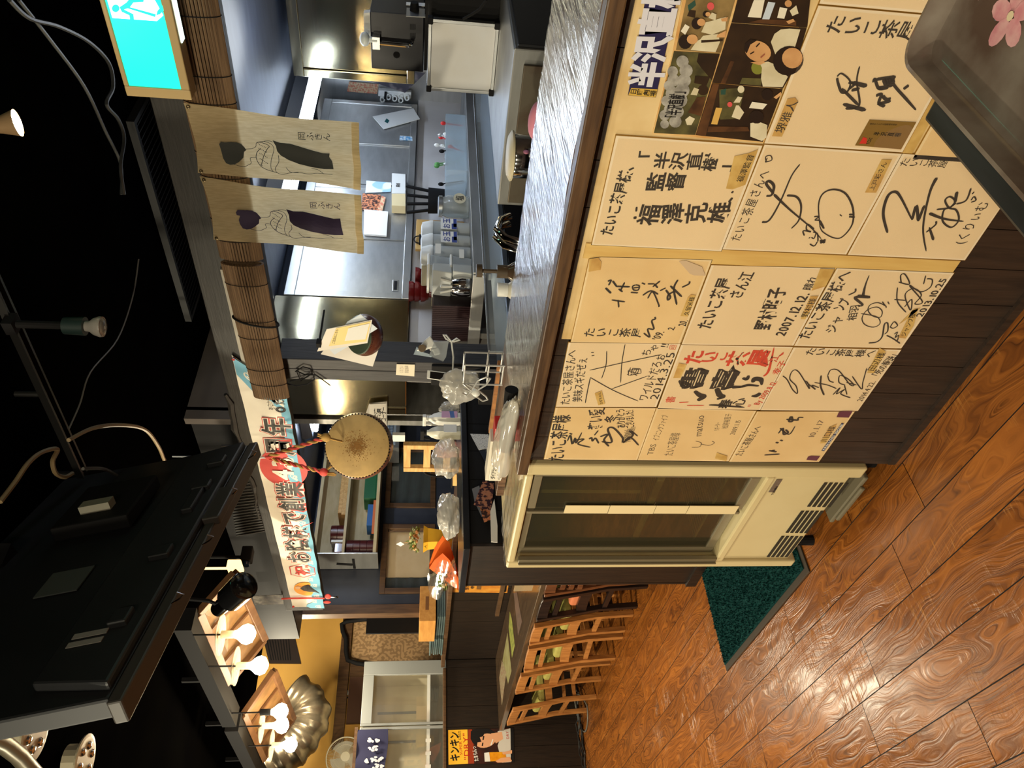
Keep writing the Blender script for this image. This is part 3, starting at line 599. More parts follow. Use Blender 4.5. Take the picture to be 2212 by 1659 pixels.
ink(t, T(20, 'たいこ茶屋', (560, 195), (1310, 265), .032, True, bold=.012), S(20, [.003, .003, .005, .004], 650, 640, 690, 615, 760, 680, 740, 760, 690, 770, 660, 700, 650, 650), S(20, .005, 745, 690, 800, 700, 740, 750), S(20, [.007, .008], 775, 690, 900, 720), S(20, [.003, .003, .006], 838, 555, 815, 680, 835, 880, 720, 905), S(20, [.006, .008], 700, 870, 890, 922), S(20, .005, 690, 740, 830, 880), S(20, .006, 770, 755, 840, 740),
    S(20, [.003, .006, .004], 950, 690, 965, 660, 1000, 740, 1080, 735), S(20, .007, 1040, 660, 1060, 715), S(20, .007, 1065, 655, 1080, 715), S(20, .007, 1085, 650, 1105, 715), S(20, .007, 1110, 650, 1120, 700), S(20, .006, 970, 665, 1140, 640), S(20, .005, 980, 735, 1120, 715), S(20, .006, 975, 800, 1020, 790, 1000, 860, 1050, 890), S(20, .006, 1030, 800, 1060, 830, 1100, 825), S(20, .006, 985, 870, 1100, 845), S(20, [.002, .005, .005, .003], 1140, 640, 1120, 700, 1230, 830, 1310, 920), S(20, .006, 1205, 745, 1250, 712))
slip(t, 20, (106, 1138, 235, 825, 300, 815, 325, 850, 190, 1142), '堺雅人', (160, 1110), (290, 840))
m = MB(); PY(1.2043).poly(m, z(20, 800, 1215, 920, 1000, 1312, 1022, 1185, 1248), 0); g = mk('gold_business_card', m, pm('gold_card', (150, 122, 64), rough=.35, metal=.5), t)
m = MB(); Q = PY(1.2039)
for a in (('東京セントラル証券', (925, 1180), (1030, 1010)),): pass
Q.text(m, '東京セントラル証券株式会社', z(20, 925, 1035), z(20, 1150, 1042), 0, True, 0, 0, 0, 0); Q.text(m, '半沢直樹', z(20, 955, 1115), z(20, 1185, 1128), .008, True, .01, 0, 0, 0); Q.text(m, 'TCSC', z(20, 905, 1205), z(20, 935, 1150), .009, False, .01, 0, 0, 0); mk('card_printing', m, INK, t)
m = MB(); Q.poly(m, z(20, 835, 1200, 870, 1145, 900, 1155, 895, 1200), 0); mk('red_emblem', m, pm('red_print', (196, 50, 40), rough=.5), t)
# ---- bottom row
t = board('autograph board with a blue KIRIN LOVES SOCCER strip, lowest by the fridge', [(1635, 887), (1845, 887.5), (1768, 995.7), (1574.5, 995.5)], CREAM2)
ink(t, T(24, 'たいこ茶屋さんへ', (180, 1395), (410, 1060), .026, bold=0), S(24, .006, 480, 1385, 655, 1375), S(24, .006, 530, 1335, 620, 1350), S(24, .006, 545, 1340, 600, 1330), S(24, .006, 610, 1240, 640, 1250), S(24, .005, 660, 1215, 690, 1225), S(24, [.004, .006, .005], 640, 1140, 690, 1080, 700, 1150, 750, 1130, 720, 1095), S(24, [.006, .003], 660, 1080, 760, 1150, 830, 1055), S(24, .006, 730, 980, 870, 990), S(24, .006, 780, 945, 760, 1000, 800, 1000, 790, 945), S(24, [.006, .003], 860, 995, 870, 960, 925, 960))
ink(t, T(24, '10.1.17', (1000, 1195), (1135, 985), .024, bold=0), mat=pm('faded_ink', (120, 104, 86), rough=.7), name='faded_date')
m = MB(); PY(1.2043).poly(m, z(24, 1128, 1335, 1360, 1020, 1385, 1030, 1160, 1342), 0); mk('blue_strip', m, pm('navy_print', (32, 44, 84), rough=.4), t)
m = MB(); PY(1.2039).text(m, 'KIRIN LOVES SOCCER', z(24, 1150, 1330), z(24, 1370, 1032), .0095, False, .02, 0, 0, 0); mk('strip_lettering', m, PAPER, t)
BADGE = pm('badge_print', (96, 50, 66), rough=.4)
for q in ((1325, 900, 1370, 885, 1485, 885, 1440, 960, 1300, 955), (975, 1405, 1010, 1395, 1115, 1398, 1075, 1450, 958, 1440)):
    m = MB(); PY(1.2043).poly(m, z(24, *q), 0); mk('soccer_badge', m, BADGE, t)
slip(t, 24, (1110, 1255, 1215, 1070, 1305, 1032, 1180, 1245), '川口様', (1145, 1235), (1260, 1060))
t = board('autograph board with angular marker signature dated 2014, centre of bottom row', [(1642.6, 884), (1713.8, 748.5), (1945.4, 753.8), (1852, 885.5)])
ink(t, T(24, 'たいこ茶屋様へ', (950, 205), (1740, 235), .027, True, bold=.01), S(24, .003, 690, 485, 740, 530, 800, 640, 855, 685, 840, 600, 770, 520, 800, 430, 870, 440, 990, 630, 970, 560, 930, 540), S(24, .003, 960, 560, 1060, 640, 1020, 590, 1100, 620), S(24, .0045, 1125, 480, 1120, 600, 1160, 705), S(24, .003, 1050, 560, 1200, 590, 1300, 630), S(24, .0035, 1260, 700, 1340, 620, 1300, 690, 1390, 640, 1350, 690, 1460, 735), S(24, .003, 1200, 480, 1240, 415, 1330, 430, 1450, 580, 1500, 590, 1430, 520, 1340, 480, 1330, 560, 1400, 590), S(24, .003, 1270, 560, 1220, 540, 1200, 480), S(24, .003, 1480, 490, 1585, 635, 1600, 560, 1645, 395), S(24, .003, 1410, 560, 1530, 590), S(24, .003, 1390, 590, 1420, 700),
    T(24, '2014.4.22.', (1560, 775), (1720, 545), .022, bold=0), T(24, '「死の報送」', (1710, 510), (1985, 210), .026, bold=.01))
slip(t, 24, (1648, 450, 1790, 165, 1862, 205, 1725, 452), '田辺様', (1680, 430), (1830, 220))
t = board('autograph board with several marker signatures dated 2013, bottom row left of the batten', [(1714.8, 745), (1807, 577.6), (2059.6, 587.7), (1945.6, 750.5)])
ink(t, T(22, 'たいこ茶屋様へ', (400, 905), (800, 280), .036, bold=.015), T(22, 'ジャ', (640, 850), (740, 690), .032, bold=.01), T(22, 'ンプ', (720, 640), (800, 540), .036, bold=.02), T(22, '相羽', (845, 735), (880, 590), .024, bold=.01), S(22, [.004, .008, .006, .003], 905, 500, 1015, 520, 880, 520, 950, 590, 905, 600), S(22, [.008, .004, .002], 950, 520, 975, 410, 1010, 318), S(22, .004, 820, 500, 880, 470, 885, 440),
    S(22, .0025, 935, 670, 1080, 700, 1110, 760, 1050, 795, 970, 770, 945, 710, 990, 640, 1080, 610, 1130, 650, 1110, 705, 1040, 690, 1000, 640, 1020, 590, 1090, 570, 1160, 600, 1165, 620), S(22, .0025, 1130, 560, 1160, 600), S(22, .0025, 1180, 560, 1195, 585), S(22, .003, 1305, 390, 1300, 320, 1340, 310, 1380, 400, 1280, 380), S(22, .003, 1270, 430, 1270, 560, 1350, 660), S(22, .003, 1240, 540, 1350, 550), S(22, .003, 1335, 610, 1400, 540, 1390, 640, 1340, 500, 1420, 440, 1490, 500, 1430, 580, 1500, 560, 1380, 410, 1480, 470, 1570, 430, 1590, 360, 1540, 350), S(22, .003, 1510, 400, 1530, 320),
    S(22, [.004, .004, .003], 1005, 940, 1080, 930, 1130, 880, 1150, 770, 1180, 760, 1180, 830, 1150, 860), S(22, .0035, 1170, 870, 1230, 900, 1295, 945), S(22, .003, 1205, 790, 1240, 745, 1270, 780, 1230, 805, 1200, 790), S(22, .003, 1240, 860, 1270, 840, 1250, 890, 1280, 870, 1270, 920), T(22, '2013.10.25', (1465, 700), (1700, 345), .024, bold=.02))
slip(t, 22, (1278, 890, 1400, 645, 1460, 622, 1420, 780, 1345, 900), 'ジャンプ様', (1320, 880), (1420, 670)); slip(t, 22, (1283, 770, 1420, 630, 1480, 620, 1390, 700), name='tape_patch')
Pt = FW.p(1948, 330.5)
t = board('autograph board signed with one sweeping marker zigzag, bottom row right of the batten', [(1830, 548.5), (1948, 330.5), (Pt.x, 1.209, ZB), (2083, 560)])
ink(t, T(25, 'たいこ茶屋', (240, 870), (630, 880), .02, True, bold=0), S(25, [.005, .007, .003], 140, 1445, 105, 1290, 140, 1150, 200, 1110, 250, 1160, 340, 1340), S(25, .006, 340, 1340, 375, 1225, 390, 1350), S(25, .006, 390, 1350, 440, 1220), S(25, [.008, .005, .004, .003], 540, 995, 480, 1130, 430, 1400, 455, 1595), S(25, [.007, .005, .003], 480, 1285, 600, 1330, 760, 1352), S(25, .004, 540, 1255, 640, 1240, 700, 1200), S(25, .004, 660, 1240, 600, 1260, 590, 1350, 660, 1400, 720, 1340, 700, 1260, 640, 1240, 610, 1180, 650, 1150, 690, 1190, 640, 1250), S(25, [.007, .006], 705, 1110, 690, 1200), S(25, .004, 700, 1210, 780, 1180, 820, 1080), S(25, [.004, .006], 480, 1400, 515, 1505), S(25, .004, 455, 1440, 530, 1380, 535, 1350),
    T(25, '(くりぃむ', (720, 1540), (930, 1190), .028, bold=0), S(25, .003, 820, 1195, 860, 1180, 845, 1150, 820, 1180), S(25, .003, 830, 1130, 845, 1110))
t = board('blank cream autograph board mostly behind the lacquer tray, lowest by the tray', [(1970, 341), (P1.x-.245*0+Pt.x-Pt.x, 1.209, FW.p(1970, 341).z), (P1.x, 1.209, ZB), (FW.p(1970, 341).x, 1.209, ZB)], CREAM2)
m = MB(); a = FW.p(1950, 329); m.box(a.x, P1.x, 1.2064, 1.2085, a.z-.018, a.z+.004); mk('tape_strip', m, TAPE, t)
t = board('plain cream autograph board at the edge of the wall, past the gold card', [(P1.x+.003, 1.209, Pm.z), (P1.x+.245, 1.209, Pm.z), (P1.x+.245, 1.209, Pb.z), (P1.x+.003, 1.209, Pb.z)], CREAM)
# ---- photo collage with the blue title strip
t = thing('photo_collage', (-.4, 1.209, .77), 'sheet of restaurant snapshots pinned on the bar front, brown stained edge', 'photo collage')
SN = PY(1.2058)
def photo(k, pts, bg, shapes, lab):
    m = MB(); SN.poly(m, z(k, *pts), 0, .001); ph = mk('photograph', m, bg, t, label=lab)
    by = {}
    for i, (mat, q) in enumerate(shapes): by.setdefault(mat.name, [mat, MB()])[1]; PY(1.2055-.00012*i).poly(by[mat.name][1], z(k, *q), 0)
    for mat, mm in by.values(): mk('picture_area', mm, mat, ph)
def ell(cx, cy, rx, ry, n=14, rot=0):
    r = []
    for i in range(n):
        a = 2*PI*i/n; x, y = rx*math.cos(a), ry*math.sin(a); r += [cx+x*math.cos(rot)-y*math.sin(rot), cy+x*math.sin(rot)+y*math.cos(rot)]
    return r
SK = pm('print_skin', (206, 158, 108), (190, 140, 92), ns=30, rough=.4); HR = pm('print_hair', (34, 24, 20), rough=.4); SH = pm('print_shirt', (214, 204, 176), (196, 184, 152), ns=20, rough=.4); DK = pm('print_dark', (36, 25, 18), (52, 36, 22), ns=20, rough=.4)
PB = pm('print_brown', (96, 62, 36), (60, 38, 24), ns=25, rough=.4); PT = pm('print_teal', (40, 74, 64), rough=.4); PR = pm('print_rose', (206, 84, 84), rough=.4); PG = pm('print_olive', (98, 92, 54), (60, 56, 36), ns=30, rough=.4); PWH = pm('print_white', (222, 214, 196), rough=.4)
m = MB(); SN2 = PY(1.2072); SN2.poly(m, z(19, 460, 1500, 690, 590, 870, -330, 2260, -330, 2120, 260, 1710, 1600), 0, .0015); mk('mount_sheet', m, pm('stained_mount', (190, 130, 62), (222, 186, 126), ns=14, rough=.5), t)
photo(19, (480, 1490, 705, 575, 1218, 603, 942, 1512), PG, [(DK, (980, 600, 1218, 605, 1130, 900, 1010, 760, 960, 690)), (DK, ell(1030, 1010, 60, 60)), (SH, (890, 1060, 930, 980, 985, 1000, 960, 1070)), (SH, (850, 1400, 830, 1340, 880, 1300, 940, 1330, 900, 1400)), (DK, (940, 850, 1110, 860, 1070, 960, 930, 930)), (PB, (860, 1260, 960, 1090, 1060, 1080, 1010, 1300))] , 'crowd photograph under a grey caption cloud')
m = MB(); G2 = PY(1.205); 
for cx, cy, r in ((800, 690, 70), (840, 790, 75), (820, 900, 75), (800, 1010, 80), (770, 1120, 85), (740, 1250, 75), (720, 1360, 70), (690, 800, 60), (650, 960, 60), (620, 1130, 60), (600, 1290, 60), (600, 1390, 50), (700, 900, 70), (690, 1050, 80), (660, 1230, 70)): G2.poly(m, z(19, *ell(cx, cy, r, r)), random.random()*.0002)
cl = mk('caption_cloud', m, pm('caption_grey', (168, 164, 156), (120, 116, 110), ns=60, rough=.4), t)
m = MB(); PY(1.2044).text(m, '「半沢直樹」', z(19, 680, 1350), z(19, 760, 990), .03, False, .02, 0, 0, 0); mk('caption', m, INK, t)
photo(19, (728, 560, 905, -300, 1470, -300, 1225, 592), pm('print_room', (150, 124, 78), (90, 72, 44), ns=18, rough=.4), [(PT, (860, 60, 940, 0, 950, 60, 870, 130)), (DK, (850, 180, 880, 110, 950, 120, 940, 200)), (PR, ell(1115, 70, 40, 45)), (PWH, (780, 350, 830, 270, 880, 300, 830, 390)), (SH, (890, 560, 960, 460, 1000, 440, 1030, 400, 1200, 380, 1220, 470, 1170, 585)), (SH, (1010, 360, 1060, 250, 1140, 230, 1240, 200, 1290, 190, 1280, 330, 1130, 390)), (DK, (1010, 450, 1250, 440, 1250, 460, 1010, 480)), (SK, (1190, 390, 1290, 340, 1280, 420, 1180, 420)), (SK, (1230, 210, 1310, 190, 1300, 240, 1240, 240)),
    (HR, ell(830, 470, 75, 80)), (SK, ell(910, 440, 62, 55)), (HR, ell(960, 265, 60, 65)), (SK, ell(1010, 250, 46, 42)), (HR, ell(1065, 160, 40, 35)), (SK, ell(1085, 160, 28, 26)), (SH, (1090, 200, 1130, 140, 1180, 160, 1170, 230))], 'snapshot of two seated people in white shirts')
photo(19, (1347, 260, 2190, 318, 2060, 760, 1925, 990, 1132, 928), DK, [(PB, (1225, 935, 1340, 680, 1380, 690, 1280, 940)), (PG, (1440, 940, 1470, 870, 1690, 880, 1680, 960)), (pm('print_green', (122, 124, 50), rough=.4), ell(1640, 760, 70, 75)), (SH, (1790, 470, 1830, 380, 1900, 330, 2000, 320, 2120, 330, 2050, 560, 1850, 640)), (SH, (1680, 880, 1690, 760, 1660, 700, 1760, 690, 1830, 720, 1980, 860, 1920, 975, 1700, 970)), (SK, ell(1645, 575, 150, 115, 20, .35)), (HR, (1490, 560, 1500, 490, 1560, 440, 1640, 450, 1560, 500, 1520, 600)), (SK, (1560, 700, 1700, 680, 1730, 700, 1660, 730)),
    (HR, ell(1985, 680, 175, 160, 20, -.6)), (SK, ell(2030, 650, 115, 115, 20)), (HR, (1555, 600, 1600, 575, 1605, 585, 1560, 612)), (HR, (1620, 520, 1660, 480, 1668, 490, 1630, 530)), (pm('print_lip', (150, 84, 64), rough=.4), (1670, 640, 1720, 600, 1724, 612, 1680, 652))], 'evening snapshot of two smiling people')
photo(19, (1130, 935, 1922, 1000, 1700, 1588, 948, 1514), DK, [(PB, (950, 1510, 1140, 940, 1210, 945, 1060, 1520)), (PG, (1210, 1000, 1500, 980, 1420, 1330, 1220, 1340)), (PT, (1230, 1010, 1290, 990, 1280, 1060, 1230, 1060)), (pm('print_yellow', (206, 164, 86), rough=.4), (1120, 1390, 1175, 1205, 1245, 1210, 1190, 1395)), (PB, (1080, 1480, 1090, 1415, 1530, 1420, 1550, 1470)), (SH, (1350, 1310, 1400, 1180, 1430, 1180, 1490, 1260, 1440, 1340)), (SH, (1560, 1530, 1560, 1380, 1650, 1360, 1750, 1400, 1740, 1540, 1690, 1580)), (HR, ell(1630, 1310, 80, 75)), (HR, ell(1750, 1060, 65, 65)), (SK, (1820, 1090, 1900, 1030, 1910, 1060, 1850, 1110)), (PWH, (1545, 1210, 1580, 1140, 1750, 1165, 1700, 1225)), (PR, ell(1330, 1170, 28, 30)), (SH, ell(1455, 1000, 38, 42)), (SH, (1370, 1150, 1420, 1080, 1470, 1090, 1440, 1150))], 'snapshot of a busy hall seen over heads')
photo(19, (1350, 252, 1495, -300, 2260, -300, 2195, 308), DK, [(PWH, (1530, 190, 1600, 0, 1720, 0, 1680, 200)), (pm('print_blue', (190, 200, 214), rough=.4), (1690, 220, 1760, 20, 1840, 30, 1770, 225)), (PB, (1540, 250, 1690, 215, 2074, 230, 2074, 290)), (PWH, (1860, 200, 1890, 80, 1975, 95, 1940, 210)), (SK, ell(1985, 40, 40, 40)), (SH, (2000, 120, 2074, 60, 2100, 150, 2030, 180)), (SK, (1960, 240, 2040, 210, 2060, 240, 1990, 270))], 'snapshot of people holding a lettered board')
t = thing('title_plate', (-.5, 1.209, .95), 'dark blue title strip with white block characters above the snapshots', 'title strip')
m = MB(); SN.poly(m, z(19, 190, 1070, 440, -300, 800, -300, 500, 1092), 0, .002); mk('strip', m, pm('title_navy', (40, 36, 74), rough=.35), t)
m = MB(); PY(1.2054).poly(m, z(19, 192, 1068, 226, 986, 520, 1000, 497, 1090), 0); mk('yellow_end', m, pm('title_yellow', (198, 160, 70), rough=.4), t)
m = MB(); PY(1.205).text(m, '日曜劇場', z(19, 215, 1022), z(19, 505, 1050), .011, True, .015, 0, 0, 0); mk('end_lettering', m, INK, t)
m = MB(); PY(1.205).text(m, '半沢直樹', z(19, 372, 975), z(19, 610, -240), .062, False, .045, 0, 0, 0); mk('title_lettering', m, pm('title_white', (206, 204, 214), rough=.4), t)
# ================================================================ FRIDGE
t = thing('glass_door_fridge', (-1.95, 1.38, 0), 'beige glass-door drinks fridge standing at the end of the bar counter', 'fridge')
FX0, FX1, FZ0, FZ1, FYF, FYB = -2.262, -1.672, .075, 1.083, 1.20, 1.60
OX0, OX1, OZ0, OZ1 = -2.222, -1.722, .368, 1.058
m = MB()
m.box(FX0, FX1, FYB-.02, FYB, FZ0, FZ1-.0); m.box(FX0, FX0+.03, FYF+.05, FYB-.02, FZ0, FZ1); m.box(FX1-.03, FX1, FYF+.05, FYB-.02, FZ0, FZ1)
m.box(FX0+.03, FX1-.03, FYF+.05, FYB-.02, FZ1-.02, FZ1); m.box(FX0+.03, FX1-.03, FYF+.05, FYB-.02, OZ0-.04, OZ0-.02)
mk('body', m, FRIDGE, t)
m = MB(); m.box(FX0, OX0, FYF, FYF+.05, FZ0, FZ1); m.box(OX1, FX1, FYF, FYF+.05, FZ0, FZ1); m.box(OX0, OX1, FYF, FYF+.05, OZ1, FZ1); m.box(OX0, OX1, FYF, FYF+.05, OZ0-.028, OZ0)
mk('front_frame', m, FRIDGE, t, bevel=.006)
m = MB(); m.box(OX0, OX1, FYF+.012, FYF+.05, .10, OZ0-.03); fp = mk('lower_panel', m, FRIDGE, t, bevel=.004)
FP = PY(FYF+.0105); dark = pm('vent_dark', (42, 36, 26), rough=.8)
for gx in ((1762, 212, 1870, 212, 1985, 212, 1760, 348), (1722, 368, 1645, 490), (1610, 510, 1540, 628)): pass
for k, (ra, rb) in enumerate((((1868, 213, 1762, 345), (1990, 215, 1868, 348)), ((1735, 370, 1645, 490), (1850, 370, 1742, 492)), ((1625, 510, 1540, 625), (1728, 512, 1640, 625)))):
    m = MB()
    for i in range(5):
        f = i/4; top = (ra[0]*(1-f)+rb[0]*f, ra[1]*(1-f)+rb[1]*f); bot = (ra[2]*(1-f)+rb[2]*f, ra[3]*(1-f)+rb[3]*f)
        a = FP.p(*z(16, *top)); b = FP.p(*z(16, *bot)); zz = (a.z+b.z)/2
        m.box(b.x, a.x, FYF+.0095, FYF+.0115, zz-.005, zz+.005)
    mk('vent_slots', m, dark, fp)
m = MB(); m.box(-1.812, -1.745, FYF+.0095, FYF+.0115, .309, .327); bd = mk('badge', m, pm('badge_grey', (120, 108, 96), rough=.3, metal=.4), fp)
m = MB(); PY(FYF+.009).text(m, 'TOSHIBA', z(16, 1563, 282), z(16, 1592, 232), .010, False, .02, 0, 0, 0); mk('badge_lettering', m, INK, fp)
# inside: back wall, wire shelves, drip plate
INS = pm('fridge_lining', (196, 188, 152), rough=.45)
m = MB(); m.box(OX0, OX1, FYB-.04, FYB-.025, OZ0, OZ1)
for i in range(8): m.box(-2.20+i*.012, -2.19+i*.012+.0, FYB-.05, FYB-.041, .40, 1.0) if i % 4 == 0 else None
for i in range(9): m.cyl((-2.19, FYB-.05, .42+i*.07), (-2.19, FYB-.04, .42+i*.07), .014, n=10)
mk('lining', m, INS, t)
SHELF = pm('shelf_wire', (222, 214, 184), rough=.4)
for zz in (.43, .64):
    m = MB()
    for i in range(26): x = OX0+.02+i*(OX1-OX0-.04)/25; m.cyl((x, FYF+.085, zz), (x, FYB-.06, zz), .0024, n=5)
    m.bar((OX0+.01, FYF+.08, zz), (OX1-.01, FYF+.08, zz), .006, .006 if zz < .6 else .022); m.bar((OX0+.01, FYB-.06, zz), (OX1-.01, FYB-.06, zz), .006, .006)
    mk('wire_shelf', m, SHELF, t)
m = MB(); m.box(-2.05, -2.03, FYF+.16, FYF+.2, .645, 1.05); m.box(-1.85, -1.83, FYF+.16, FYF+.2, .645, 1.05) if False else None
mk('shelf_post', m, SHELF, t)
# two sliding doors
GD = clear('fridge_glass', (190, 186, 160), .03, .96, 1.0)
for k, (a, b, yy) in enumerate(((OX0+.004, -1.935, FYF+.034), (-1.945, OX1-.004, FYF+.014))):
    m = MB(); w_ = .018
    m.box(a, a+(.012 if k else .03), yy, yy+.014, OZ0+.006, OZ1-.006); m.box(b-(.02 if k else .012), b, yy, yy+.014, OZ0+.006, OZ1-.006)
    m.box(a+.03, b-.02, yy, yy+.014, OZ0+.006, OZ0+.035); m.box(a+.03, b-.02, yy, yy+.014, OZ1-.03, OZ1-.006)
    d = mk('sliding_door', m, FRIDGEG, t, bevel=.002)
    m = MB(); m.box(a+.01, b-.01, yy+.005, yy+.009, OZ0+.03, OZ1-.028); mk('pane', m, GD, d)
    if k:
        zs = [.938, .80, .655, .55, .39]
        for i in range(4):
            m = MB(); m.box(-1.936-(.001 if i % 2 else 0), -1.893+(.001 if i % 2 else 0), yy-.003-.0004*(i % 2), yy-.0012-.0004*(i % 2), zs[i+1]+.002, zs[i]); mk('paper_strip', m, pm('aged_strip', (222, 202, 156), rough=.7), d)
m = MB(); m.box(OX0+.0, OX0+.022, FYF-.004, FYF+.012, OZ0, OZ1-.01); m.box(OX0+.001, OX0+.006, FYF-.012, FYF-.004, OZ0, OZ1-.01); mk('edge_rail', m, FRIDGEG, t, bevel=.002)
m = MB(); m.box(-1.97, -1.72, FYF+.0, FYF+.2, .05, .064); m.box(-1.94, -1.76, FYF-.012, FYF+.0, .046, .06); mk('drip_tray', m, pm('drip_grey', (110, 102, 82), rough=.5), t, bevel=.004)
for x in (FX0+.06, FX1-.06):
    for y in (FYF+.07, FYB-.06): m = MB(); m.cyl((x, y, 0), (x, y, .075), .018, n=12); mk('foot', m, BLACK, t)
m = MB(); m.grid(lambda u, v: (FX0-.005+(FX1-FX0+.0)*u, FYF+.01+.19*v, FZ1+.003+.004*abs(math.sin(u*17+v*6)*math.sin(v*11))), 40, 12); mk('plastic_wrap', m, FILM, t, smooth=True)
# ================================================================ DOOR MAT
t = thing('entrance_mat', (-2.74, 1.44, 0), 'dark green pile mat on the wood floor, beside the fridge', 'mat')
m = MB(); m.box(-3.20, -2.28, 1.19, 1.655, .0005, .006); mk('rubber_edge', m, pm('mat_rubber', (56, 46, 36), rough=.8), t, bevel=.002)
MATG = pm('mat_pile', (18, 62, 60), (8, 40, 42), ns=160, det=2, rough=.95, spec=.1)
m = MB(); m.box(-3.19, -2.305, 1.215, 1.65, .006, .011); mk('pile_base', m, MATG, t)
m = MB(); rn = random.Random(3)
for i in range(9000):
    x = rn.uniform(-3.188, -2.307); y = rn.uniform(1.217, 1.648); h = rn.uniform(.006, .011); a = rn.uniform(0, PI); dx, dy = math.cos(a)*.0028, math.sin(a)*.0028; l = rn.uniform(-.004, .004)
    m.add([(x-dx, y-dy, .0105), (x+dx, y+dy, .0105), (x+l, y-l, .0105+h)], [(0, 1, 2)])
p = mk('pile', m, MATG, t); p['kind'] = 'stuff'
# ================================================================ LITTLE BAR WITH CHAIRS
t = thing('side_table', (-5.0, 2.25, 0), 'low dark wood table along the panelled half wall, menu sheets under plastic on it', 'table')
TZ = .67; m = MB(); m.box(-6.50, -3.36, 1.97, 2.575, TZ-.04, TZ); mk('tabletop', m, pm('table_brown', (84, 66, 48), (66, 50, 36), sc=(1, 9, 9), ns=5, rough=.25, coat=.4), t, bevel=.003)
for x in (-6.3, -3.6): m = MB(); m.box(x-.03, x+.03, 2.45, 2.51, 0, TZ-.041); mk('leg', m, DKWOOD, t)
TP = PZ(TZ+.0012); TPF = PZ(TZ+.0008)
def sheet(k, q, c, nm='menu_sheet'):
    m = MB(); TPF.poly(m, z(k, *q), .0004*random.random()); mk(nm, m, c, t)
PIX = pm('menu_photo', (150, 110, 90), (176, 168, 132), ns=60, det=2, rough=.35, coat=.6); YEL = pm('menu_yellow', (188, 186, 96), (120, 140, 60), ns=50, rough=.35, coat=.6); PALE = pm('menu_pale', (172, 168, 120), (150, 140, 90), ns=12, rough=.35, coat=.6)
sheet(12, (705, 85, 735, 80, 780, 345, 745, 470), pm('menu_brown', (128, 104, 92), (110, 90, 80), ns=30, rough=.35, coat=.6)); sheet(12, (670, 250, 690, 330, 715, 560, 690, 670, 660, 400), YEL); sheet(12, (650, 440, 685, 790, 655, 905, 605, 690), PALE); sheet(12, (600, 690, 640, 800, 600, 1100, 575, 850), PIX)
# thin trim ledge along the half wall over the table
m = MB(); m.box(-5.6, -3.36, 2.555, 2.581, TZ+.055, TZ+.085); struct('trim_17', m, BROWN)
def chair_at(name, top, w_, lab, wood=OAK, seat=VINYL, rot=0, rails=3, curved=False):
    """a ladder-back chair; top = (x, y) of the middle of its back rail"""
    x, y = top; t = thing(name, (x, y, 0), lab, 'chair', None)
    c, s = math.cos(rot), math.sin(rot)
    def W(px, py, pz): return (x+px*c-py*s, y+px*s+py*c, pz)
    h = w_/2; TOPZ = .645
    for sx in (-1, 1):
        m = MB(); m.loft([[W(sx*h+a*.016, b*.017+py, zz) for a, b in ((-1, -1), (1, -1), (1, 1), (-1, 1))] for py, zz in ((.075, 0), (.06, .25), (.03, .42), (-.005, TOPZ))]); mk('leg', m, wood, t, bevel=.003)
        m = MB(); m.obox(W(sx*h, .40, .18), V(W(.016, 0, 0))-V(W(0, 0, 0)), V(W(0, .016, 0))-V(W(0, 0, 0)), (0, 0, .18)); mk('leg', m, wood, t, bevel=.003)
    def bar_(nm, zz, hh, py, d=.016, bow=0):
        m = MB(); R = []
        for i in range(9):
            u = -1+i/4; R.append([W(u*(h-.016), py+a*d/2-bow*(1-u*u), zz+b*hh/2+(.006*(1-u*u) if hh > .05 else 0)) for a, b in ((-1, -1), (1, -1), (1, 1), (-1, 1))])
        m.loft(R); mk(nm, m, wood, t, bevel=.002)
    bar_('top_rail', .612, .062, .001, .02, .006)
    if curved:
        for zz in (.55, .50, .45): bar_('back_slat', zz, .028, .02, .014, .03)
    else: bar_('back_slat', .535, .03, .014, .016)
    bar_('seat_rail', .365, .062, .045, .02); bar_('stretcher', .215, .03, .062, .018)
    for sx in (-1, 1):
        m = MB(); m.bar(W(sx*h, .06, .17), W(sx*h, .39, .17), .018, .026); mk('side_stretcher', m, wood, t); m = MB(); m.bar(W(sx*h, .055, .365), W(sx*h, .39, .365), .02, .05); mk('side_rail', m, wood, t)
    m = MB(); m.loft([[W(a*(h-.02-i), .235+b*(.17-i), zz) for a, b in ((-1, -1), (1, -1), (1, 1), (-1, 1))] for i, zz in ((0, .392), (0, .43), (.012, .442))]); mk('seat_cushion', m, seat, t, bevel=.01)
    return t
BX = lambda yy, Y: atY(1130, yy, Y).x
GC = None
for lab, px0, px1, Y, wood, seat, rot, cur in (
    ('walnut chair with curved back slats, tucked behind the passage block', 1246, 1284, 1.955, MIDCHAIR, ORANGEV, 0, True),
    ('near-black chair with a salmon seat, between the walnut chair and the oak ones', 1289, 1338, 1.955, DARKCHAIR, ORANGEV, 0, False),
    ('oak chair standing beside the near-black chair', 1350, 1389, 1.955, OAK, VINYL, 0, False),
    ('oak chair turned askew so its back leans across', 1403, 1442, 1.925, OAK, VINYL, .13, False),
    ('straight oak chair between the askew one and the end one', 1455, 1495, 1.935, OAK, VINYL, -.02, False),
    ('oak chair at the wall end of the table, by the beer poster', 1525, 1566, 1.90, OAK, VINYL, -.08, False)):
    xa, xb = atY(1135, px0, Y).x, atY(1135, px1, Y).x
    o = chair_at('ladder_back_chair', ((xa+xb)/2, Y), abs(xb-xa)-.034, lab, wood, seat, rot, curved=cur); o['group'] = 'chairs at the little bar'
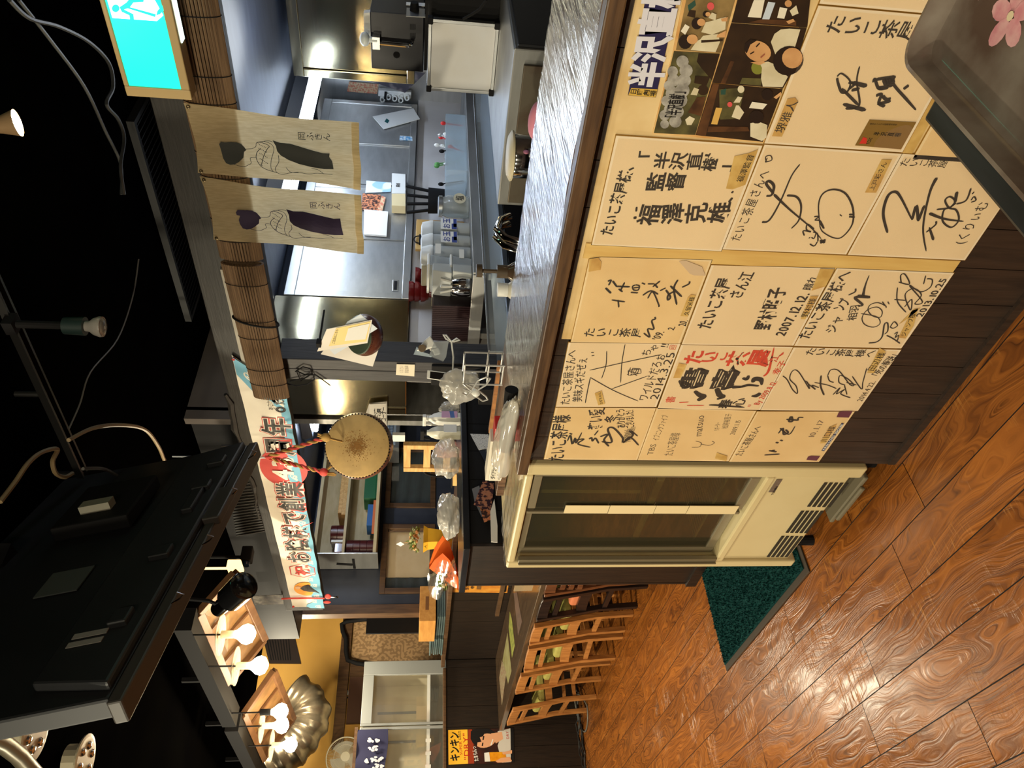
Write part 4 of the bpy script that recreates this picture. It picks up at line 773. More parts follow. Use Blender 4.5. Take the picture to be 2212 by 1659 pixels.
# cables on the floor by the poster wall
t = thing('floor_cables', (-6.3, 1.9, 0), 'tangle of black cables on the floor under the beer poster', 'cable')
for i in range(6):
    m = MB(); rn = random.Random(i); P = []
    for k in range(14): P.append((-6.42+.05*math.sin(k*.9+i)+rn.uniform(0, .09)+.02*i, 2.35-k*.07+rn.uniform(-.03, .03), .008+.006*i+rn.uniform(0, .02)*(i > 2)))
    m.tube(P, .006, 6); mk('cable', m, pm('black_cable', (24, 22, 22), rough=.45), t, smooth=True)
m = MB(); m.tube([(-6.2+.16*math.cos(a), 2.0+.14*math.sin(a), .007+.05*max(0, math.sin(a))) for a in [i*2*PI/24 for i in range(24)]], .006, 6, True); mk('cable_loop', m, pm('grey_cable', (96, 92, 84), rough=.5), t, smooth=True)
# ---- beer poster on the far panelling
XP = -6.508; PP = PX(XP)
t = thing('beer_poster', PP.p(1110, 1600), 'yellow and black beer poster on the dark panelled wall', 'poster')
m = MB(); PP.poly(m, z(12, 115, 1320, 705, 1300, 708, 1612, 120, 1630), .003, .002); mk('sheet', m, pm('poster_black', (34, 24, 22), (70, 30, 22), ns=12, rough=.4), t)
def pl_(nm, mat, d, *q): m = MB(); PP.poly(m, z(12, *q), d); return mk(nm, m, mat, t)
pl_('yellow_band', pm('poster_yellow', (240, 178, 40), (244, 190, 60), ns=9, rough=.4), .0034, 117, 1320, 290, 1314, 295, 1622, 120, 1630)
pl_('dark_edge', INK, .0036, 676, 1302, 705, 1300, 708, 1612, 680, 1612)
pl_('orange_glow', pm('poster_red', (150, 54, 26), rough=.4), .0034, 296, 1314, 330, 1312, 345, 1450, 350, 1620, 297, 1622)
PS = pm('poster_skin', (222, 164, 124), rough=.4); PSH = pm('poster_shirt', (206, 200, 190), rough=.4)
pl_('person_shirt', PSH, .0036, 560, 1330, 675, 1304, 688, 1606, 600, 1612, 560, 1460, 575, 1420)
pl_('person_hair', INK, .0038, 318, 1400, 320, 1330, 370, 1308, 480, 1306, 540, 1340, 520, 1420, 400, 1465, 340, 1440)
pl_('person_neck', PS, .0039, 500, 1350, 600, 1335, 610, 1400, 545, 1440)
pl_('person_face', PS, .004, *ell(450, 1415, 95, 62, 20, -.25))
pl_('person_fringe', INK, .0043, 345, 1440, 330, 1380, 380, 1350, 450, 1335, 430, 1375, 400, 1385, 415, 1425, 380, 1430, 375, 1465)
pl_('person_smile', PAPER, .0043, 495, 1455, 515, 1400, 522, 1405, 506, 1458); pl_('person_eye', INK, .0043, 424, 1408, 430, 1372, 442, 1374, 436, 1409); pl_('person_eye', INK, .0043, 417, 1462, 423, 1432, 434, 1434, 428, 1463)
pl_('beer_glass', pm('poster_beer', (232, 160, 30), (214, 130, 20), ns=20, rough=.3), .0044, 480, 1520, 630, 1515, 640, 1590, 490, 1602); pl_('beer_foam', PAPER, .0046, 440, 1525, 484, 1519, 494, 1602, 445, 1604)
pl_('person_hand', PS, .0048, 540, 1600, 590, 1570, 670, 1560, 690, 1600, 620, 1610, 560, 1612); pl_('person_hand', PS, .0048, 600, 1520, 690, 1500, 690, 1530, 610, 1540)
def tx(nm, mat, s, a, b, h=0, bold=.02, d=.0042): m = MB(); PP.text(m, s, z(12, *a), z(12, *b), h, False, bold, 0, 0, d); mk(nm, m, mat, t)
tx('headline', INK, 'キンキン', (178, 1600), (170, 1335), .085, .03); tx('lettering', pm('poster_crimson', (190, 30, 24), rough=.4), 'SUPER', (232, 1545), (226, 1420), .03, 0); tx('lettering', INK, 'に冷えた', (222, 1408), (215, 1325), .028, .01); tx('big_lettering', MATS['poster_crimson'], '"DRY"', (285, 1590), (270, 1345), .06, .0)
tx('lettering', PAPER, 'たまらんっ', (372, 1600), (345, 1465), .04, .02); tx('shirt_lettering', MATS['poster_crimson'], 'DRY', (652, 1400), (645, 1330), .03, 0)
# ================================================================ BLACK TABLE AND LACQUER TRAY NEXT TO THE CAMERA
t = thing('black_table', (-.1, .55, 0), 'black table with a square edge, carrying the lacquer tray in front of the autograph boards', 'table')
BT = pm('black_table_wood', (40, 42, 46), (26, 27, 30), sc=(6, 1, 1), ns=6, rough=.35, bump=.04)
m = MB(); m.box(-.403, .5, .2, .807, .756, .786); mk('tabletop', m, BT, t, bevel=.004)
for x, y in ((-.36, .765), (.45, .765), (-.36, .25), (.45, .25)): m = MB(); m.box(x-.025, x+.025, y-.025, y+.025, 0, .755); mk('leg', m, BT, t)
m = MB(); m.box(-.40, .47, .29, .86, .64, .688); mk('apron', m, BT, t) if False else None
t = thing('lacquer_tray', (-.13, .6, .787), 'worn brown lacquer tray with pink flower decals, lying on the black table', 'tray')
def rr(x0, x1, y0, y1, r, zz, n=6):
    P = []
    for cx, cy, a0 in ((x1-r, y1-r, 0), (x0+r, y1-r, PI/2), (x0+r, y0+r, PI), (x1-r, y0+r, 1.5*PI)):
        for i in range(n+1): a = a0+i*PI/2/n; P.append((cx+r*math.cos(a), cy+r*math.sin(a), zz))
    return P
TX0, TX1, TY0, TY1 = -.353, .126, .324, .8505
LAC = pm('worn_lacquer', (84, 66, 56), (122, 112, 102), ns=8, det=6, lo=.4, hi=.62, rough=.2, bump=.04, coat=1)
m = MB(); m.loft([rr(TX0+.012, TX1-.012, TY0+.012, TY1-.012, .02, .787), rr(TX0, TX1, TY0, TY1, .026, .820), rr(TX0-.001, TX1+.001, TY0-.001, TY1+.001, .027, .8238), rr(TX0+.004, TX1-.004, TY0+.004, TY1-.004, .024, .8245), rr(TX0+.010, TX1-.010, TY0+.010, TY1-.010, .02, .7985), rr(TX0+.016, TX1-.016, TY0+.016, TY1-.016, .018, .7955)], True)
mk('tray_body', m, LAC, t, smooth=True)
FLP = PZ(.7962); PINK = pm('decal_pink', (206, 130, 140), (222, 168, 170), ns=60, rough=.3); 
for (cx, cy, r, n) in ((1400, -20, 60, 5), (1500, 110, 58, 5), (1300, 120, 0, 0)):
    pass
def flower(px, py, r, nm='flower_decal'):
    c = FLP.p(px, py); m = MB()
    for i in range(5):
        a = i*2*PI/5+.4; pc = c+V((math.cos(a), math.sin(a), 0))*r*.62
        m.quad(*[pc+V((math.cos(a), math.sin(a), 0))*r*.5*math.cos(b)+V((-math.sin(a), math.cos(a), 0))*r*.34*math.sin(b)+V((0, 0, .0002*i)) for b in [k*2*PI/12 for k in range(12)]])
    mk(nm, m, PINK, t); m = MB(); m.quad(*[c+V((r*.16*math.cos(b), r*.16*math.sin(b), .0015)) for b in [k*2*PI/10 for k in range(10)]]); mk('flower_centre', m, pm('decal_cream', (226, 206, 170), rough=.3), t)
flower(2185, 35, .030); flower(2150, -60, .027); flower(2240, -30, .027)
m = MB(); FLP.line(m, [FLP.p(2165, 10), FLP.p(2155, 25), FLP.p(2150, 45)], [.008, .006, .002]); mk('leaf_decal', m, pm('decal_blue', (70, 110, 130), rough=.3), t)
# ================================================================ KITCHEN
KX = -2.9; KP = PX(KX+.004)
def cupboard(label, axis, a0, a1, face, z0, z1, depth, doors, handles, dm=None):
    """steel wall cupboard; axis 'y': front faces +X at x=face from y a0..a1, 'x': front faces -Y"""
    def B(m, u0, u1, d0, d1, c0, c1):
        if axis == 'y': m.box(face-d1, face-d0, u0, u1, c0, c1)
        else: m.box(u0, u1, face+d0, face+d1, c0, c1)
    c = ((face-depth/2, (a0+a1)/2, z0) if axis == 'y' else ((a0+a1)/2, face+depth/2, z0))
    t = thing('wall_cupboard', c, label, 'cupboard', 'steel kitchen cupboards')
    m = MB(); B(m, a0, a1, .03, depth, z0, z1); mk('body', m, STEELD, t)
    m = MB(); f = .045; B(m, a0, a1, 0, .029, z0, z0+f); B(m, a0, a1, 0, .029, z1-f*1.3, z1); B(m, a0, a0+f, 0, .029, z0+f, z1-f*1.3); B(m, a1-f, a1, 0, .029, z0+f, z1-f*1.3); mk('front_frame', m, dm or STEEL, t, bevel=.003)
    n = len(doors)-1
    for k in range(n):
        d = .006 if k % 2 else .016; m = MB(); B(m, doors[k], doors[k+1]+.012, d, d+.008, z0+f, z1-f*1.3); dr = mk('sliding_door', m, dm or STEEL, t)
        if handles[k]:
            hu, hz = handles[k]; m = MB(); B(m, hu-.05, hu+.05, d-.004, d-.0005, hz-.018, hz+.018); h = mk('handle', m, ALU, dr, bevel=.002)
            m = MB(); B(m, hu-.038, hu+.038, d-.0055, d-.0042, hz-.009, hz+.009); mk('handle_recess', m, BLACK, dr)
    return t
def ky(x, y): return atX(x, y, KX)
cupboard('steel wall cupboard behind the hanging cloths with papers taped on its doors', 'y', 4.36, 5.46, KX, 1.456, 2.156, .35, (4.405, 4.87, 5.415), ((4.47, 1.53), (5.33, 1.53)))
cupboard('steel sliding-door wall cupboard just right of the timber pillar', 'y', 3.235, 4.345, KX, 1.456, 2.156, .35, (3.28, 3.78, 4.30), ((3.36, 1.54), None))
t = thing('steel_hood_panel', (KX-.17, 2.93, 1.456), 'plain steel box panel with warm reflected light in its colour, behind the timber pillar', 'panel')
m = MB(); m.box(KX-.34, KX, 2.645, 3.225, 1.456, 2.20); mk('panel', m, STEELM, t, bevel=.004)
cupboard('steel wall cupboard at the right edge of the picture, above the black machine', 'x', -2.16, -.7, 4.30, 1.46, 2.156, .35, (-2.11, -1.72, -1.25), ((-2.02, 1.62), None), STEELM)
def paper(name, label, cat, pl, k, q, mat, t=.001, off=.0, group=None):
    m = MB(); pl.poly(m, z(k, *q), off+t, t); return mk(name, m, mat, None, label, cat, group)
KP1 = PX(KX+.002)
LEAF = pm('food_leaflet', (206, 120, 96), (214, 190, 150), ns=70, det=2, lo=.42, hi=.56, rough=.4)
LEAFD = pm('dark_leaflet', (60, 42, 40), (206, 130, 90), ns=60, det=2, lo=.45, hi=.55, rough=.4)
BLUEP = pm('blue_sheet', (214, 220, 226), (150, 186, 222), ns=9, det=0, lo=.48, hi=.52, rough=.6)
o1 = paper('leaflet', 'dark food leaflet with colourful dishes on the steel cupboard, beside the hanging cloth', 'leaflet', KP1, 4, (0, 320, 15, 165, 185, 180, 170, 325), LEAFD)
paper('leaflet', 'red and yellow food leaflet tilted under the dark one on the cupboard door', 'leaflet', KP1, 4, (150, 340, 195, 190, 232, 205, 195, 350), LEAF, off=.0012)
paper('paper_pad', 'plain white pad of sheets on the steel cupboard below the food leaflets', 'paper pad', KP1, 4, (25, 560, 30, 330, 255, 350, 240, 577), PAPER, .012)
paper('notice_sheet', 'white and blue notice sheet taped on the cupboard, above the white box', 'notice', KP1, 4, (40, 160, 50, 45, 285, 65, 280, 150), BLUEP)
t = thing('document_box', KP1.p(*z(4, 418, 200)), 'narrow white and beige box fixed upright on the cupboard door', 'box')
m = MB(); KP1.poly(m, z(4, 290, 240, 292, 48, 417, 58, 418, 240), .061, .06); mk('sleeve', m, WHITE, t); m = MB(); KP1.poly(m, z(4, 290, 352, 290, 242, 418, 242, 418, 358), .06, .058); mk('insert', m, pm('beige_card', (216, 196, 150), rough=.7), t)
m = MB(); PX(KX+.0645).text(m, '裏紙', z(4, 345, 105), z(4, 350, 65), .03, False, .01, 0, 0, 0); mk('box_writing', m, INKT, t)
paper('memo_sheaf', 'sheaf of white memo sheets with green print hanging askew on the far cupboard door', 'memo', KP1, 3, (850, 1050, 1215, 975, 1272, 1070, 950, 1160), PAPER, .006)
m = MB(); PX(KX+.0092).poly(m, z(3, 955, 1090, 975, 1060, 1000, 1080, 985, 1105), 0); mk('green_print', m, pm('green_ink', (30, 90, 90), rough=.6), bpy.data.objects['memo_sheaf'])
paper('wave_sticker', 'small blue and white sticker low on the far cupboard door', 'sticker', KP1, 3, (1090, 1255, 1095, 1215, 1205, 1225, 1208, 1262), pm('sticker_blue', (90, 160, 210), (220, 230, 236), ns=60, lo=.45, hi=.55, rough=.4))
E5 = PY(5.59)
paper('menu_sheet', 'colourful menu sheet on the far end wall of the kitchen', 'menu', E5, 3, (620, 820, 640, 730, 905, 755, 890, 842), LEAF)
paper('dark_picture_sheet', 'dark picture sheet leaning between phone and black machine', 'picture', PY(5.5), 3, (800, 715, 880, 620, 1325, 650, 1140, 830), pm('dark_photo', (60, 56, 66), (170, 156, 152), ns=9, lo=.5, hi=.75, rough=.3), .004)
m = MB(); E4 = PY(5.57)
for i in range(10): m.tube([E4.p(*z(3, 940+(i % 5)*55+18*math.sin(a), 845+12*(i % 3)+22*math.cos(a)), .02+.004*i) for a in [j*2*PI/14 for j in range(14)]], .006, 5, True)
mk('coiled_phone_cord', m, WHITE, None, 'white coiled telephone cord bunched under the dark picture sheet', 'cord', smooth=True)
t = thing('wall_phone', E5.p(*z(3, 1050, 800)), 'white wall telephone half hidden behind the dark picture sheet', 'telephone')
m = MB(); E5.poly(m, z(3, 900, 835, 905, 780, 1200, 800, 1195, 860), .05, .045); mk('handset_base', m, WHITE, t, bevel=.006); m = MB(); E5.poly(m, z(3, 955, 850, 960, 790, 980, 792, 978, 852), .07, .02); mk('handset', m, BLACK, t)
# ---- tube lights
def tube_light(label, x, y0, y1, zt, w_=.1, strength=60, group='kitchen tube lights'):
    t = thing('tube_light', (x, (y0+y1)/2, zt), label, 'light', group)
    m = MB()
    m.loft([[(x-w_*1.1, yy, zt+.085), (x-w_*.8, yy, zt+.02), (x+w_*.9, yy, zt+.03), (x+w_*1.3, yy, zt+.098), (x-w_*1.0, yy, zt+.098)] for yy in (y0, y1)]); mk('housing', m, pm('lamp_housing', (96, 98, 104), rough=.4, metal=.3), t)
    m = MB(); m.cyl((x-.01, y0+.01, zt-.002), (x-.01, y1-.01, zt-.002), .018, n=14); mk('tube', m, pm('tube_glow', (236, 244, 255), emit=strength, ec=(214, 232, 255)), t, smooth=True)
MATS.pop('tube_glow', None)
tube_light('added tube light beyond the picture edge, brightening the right part of the kitchen', .1, 3.3, 4.3, 2.10, strength=40)  # unseen tube, added for its light on the kitchen
MATS.pop('tube_glow')
tube_light('lit fluorescent tube light on the kitchen ceiling behind the hanging cloths', -2.44, 3.35, 4.95, 2.10, strength=70)
m0 = MATS.pop('tube_glow')
tube_light('short lit fluorescent tube light on the ceiling above the steel cupboard left of the pillar', -4.42, 3.46, 3.86, 2.14, strength=90)
# ---- overshelf and cold counter along the left side of the kitchen
t = thing('steel_overshelf', (-2.65, 4.0, 0), 'steel overshelf crowded with tubs and trays under the wall cupboards', 'shelf')
m = MB(); m.box(-2.93, -2.40, 2.89, 5.3, 1.098, 1.132); mk('shelf_top', m, STEELD, t, bevel=.003)
m = MB(); m.box(-2.408, -2.396, 2.885, 5.3, 1.07, 1.134); m.box(-2.93, -2.41, 2.882, 2.8895, 1.07, 1.134); mk('edge_rail', m, STEEL, t, bevel=.002)
for x, y in ((-2.46, 2.95), (-2.88, 2.95), (-2.46, 5.2), (-2.88, 5.2)): m = MB(); m.box(x-.02, x+.02, y-.02, y+.02, 0, 1.097); mk('leg', m, STEEL, t)
t = thing('cold_counter', (-2.2, 3.2, 0), 'black-fronted kitchen counter with low glass guard behind the bar', 'counter')
m = MB(); m.box(-2.385, -2.005, 2.0, 4.4, .08, 1.025); mk('body', m, pm('black_glass_front', (16, 15, 17), rough=.15), t, bevel=.004)
m = MB(); m.box(-2.39, -2.0, 1.95, 4.45, 1.026, 1.05); mk('steel_top', m, pm('blue_grey_steel', (110, 118, 128), rough=.35, metal=.8), t, bevel=.003)
m = MB(); m.box(-2.02, -2.014, 1.97, 4.4, 1.05, 1.125); mk('glass_guard', m, clear('guard_glass', (240, 246, 250), .03, .86), t)
m = MB(); m.box(-2.025, -2.009, 1.97, 4.4, 1.1255, 1.131); mk('guard_edge', m, ALU, t)
m = MB(); m.box(-2.38, -2.03, 1.985, 1.998, .2, 1.02); mk('end_panel', m, STEELD, t)
for x, y in ((-2.3, 2.1), (-2.08, 2.1), (-2.3, 4.3), (-2.08, 4.3)): m = MB(); m.cyl((x, y, 0), (x, y, .08), .02); mk('foot', m, STEELD, t)
# ---- goods on the overshelf (z = 1.132)
SZ = 1.1325
TUB = pm('tub_plastic', (206, 210, 210), rough=.35, transl=.25); TUBC = pm('cream_plastic', (214, 204, 176), rough=.4, transl=.15); CLR = clear('clear_tub', (235, 240, 244), .1, .72)
def sx(y, X=-2.47): p = atX(1018, y, X); return p.y
GT = 'tubs on the kitchen overshelf'
for k, (yp, lab) in enumerate(((474, 'white tub with blue wave label, nearer the glass jar'), (502, 'white tub with blue wave label, left of the other labelled one'), (527, 'plain white tub without label, left of the labelled tubs'))):
    y = sx(yp); t = thing('lidded_tub', (-2.56, y, SZ), lab, 'tub', GT); m = MB()
    m.lathe((-2.56, y, SZ), (0, 0, 1), [(0, .050), (.005, .053), (.20, .055)], 24); mk('tub_body', m, TUB, t, smooth=True)
    m = MB(); m.lathe((-2.56, y, SZ+.201), (0, 0, 1), [(0, .058), (.014, .058), (.03, .053), (.06, .045), (.066, .02)], 24); mk('lid', m, WHITE, t, smooth=True)
    if k < 2:
        P = PX(-2.47); m = MB(); m.box(-2.508, -2.505, y-.05, y+.045, SZ+.07, SZ+.16); mk('label', m, PAPER, t)
        m = MB(); m.box(-2.5048, -2.5043, y-.05, y-.0, SZ+.072, SZ+.1); m.box(-2.5048, -2.5043, y-.03, y+.045, SZ+.072, SZ+.09); mk('wave_print', m, pm('wave_blue', (60, 74, 140), rough=.5), t)
        m = MB(); Q = Plane((-2.5036, y, SZ), (1, 0, 0), (0, 1, 0), (0, 0, 1)); a = V((-2.5036, y-.025, SZ+.128)); 
        for i, ch in enumerate('お玉'): Q.char(m, ch, a+V((0, .048*i, 0)), Q.ux, Q.uy, .045, .045, .015)
        mk('label_writing', m, MATS['wave_blue'], t)
def boxtub(lab, x0, x1, y0, y1, z0, h, mat, lid=None, name='storage_box', inner=None, grp=GT):
    t = thing(name, ((x0+x1)/2, (y0+y1)/2, z0), lab, 'box', grp); m = MB()
    m.loft([[(x0+i, y0+i, zz), (x1-i, y0+i, zz), (x1-i, y1-i, zz), (x0+i, y1-i, zz)] for i, zz in ((.008, z0), (0, z0+h))]); mk('box_body', m, mat, t, bevel=.006)
    if lid: m = MB(); m.box(x0-.004, x1+.004, y0-.004, y1+.004, z0+h+.001, z0+h+.014); mk('lid', m, lid, t, bevel=.004)
    return t
ya, yb = sx(575), sx(553)
t = boxtub('stacked clear box with a white label, lower one left of the white tubs', -2.66, -2.47, ya, yb, SZ, .10, CLR, WHITE); m = MB(); m.box(-2.4685, -2.4665, ya+.06, ya+.13, SZ+.04, SZ+.065); mk('label', m, PAPER, t)
t = boxtub('stacked clear box with a white label, upper one left of the white tubs', -2.66, -2.47, ya, yb, SZ+.115, .10, CLR, WHITE); m = MB(); m.box(-2.4685, -2.4665, ya+.09, ya+.17, SZ+.16, SZ+.19); mk('label', m, PAPER, t)
ya, yb = sx(604), sx(577)
ya = max(ya, 3.04)
boxtub('milky lidless box beneath another, left of the stacked clear boxes', -2.66, -2.47, ya, yb-.035, SZ, .10, TUB); boxtub('milky box on top of another, left of the stacked clear boxes', -2.66, -2.47, ya, yb-.035, SZ+.103, .10, TUB)
# red lacquer bowls standing behind
LQ = pm('red_lacquer', (112, 26, 26), rough=.25, coat=.4); LQD = pm('dark_lacquer', (48, 30, 32), rough=.25, coat=.4)
def bowl(x, y, zz, lab, grp, mat=LQ, r=.06):
    t = mk('lacquer_bowl', MB().lathe((x, y, zz), (0, 0, 1), [(0, r*.55), (.012, r*.52), (.016, r*.7), (.04, r*.95), (.06, r), (.058, r*.95), (.03, r*.8), (.02, .005)], 20), mat, None, lab, 'bowl', grp, smooth=True); return t
m = MB(); m.box(-2.93, -2.80, 2.90, 3.45, SZ, SZ+.2) if False else m.box(-2.93, -2.81, 3.21, 3.45, SZ, SZ+.2); mk('carton', m, TUBC, None, 'long cream carton behind the stacked boxes, red bowls on top', 'carton', bevel=.004)
for i, (yp, n) in enumerate(((598, 2), (630, 3))):
    p = atX(930, yp, -2.865)
    for j in range(n): bowl(-2.865, 3.385-.125*i, SZ+.2005+j*.034, 'red lacquer bowl in the %s stack on the cream carton, %s' % (('shorter', 'taller')[i], ('lowest', 'second up', 'topmost')[j]), 'red bowls on the carton')
# steel pot and upright trays near the pillar
p = atY(1016, 618, 2.97); t = thing('steel_pot', (p.x, 2.97, SZ), 'polished steel pot at the near corner of the overshelf', 'pot')
m = MB(); m.lathe((p.x, 2.97, SZ), (0, 0, 1), [(0, .045), (.01, .055), (.05, .058), (.085, .05), (.1, .045), (.098, .04)], 24); mk('pot_body', m, CHROME, t, smooth=True)
m = MB()
for i in range(5): a = i*1.3; m.cyl((p.x+.015*math.cos(a), 2.97+.015*math.sin(a), SZ+.06), (p.x+.04*math.cos(a), 2.97+.04*math.sin(a), SZ+.16), .006, n=6)
mk('utensils', m, WHITE, t)
TRAYD = pm('tray_black', (36, 26, 28), rough=.3)
t0 = None; xs0 = atY(1014, 634, 2.97).x-.03
for i in range(19):
    x = xs0-i*.0135
    if t0 is None:
        m = MB(); m.box(-.0028, .0028, 2.90, 3.2, 0, .19); m.v = [v+V((x, 0, SZ)) for v in m.v]
        t0 = mk('serving_tray', m, TRAYD, None, 'dark lacquer serving tray standing on edge in the tight row by the pillar', 'tray', 'upright serving trays')
        m = MB(); m.box(x-.0055, x+.0055, 2.897, 3.203, SZ+.1901, SZ+.197); m.box(x-.0055, x+.0055, 2.893, 2.8965, SZ, SZ+.197); mk('rim', m, LQD, t0)
    else: dup(t0, (-i*.0135, 0, 0))
pa = atY(966, 650, 3.05)
boxtub('cream bin above the upright trays', max(pa.x-.09, -2.79), max(pa.x-.09, -2.79)+.15, 3.22, 3.40, SZ, .26, TUBC, None, 'cream_bin', grp=None)
# right part: clear organiser of utensils, black box, jar, clip board
ya, yb = sx(369), sx(250)
t = thing('utensil_organiser', (-2.56, (ya+yb)/2, SZ), 'clear plastic organiser full of ladles and utensils', 'organiser')
m = MB(); m.box(-2.66, -2.47, ya, yb, SZ, SZ+.008)
for k in range(4): yy = ya+(yb-ya)*k/3; m.box(-2.66, -2.47, yy-.003, yy+.003, SZ+.008, SZ+.13)
m.box(-2.474, -2.468, ya, yb, SZ+.008, SZ+.13); m.box(-2.664, -2.658, ya, yb, SZ+.008, SZ+.13); mk('tray_walls', m, clear('organiser_plastic', (235, 242, 246), .1, .72), t)
rn = random.Random(5); UT = (STEEL, pm('ut_red', (196, 40, 36), rough=.4), WHITE, pm('ut_green', (90, 150, 80), rough=.4), BLACK)
for i in range(14):
    m = MB(); y = rn.uniform(ya+.04, yb-.04); x = rn.uniform(-2.63, -2.5); a = V((x, y, SZ+.015)); b = a+V((rn.uniform(-.02, .02), rn.uniform(-.09, .09), rn.uniform(.08, .17))); b.y = min(max(b.y, ya+.02), yb-.02); m.cyl(a, b, .004, n=6); m.ball(b, .014, 8, 6, (1, .6, 1.3)); mk('utensil', m, UT[i % 5], t, smooth=True)
yc = sx(378); boxtub('small black caddy of cutlery by the clear organiser', -2.68, -2.56, yc-.02, yc+.19, SZ, .15, BLACK, None, 'cutlery_caddy', grp=None) if False else None
t = thing('cutlery_caddy', (-2.76, sx(350), SZ), 'black round caddy with black-handled tools behind the clear organiser', 'caddy'); y = sx(350)
m = MB(); m.lathe((-2.76, y, SZ), (0, 0, 1), [(0, .07), (.23, .08), (.23, .075), (.1, .07)], 20); mk('cup', m, BLACK, t, smooth=True)
for i in range(4): m = MB(); m.bar((-2.76+.02*(i-1.5), y+.02*(i-1.5), SZ+.12), (-2.76+.03*(i-1.5), y+.05*(i-1.5), SZ+.36), .02, .01); mk('tool_handle', m, BLACK, t)
y = sx(430); t = thing('glass_jar', (-2.53, y, SZ), 'clear glass jar with a round cream label on the overshelf', 'jar')
m = MB(); m.lathe((-2.53, y, SZ), (0, 0, 1), [(0, .06), (.01, .065), (.12, .065), (.14, .055), (.15, .055)], 24); mk('jar_body', m, clear('jar_glass', (220, 226, 226), .04, .7), t, smooth=True)
m = MB(); m.lathe((-2.53, y, SZ+.1505), (0, 0, 1), [(0, .06), (.02, .06), (.025, .05)], 24); mk('lid', m, ALU, t, smooth=True)
m = MB(); Q = PX(-2.463); Q.disc(m, (-2.463, y-.01, SZ+.055), .05, .035, .001); mk('label', m, TUBC, t); m = MB(); Q.char(m, '塩', V((-2.4612, y-.01, SZ+.055)), Q.ux, Q.uy, .05, .05, .01); mk('label_writing', m, INK, t)
y = sx(395); t = thing('clip_board', (-2.86, y, SZ), 'wooden board leaning on the back of the overshelf with a black clip', 'board')
m = MB(); m.box(-2.88, -2.86, y-.14, y+.16, SZ, SZ+.3); mk('board', m, pm('ply', (190, 150, 88), (176, 134, 74), ns=5, rough=.5), t, bevel=.003); m = MB(); m.box(-2.859, -2.84, y-.1, y-.02, SZ+.2, SZ+.28); m.tube([(-2.85, y-.06+.035*math.cos(a), SZ+.281+.03*math.sin(a)) for a in [i*PI/8 for i in range(9)]], .004, 6); mk('clip', m, BLACK, t)
# ---- machine, white board and steel unit on the right
t = thing('steel_unit', (-1.4, 2.85, 0), 'rusty steel kitchen unit behind the bar, black side panel on its right', 'kitchen unit')
m = MB(); m.box(-1.72, -1.10, 2.49, 3.6, .12, 1.098); mk('body', m, STEELD, t, bevel=.006)
m = MB(); m.box(-1.10, -1.088, 2.50, 3.6, .3, 1.085); mk('side_panel', m, pm('black_panel', (26, 26, 29), rough=.3), t, bevel=.003)
RUST = pm('rusty_steel', (92, 84, 72), (70, 48, 34), ns=7, det=6, lo=.5, hi=.75, rough=.4, metal=.7)
m = MB(); m.box(-1.70, -1.15, 2.478, 2.489, .35, 1.06); mk('front_panel', m, RUST, t, bevel=.003)
m = MB(); m.tube([(-1.62, 2.44, .6), (-1.62, 2.44, .93), (-1.58, 2.44, .98), (-1.5, 2.44, 1.0), (-1.42, 2.44, .98), (-1.38, 2.44, .93), (-1.38, 2.44, .6)], .014, 10); mk('bent_pipe', m, pm('brass_pipe', (150, 124, 72), rough=.3, metal=.9), t, smooth=True)
for x in (-1.66, -1.14): m = MB(); m.box(x-.03, x+.03, 2.55, 3.5, 0, .12); mk('foot', m, BLACK, t)
t = thing('magnetic_whiteboard', (-1.43, 3.1, 1.099), 'small magnetic whiteboard with metal frame standing under the black machine', 'whiteboard')
wx0, wx1, wz0, wz1 = -1.575, -1.275, 1.0985, 1.385
m = MB(); m.box(wx0+.012, wx1-.012, 3.10, 3.112, wz0+.012, wz1-.012); mk('board', m, pm('board_white', (206, 206, 208), (196, 192, 186), ns=3, rough=.22), t)
m = MB(); m.box(wx0, wx1, 3.092, 3.118, wz0+.0, wz0+.014); m.box(wx0, wx1, 3.092, 3.118, wz1-.014, wz1); m.box(wx0, wx0+.014, 3.092, 3.118, wz0+.014, wz1-.014); m.box(wx1-.014, wx1, 3.092, 3.118, wz0+.014, wz1-.014); mk('frame', m, ALU, t, bevel=.002)
for x in (wx0+.008, wx1-.008):
    for q in (wz0+.009, wz1-.008): m = MB(); m.box(x-.014, x+.014, 3.087, 3.1185, q-.011, q+.011); mk('corner_cap', m, BLACK, t, bevel=.004)
t = thing('black_cabinet_case', (-1.4, 3.4, 1.099), 'open black case behind the whiteboard, carrying the black machine', 'case')
m = MB(); m.box(-1.52, -.85, 3.16, 3.18, 1.099, 1.385); m.box(-1.52, -.85, 3.58, 3.6, 1.099, 1.385); m.box(-1.52, -.85, 3.16, 3.6, 1.386, 1.40); m.box(-1.52, -.85, 3.181, 3.579, 1.099, 1.11); mk('case', m, BLACK, t)
t = thing('kitchen_machine', (-1.39, 3.35, 1.401), 'black boxy kitchen machine with knob and labels, above the whiteboard', 'machine')
MCH = pm('machine_black', (34, 34, 40), (28, 27, 31), ns=4, rough=.3, metal=.3)
m = MB(); m.box(-1.525, -1.29, 3.15, 3.62, 1.402, 1.62); mk('housing', m, MCH, t, bevel=.004)
MP = PX(-1.29); MF = PY(3.15)
m = MB(); MP.poly(m, z(3, 1150, 150, 1155, 75, 1325, 85, 1322, 158), .003, .003); mk('control_plate', m, ALU, t); m = MB(); p = MP.p(*z(3, 1225, 100)); m.cyl(p, p+V((.035, 0, 0)), .02, .016, 14); mk('knob', m, BLACK, t, smooth=True)
m = MB(); MP.poly(m, z(3, 1150, 48, 1152, 22, 1320, 32, 1318, 60), .002, .002); mk('label', m, PAPER, t);
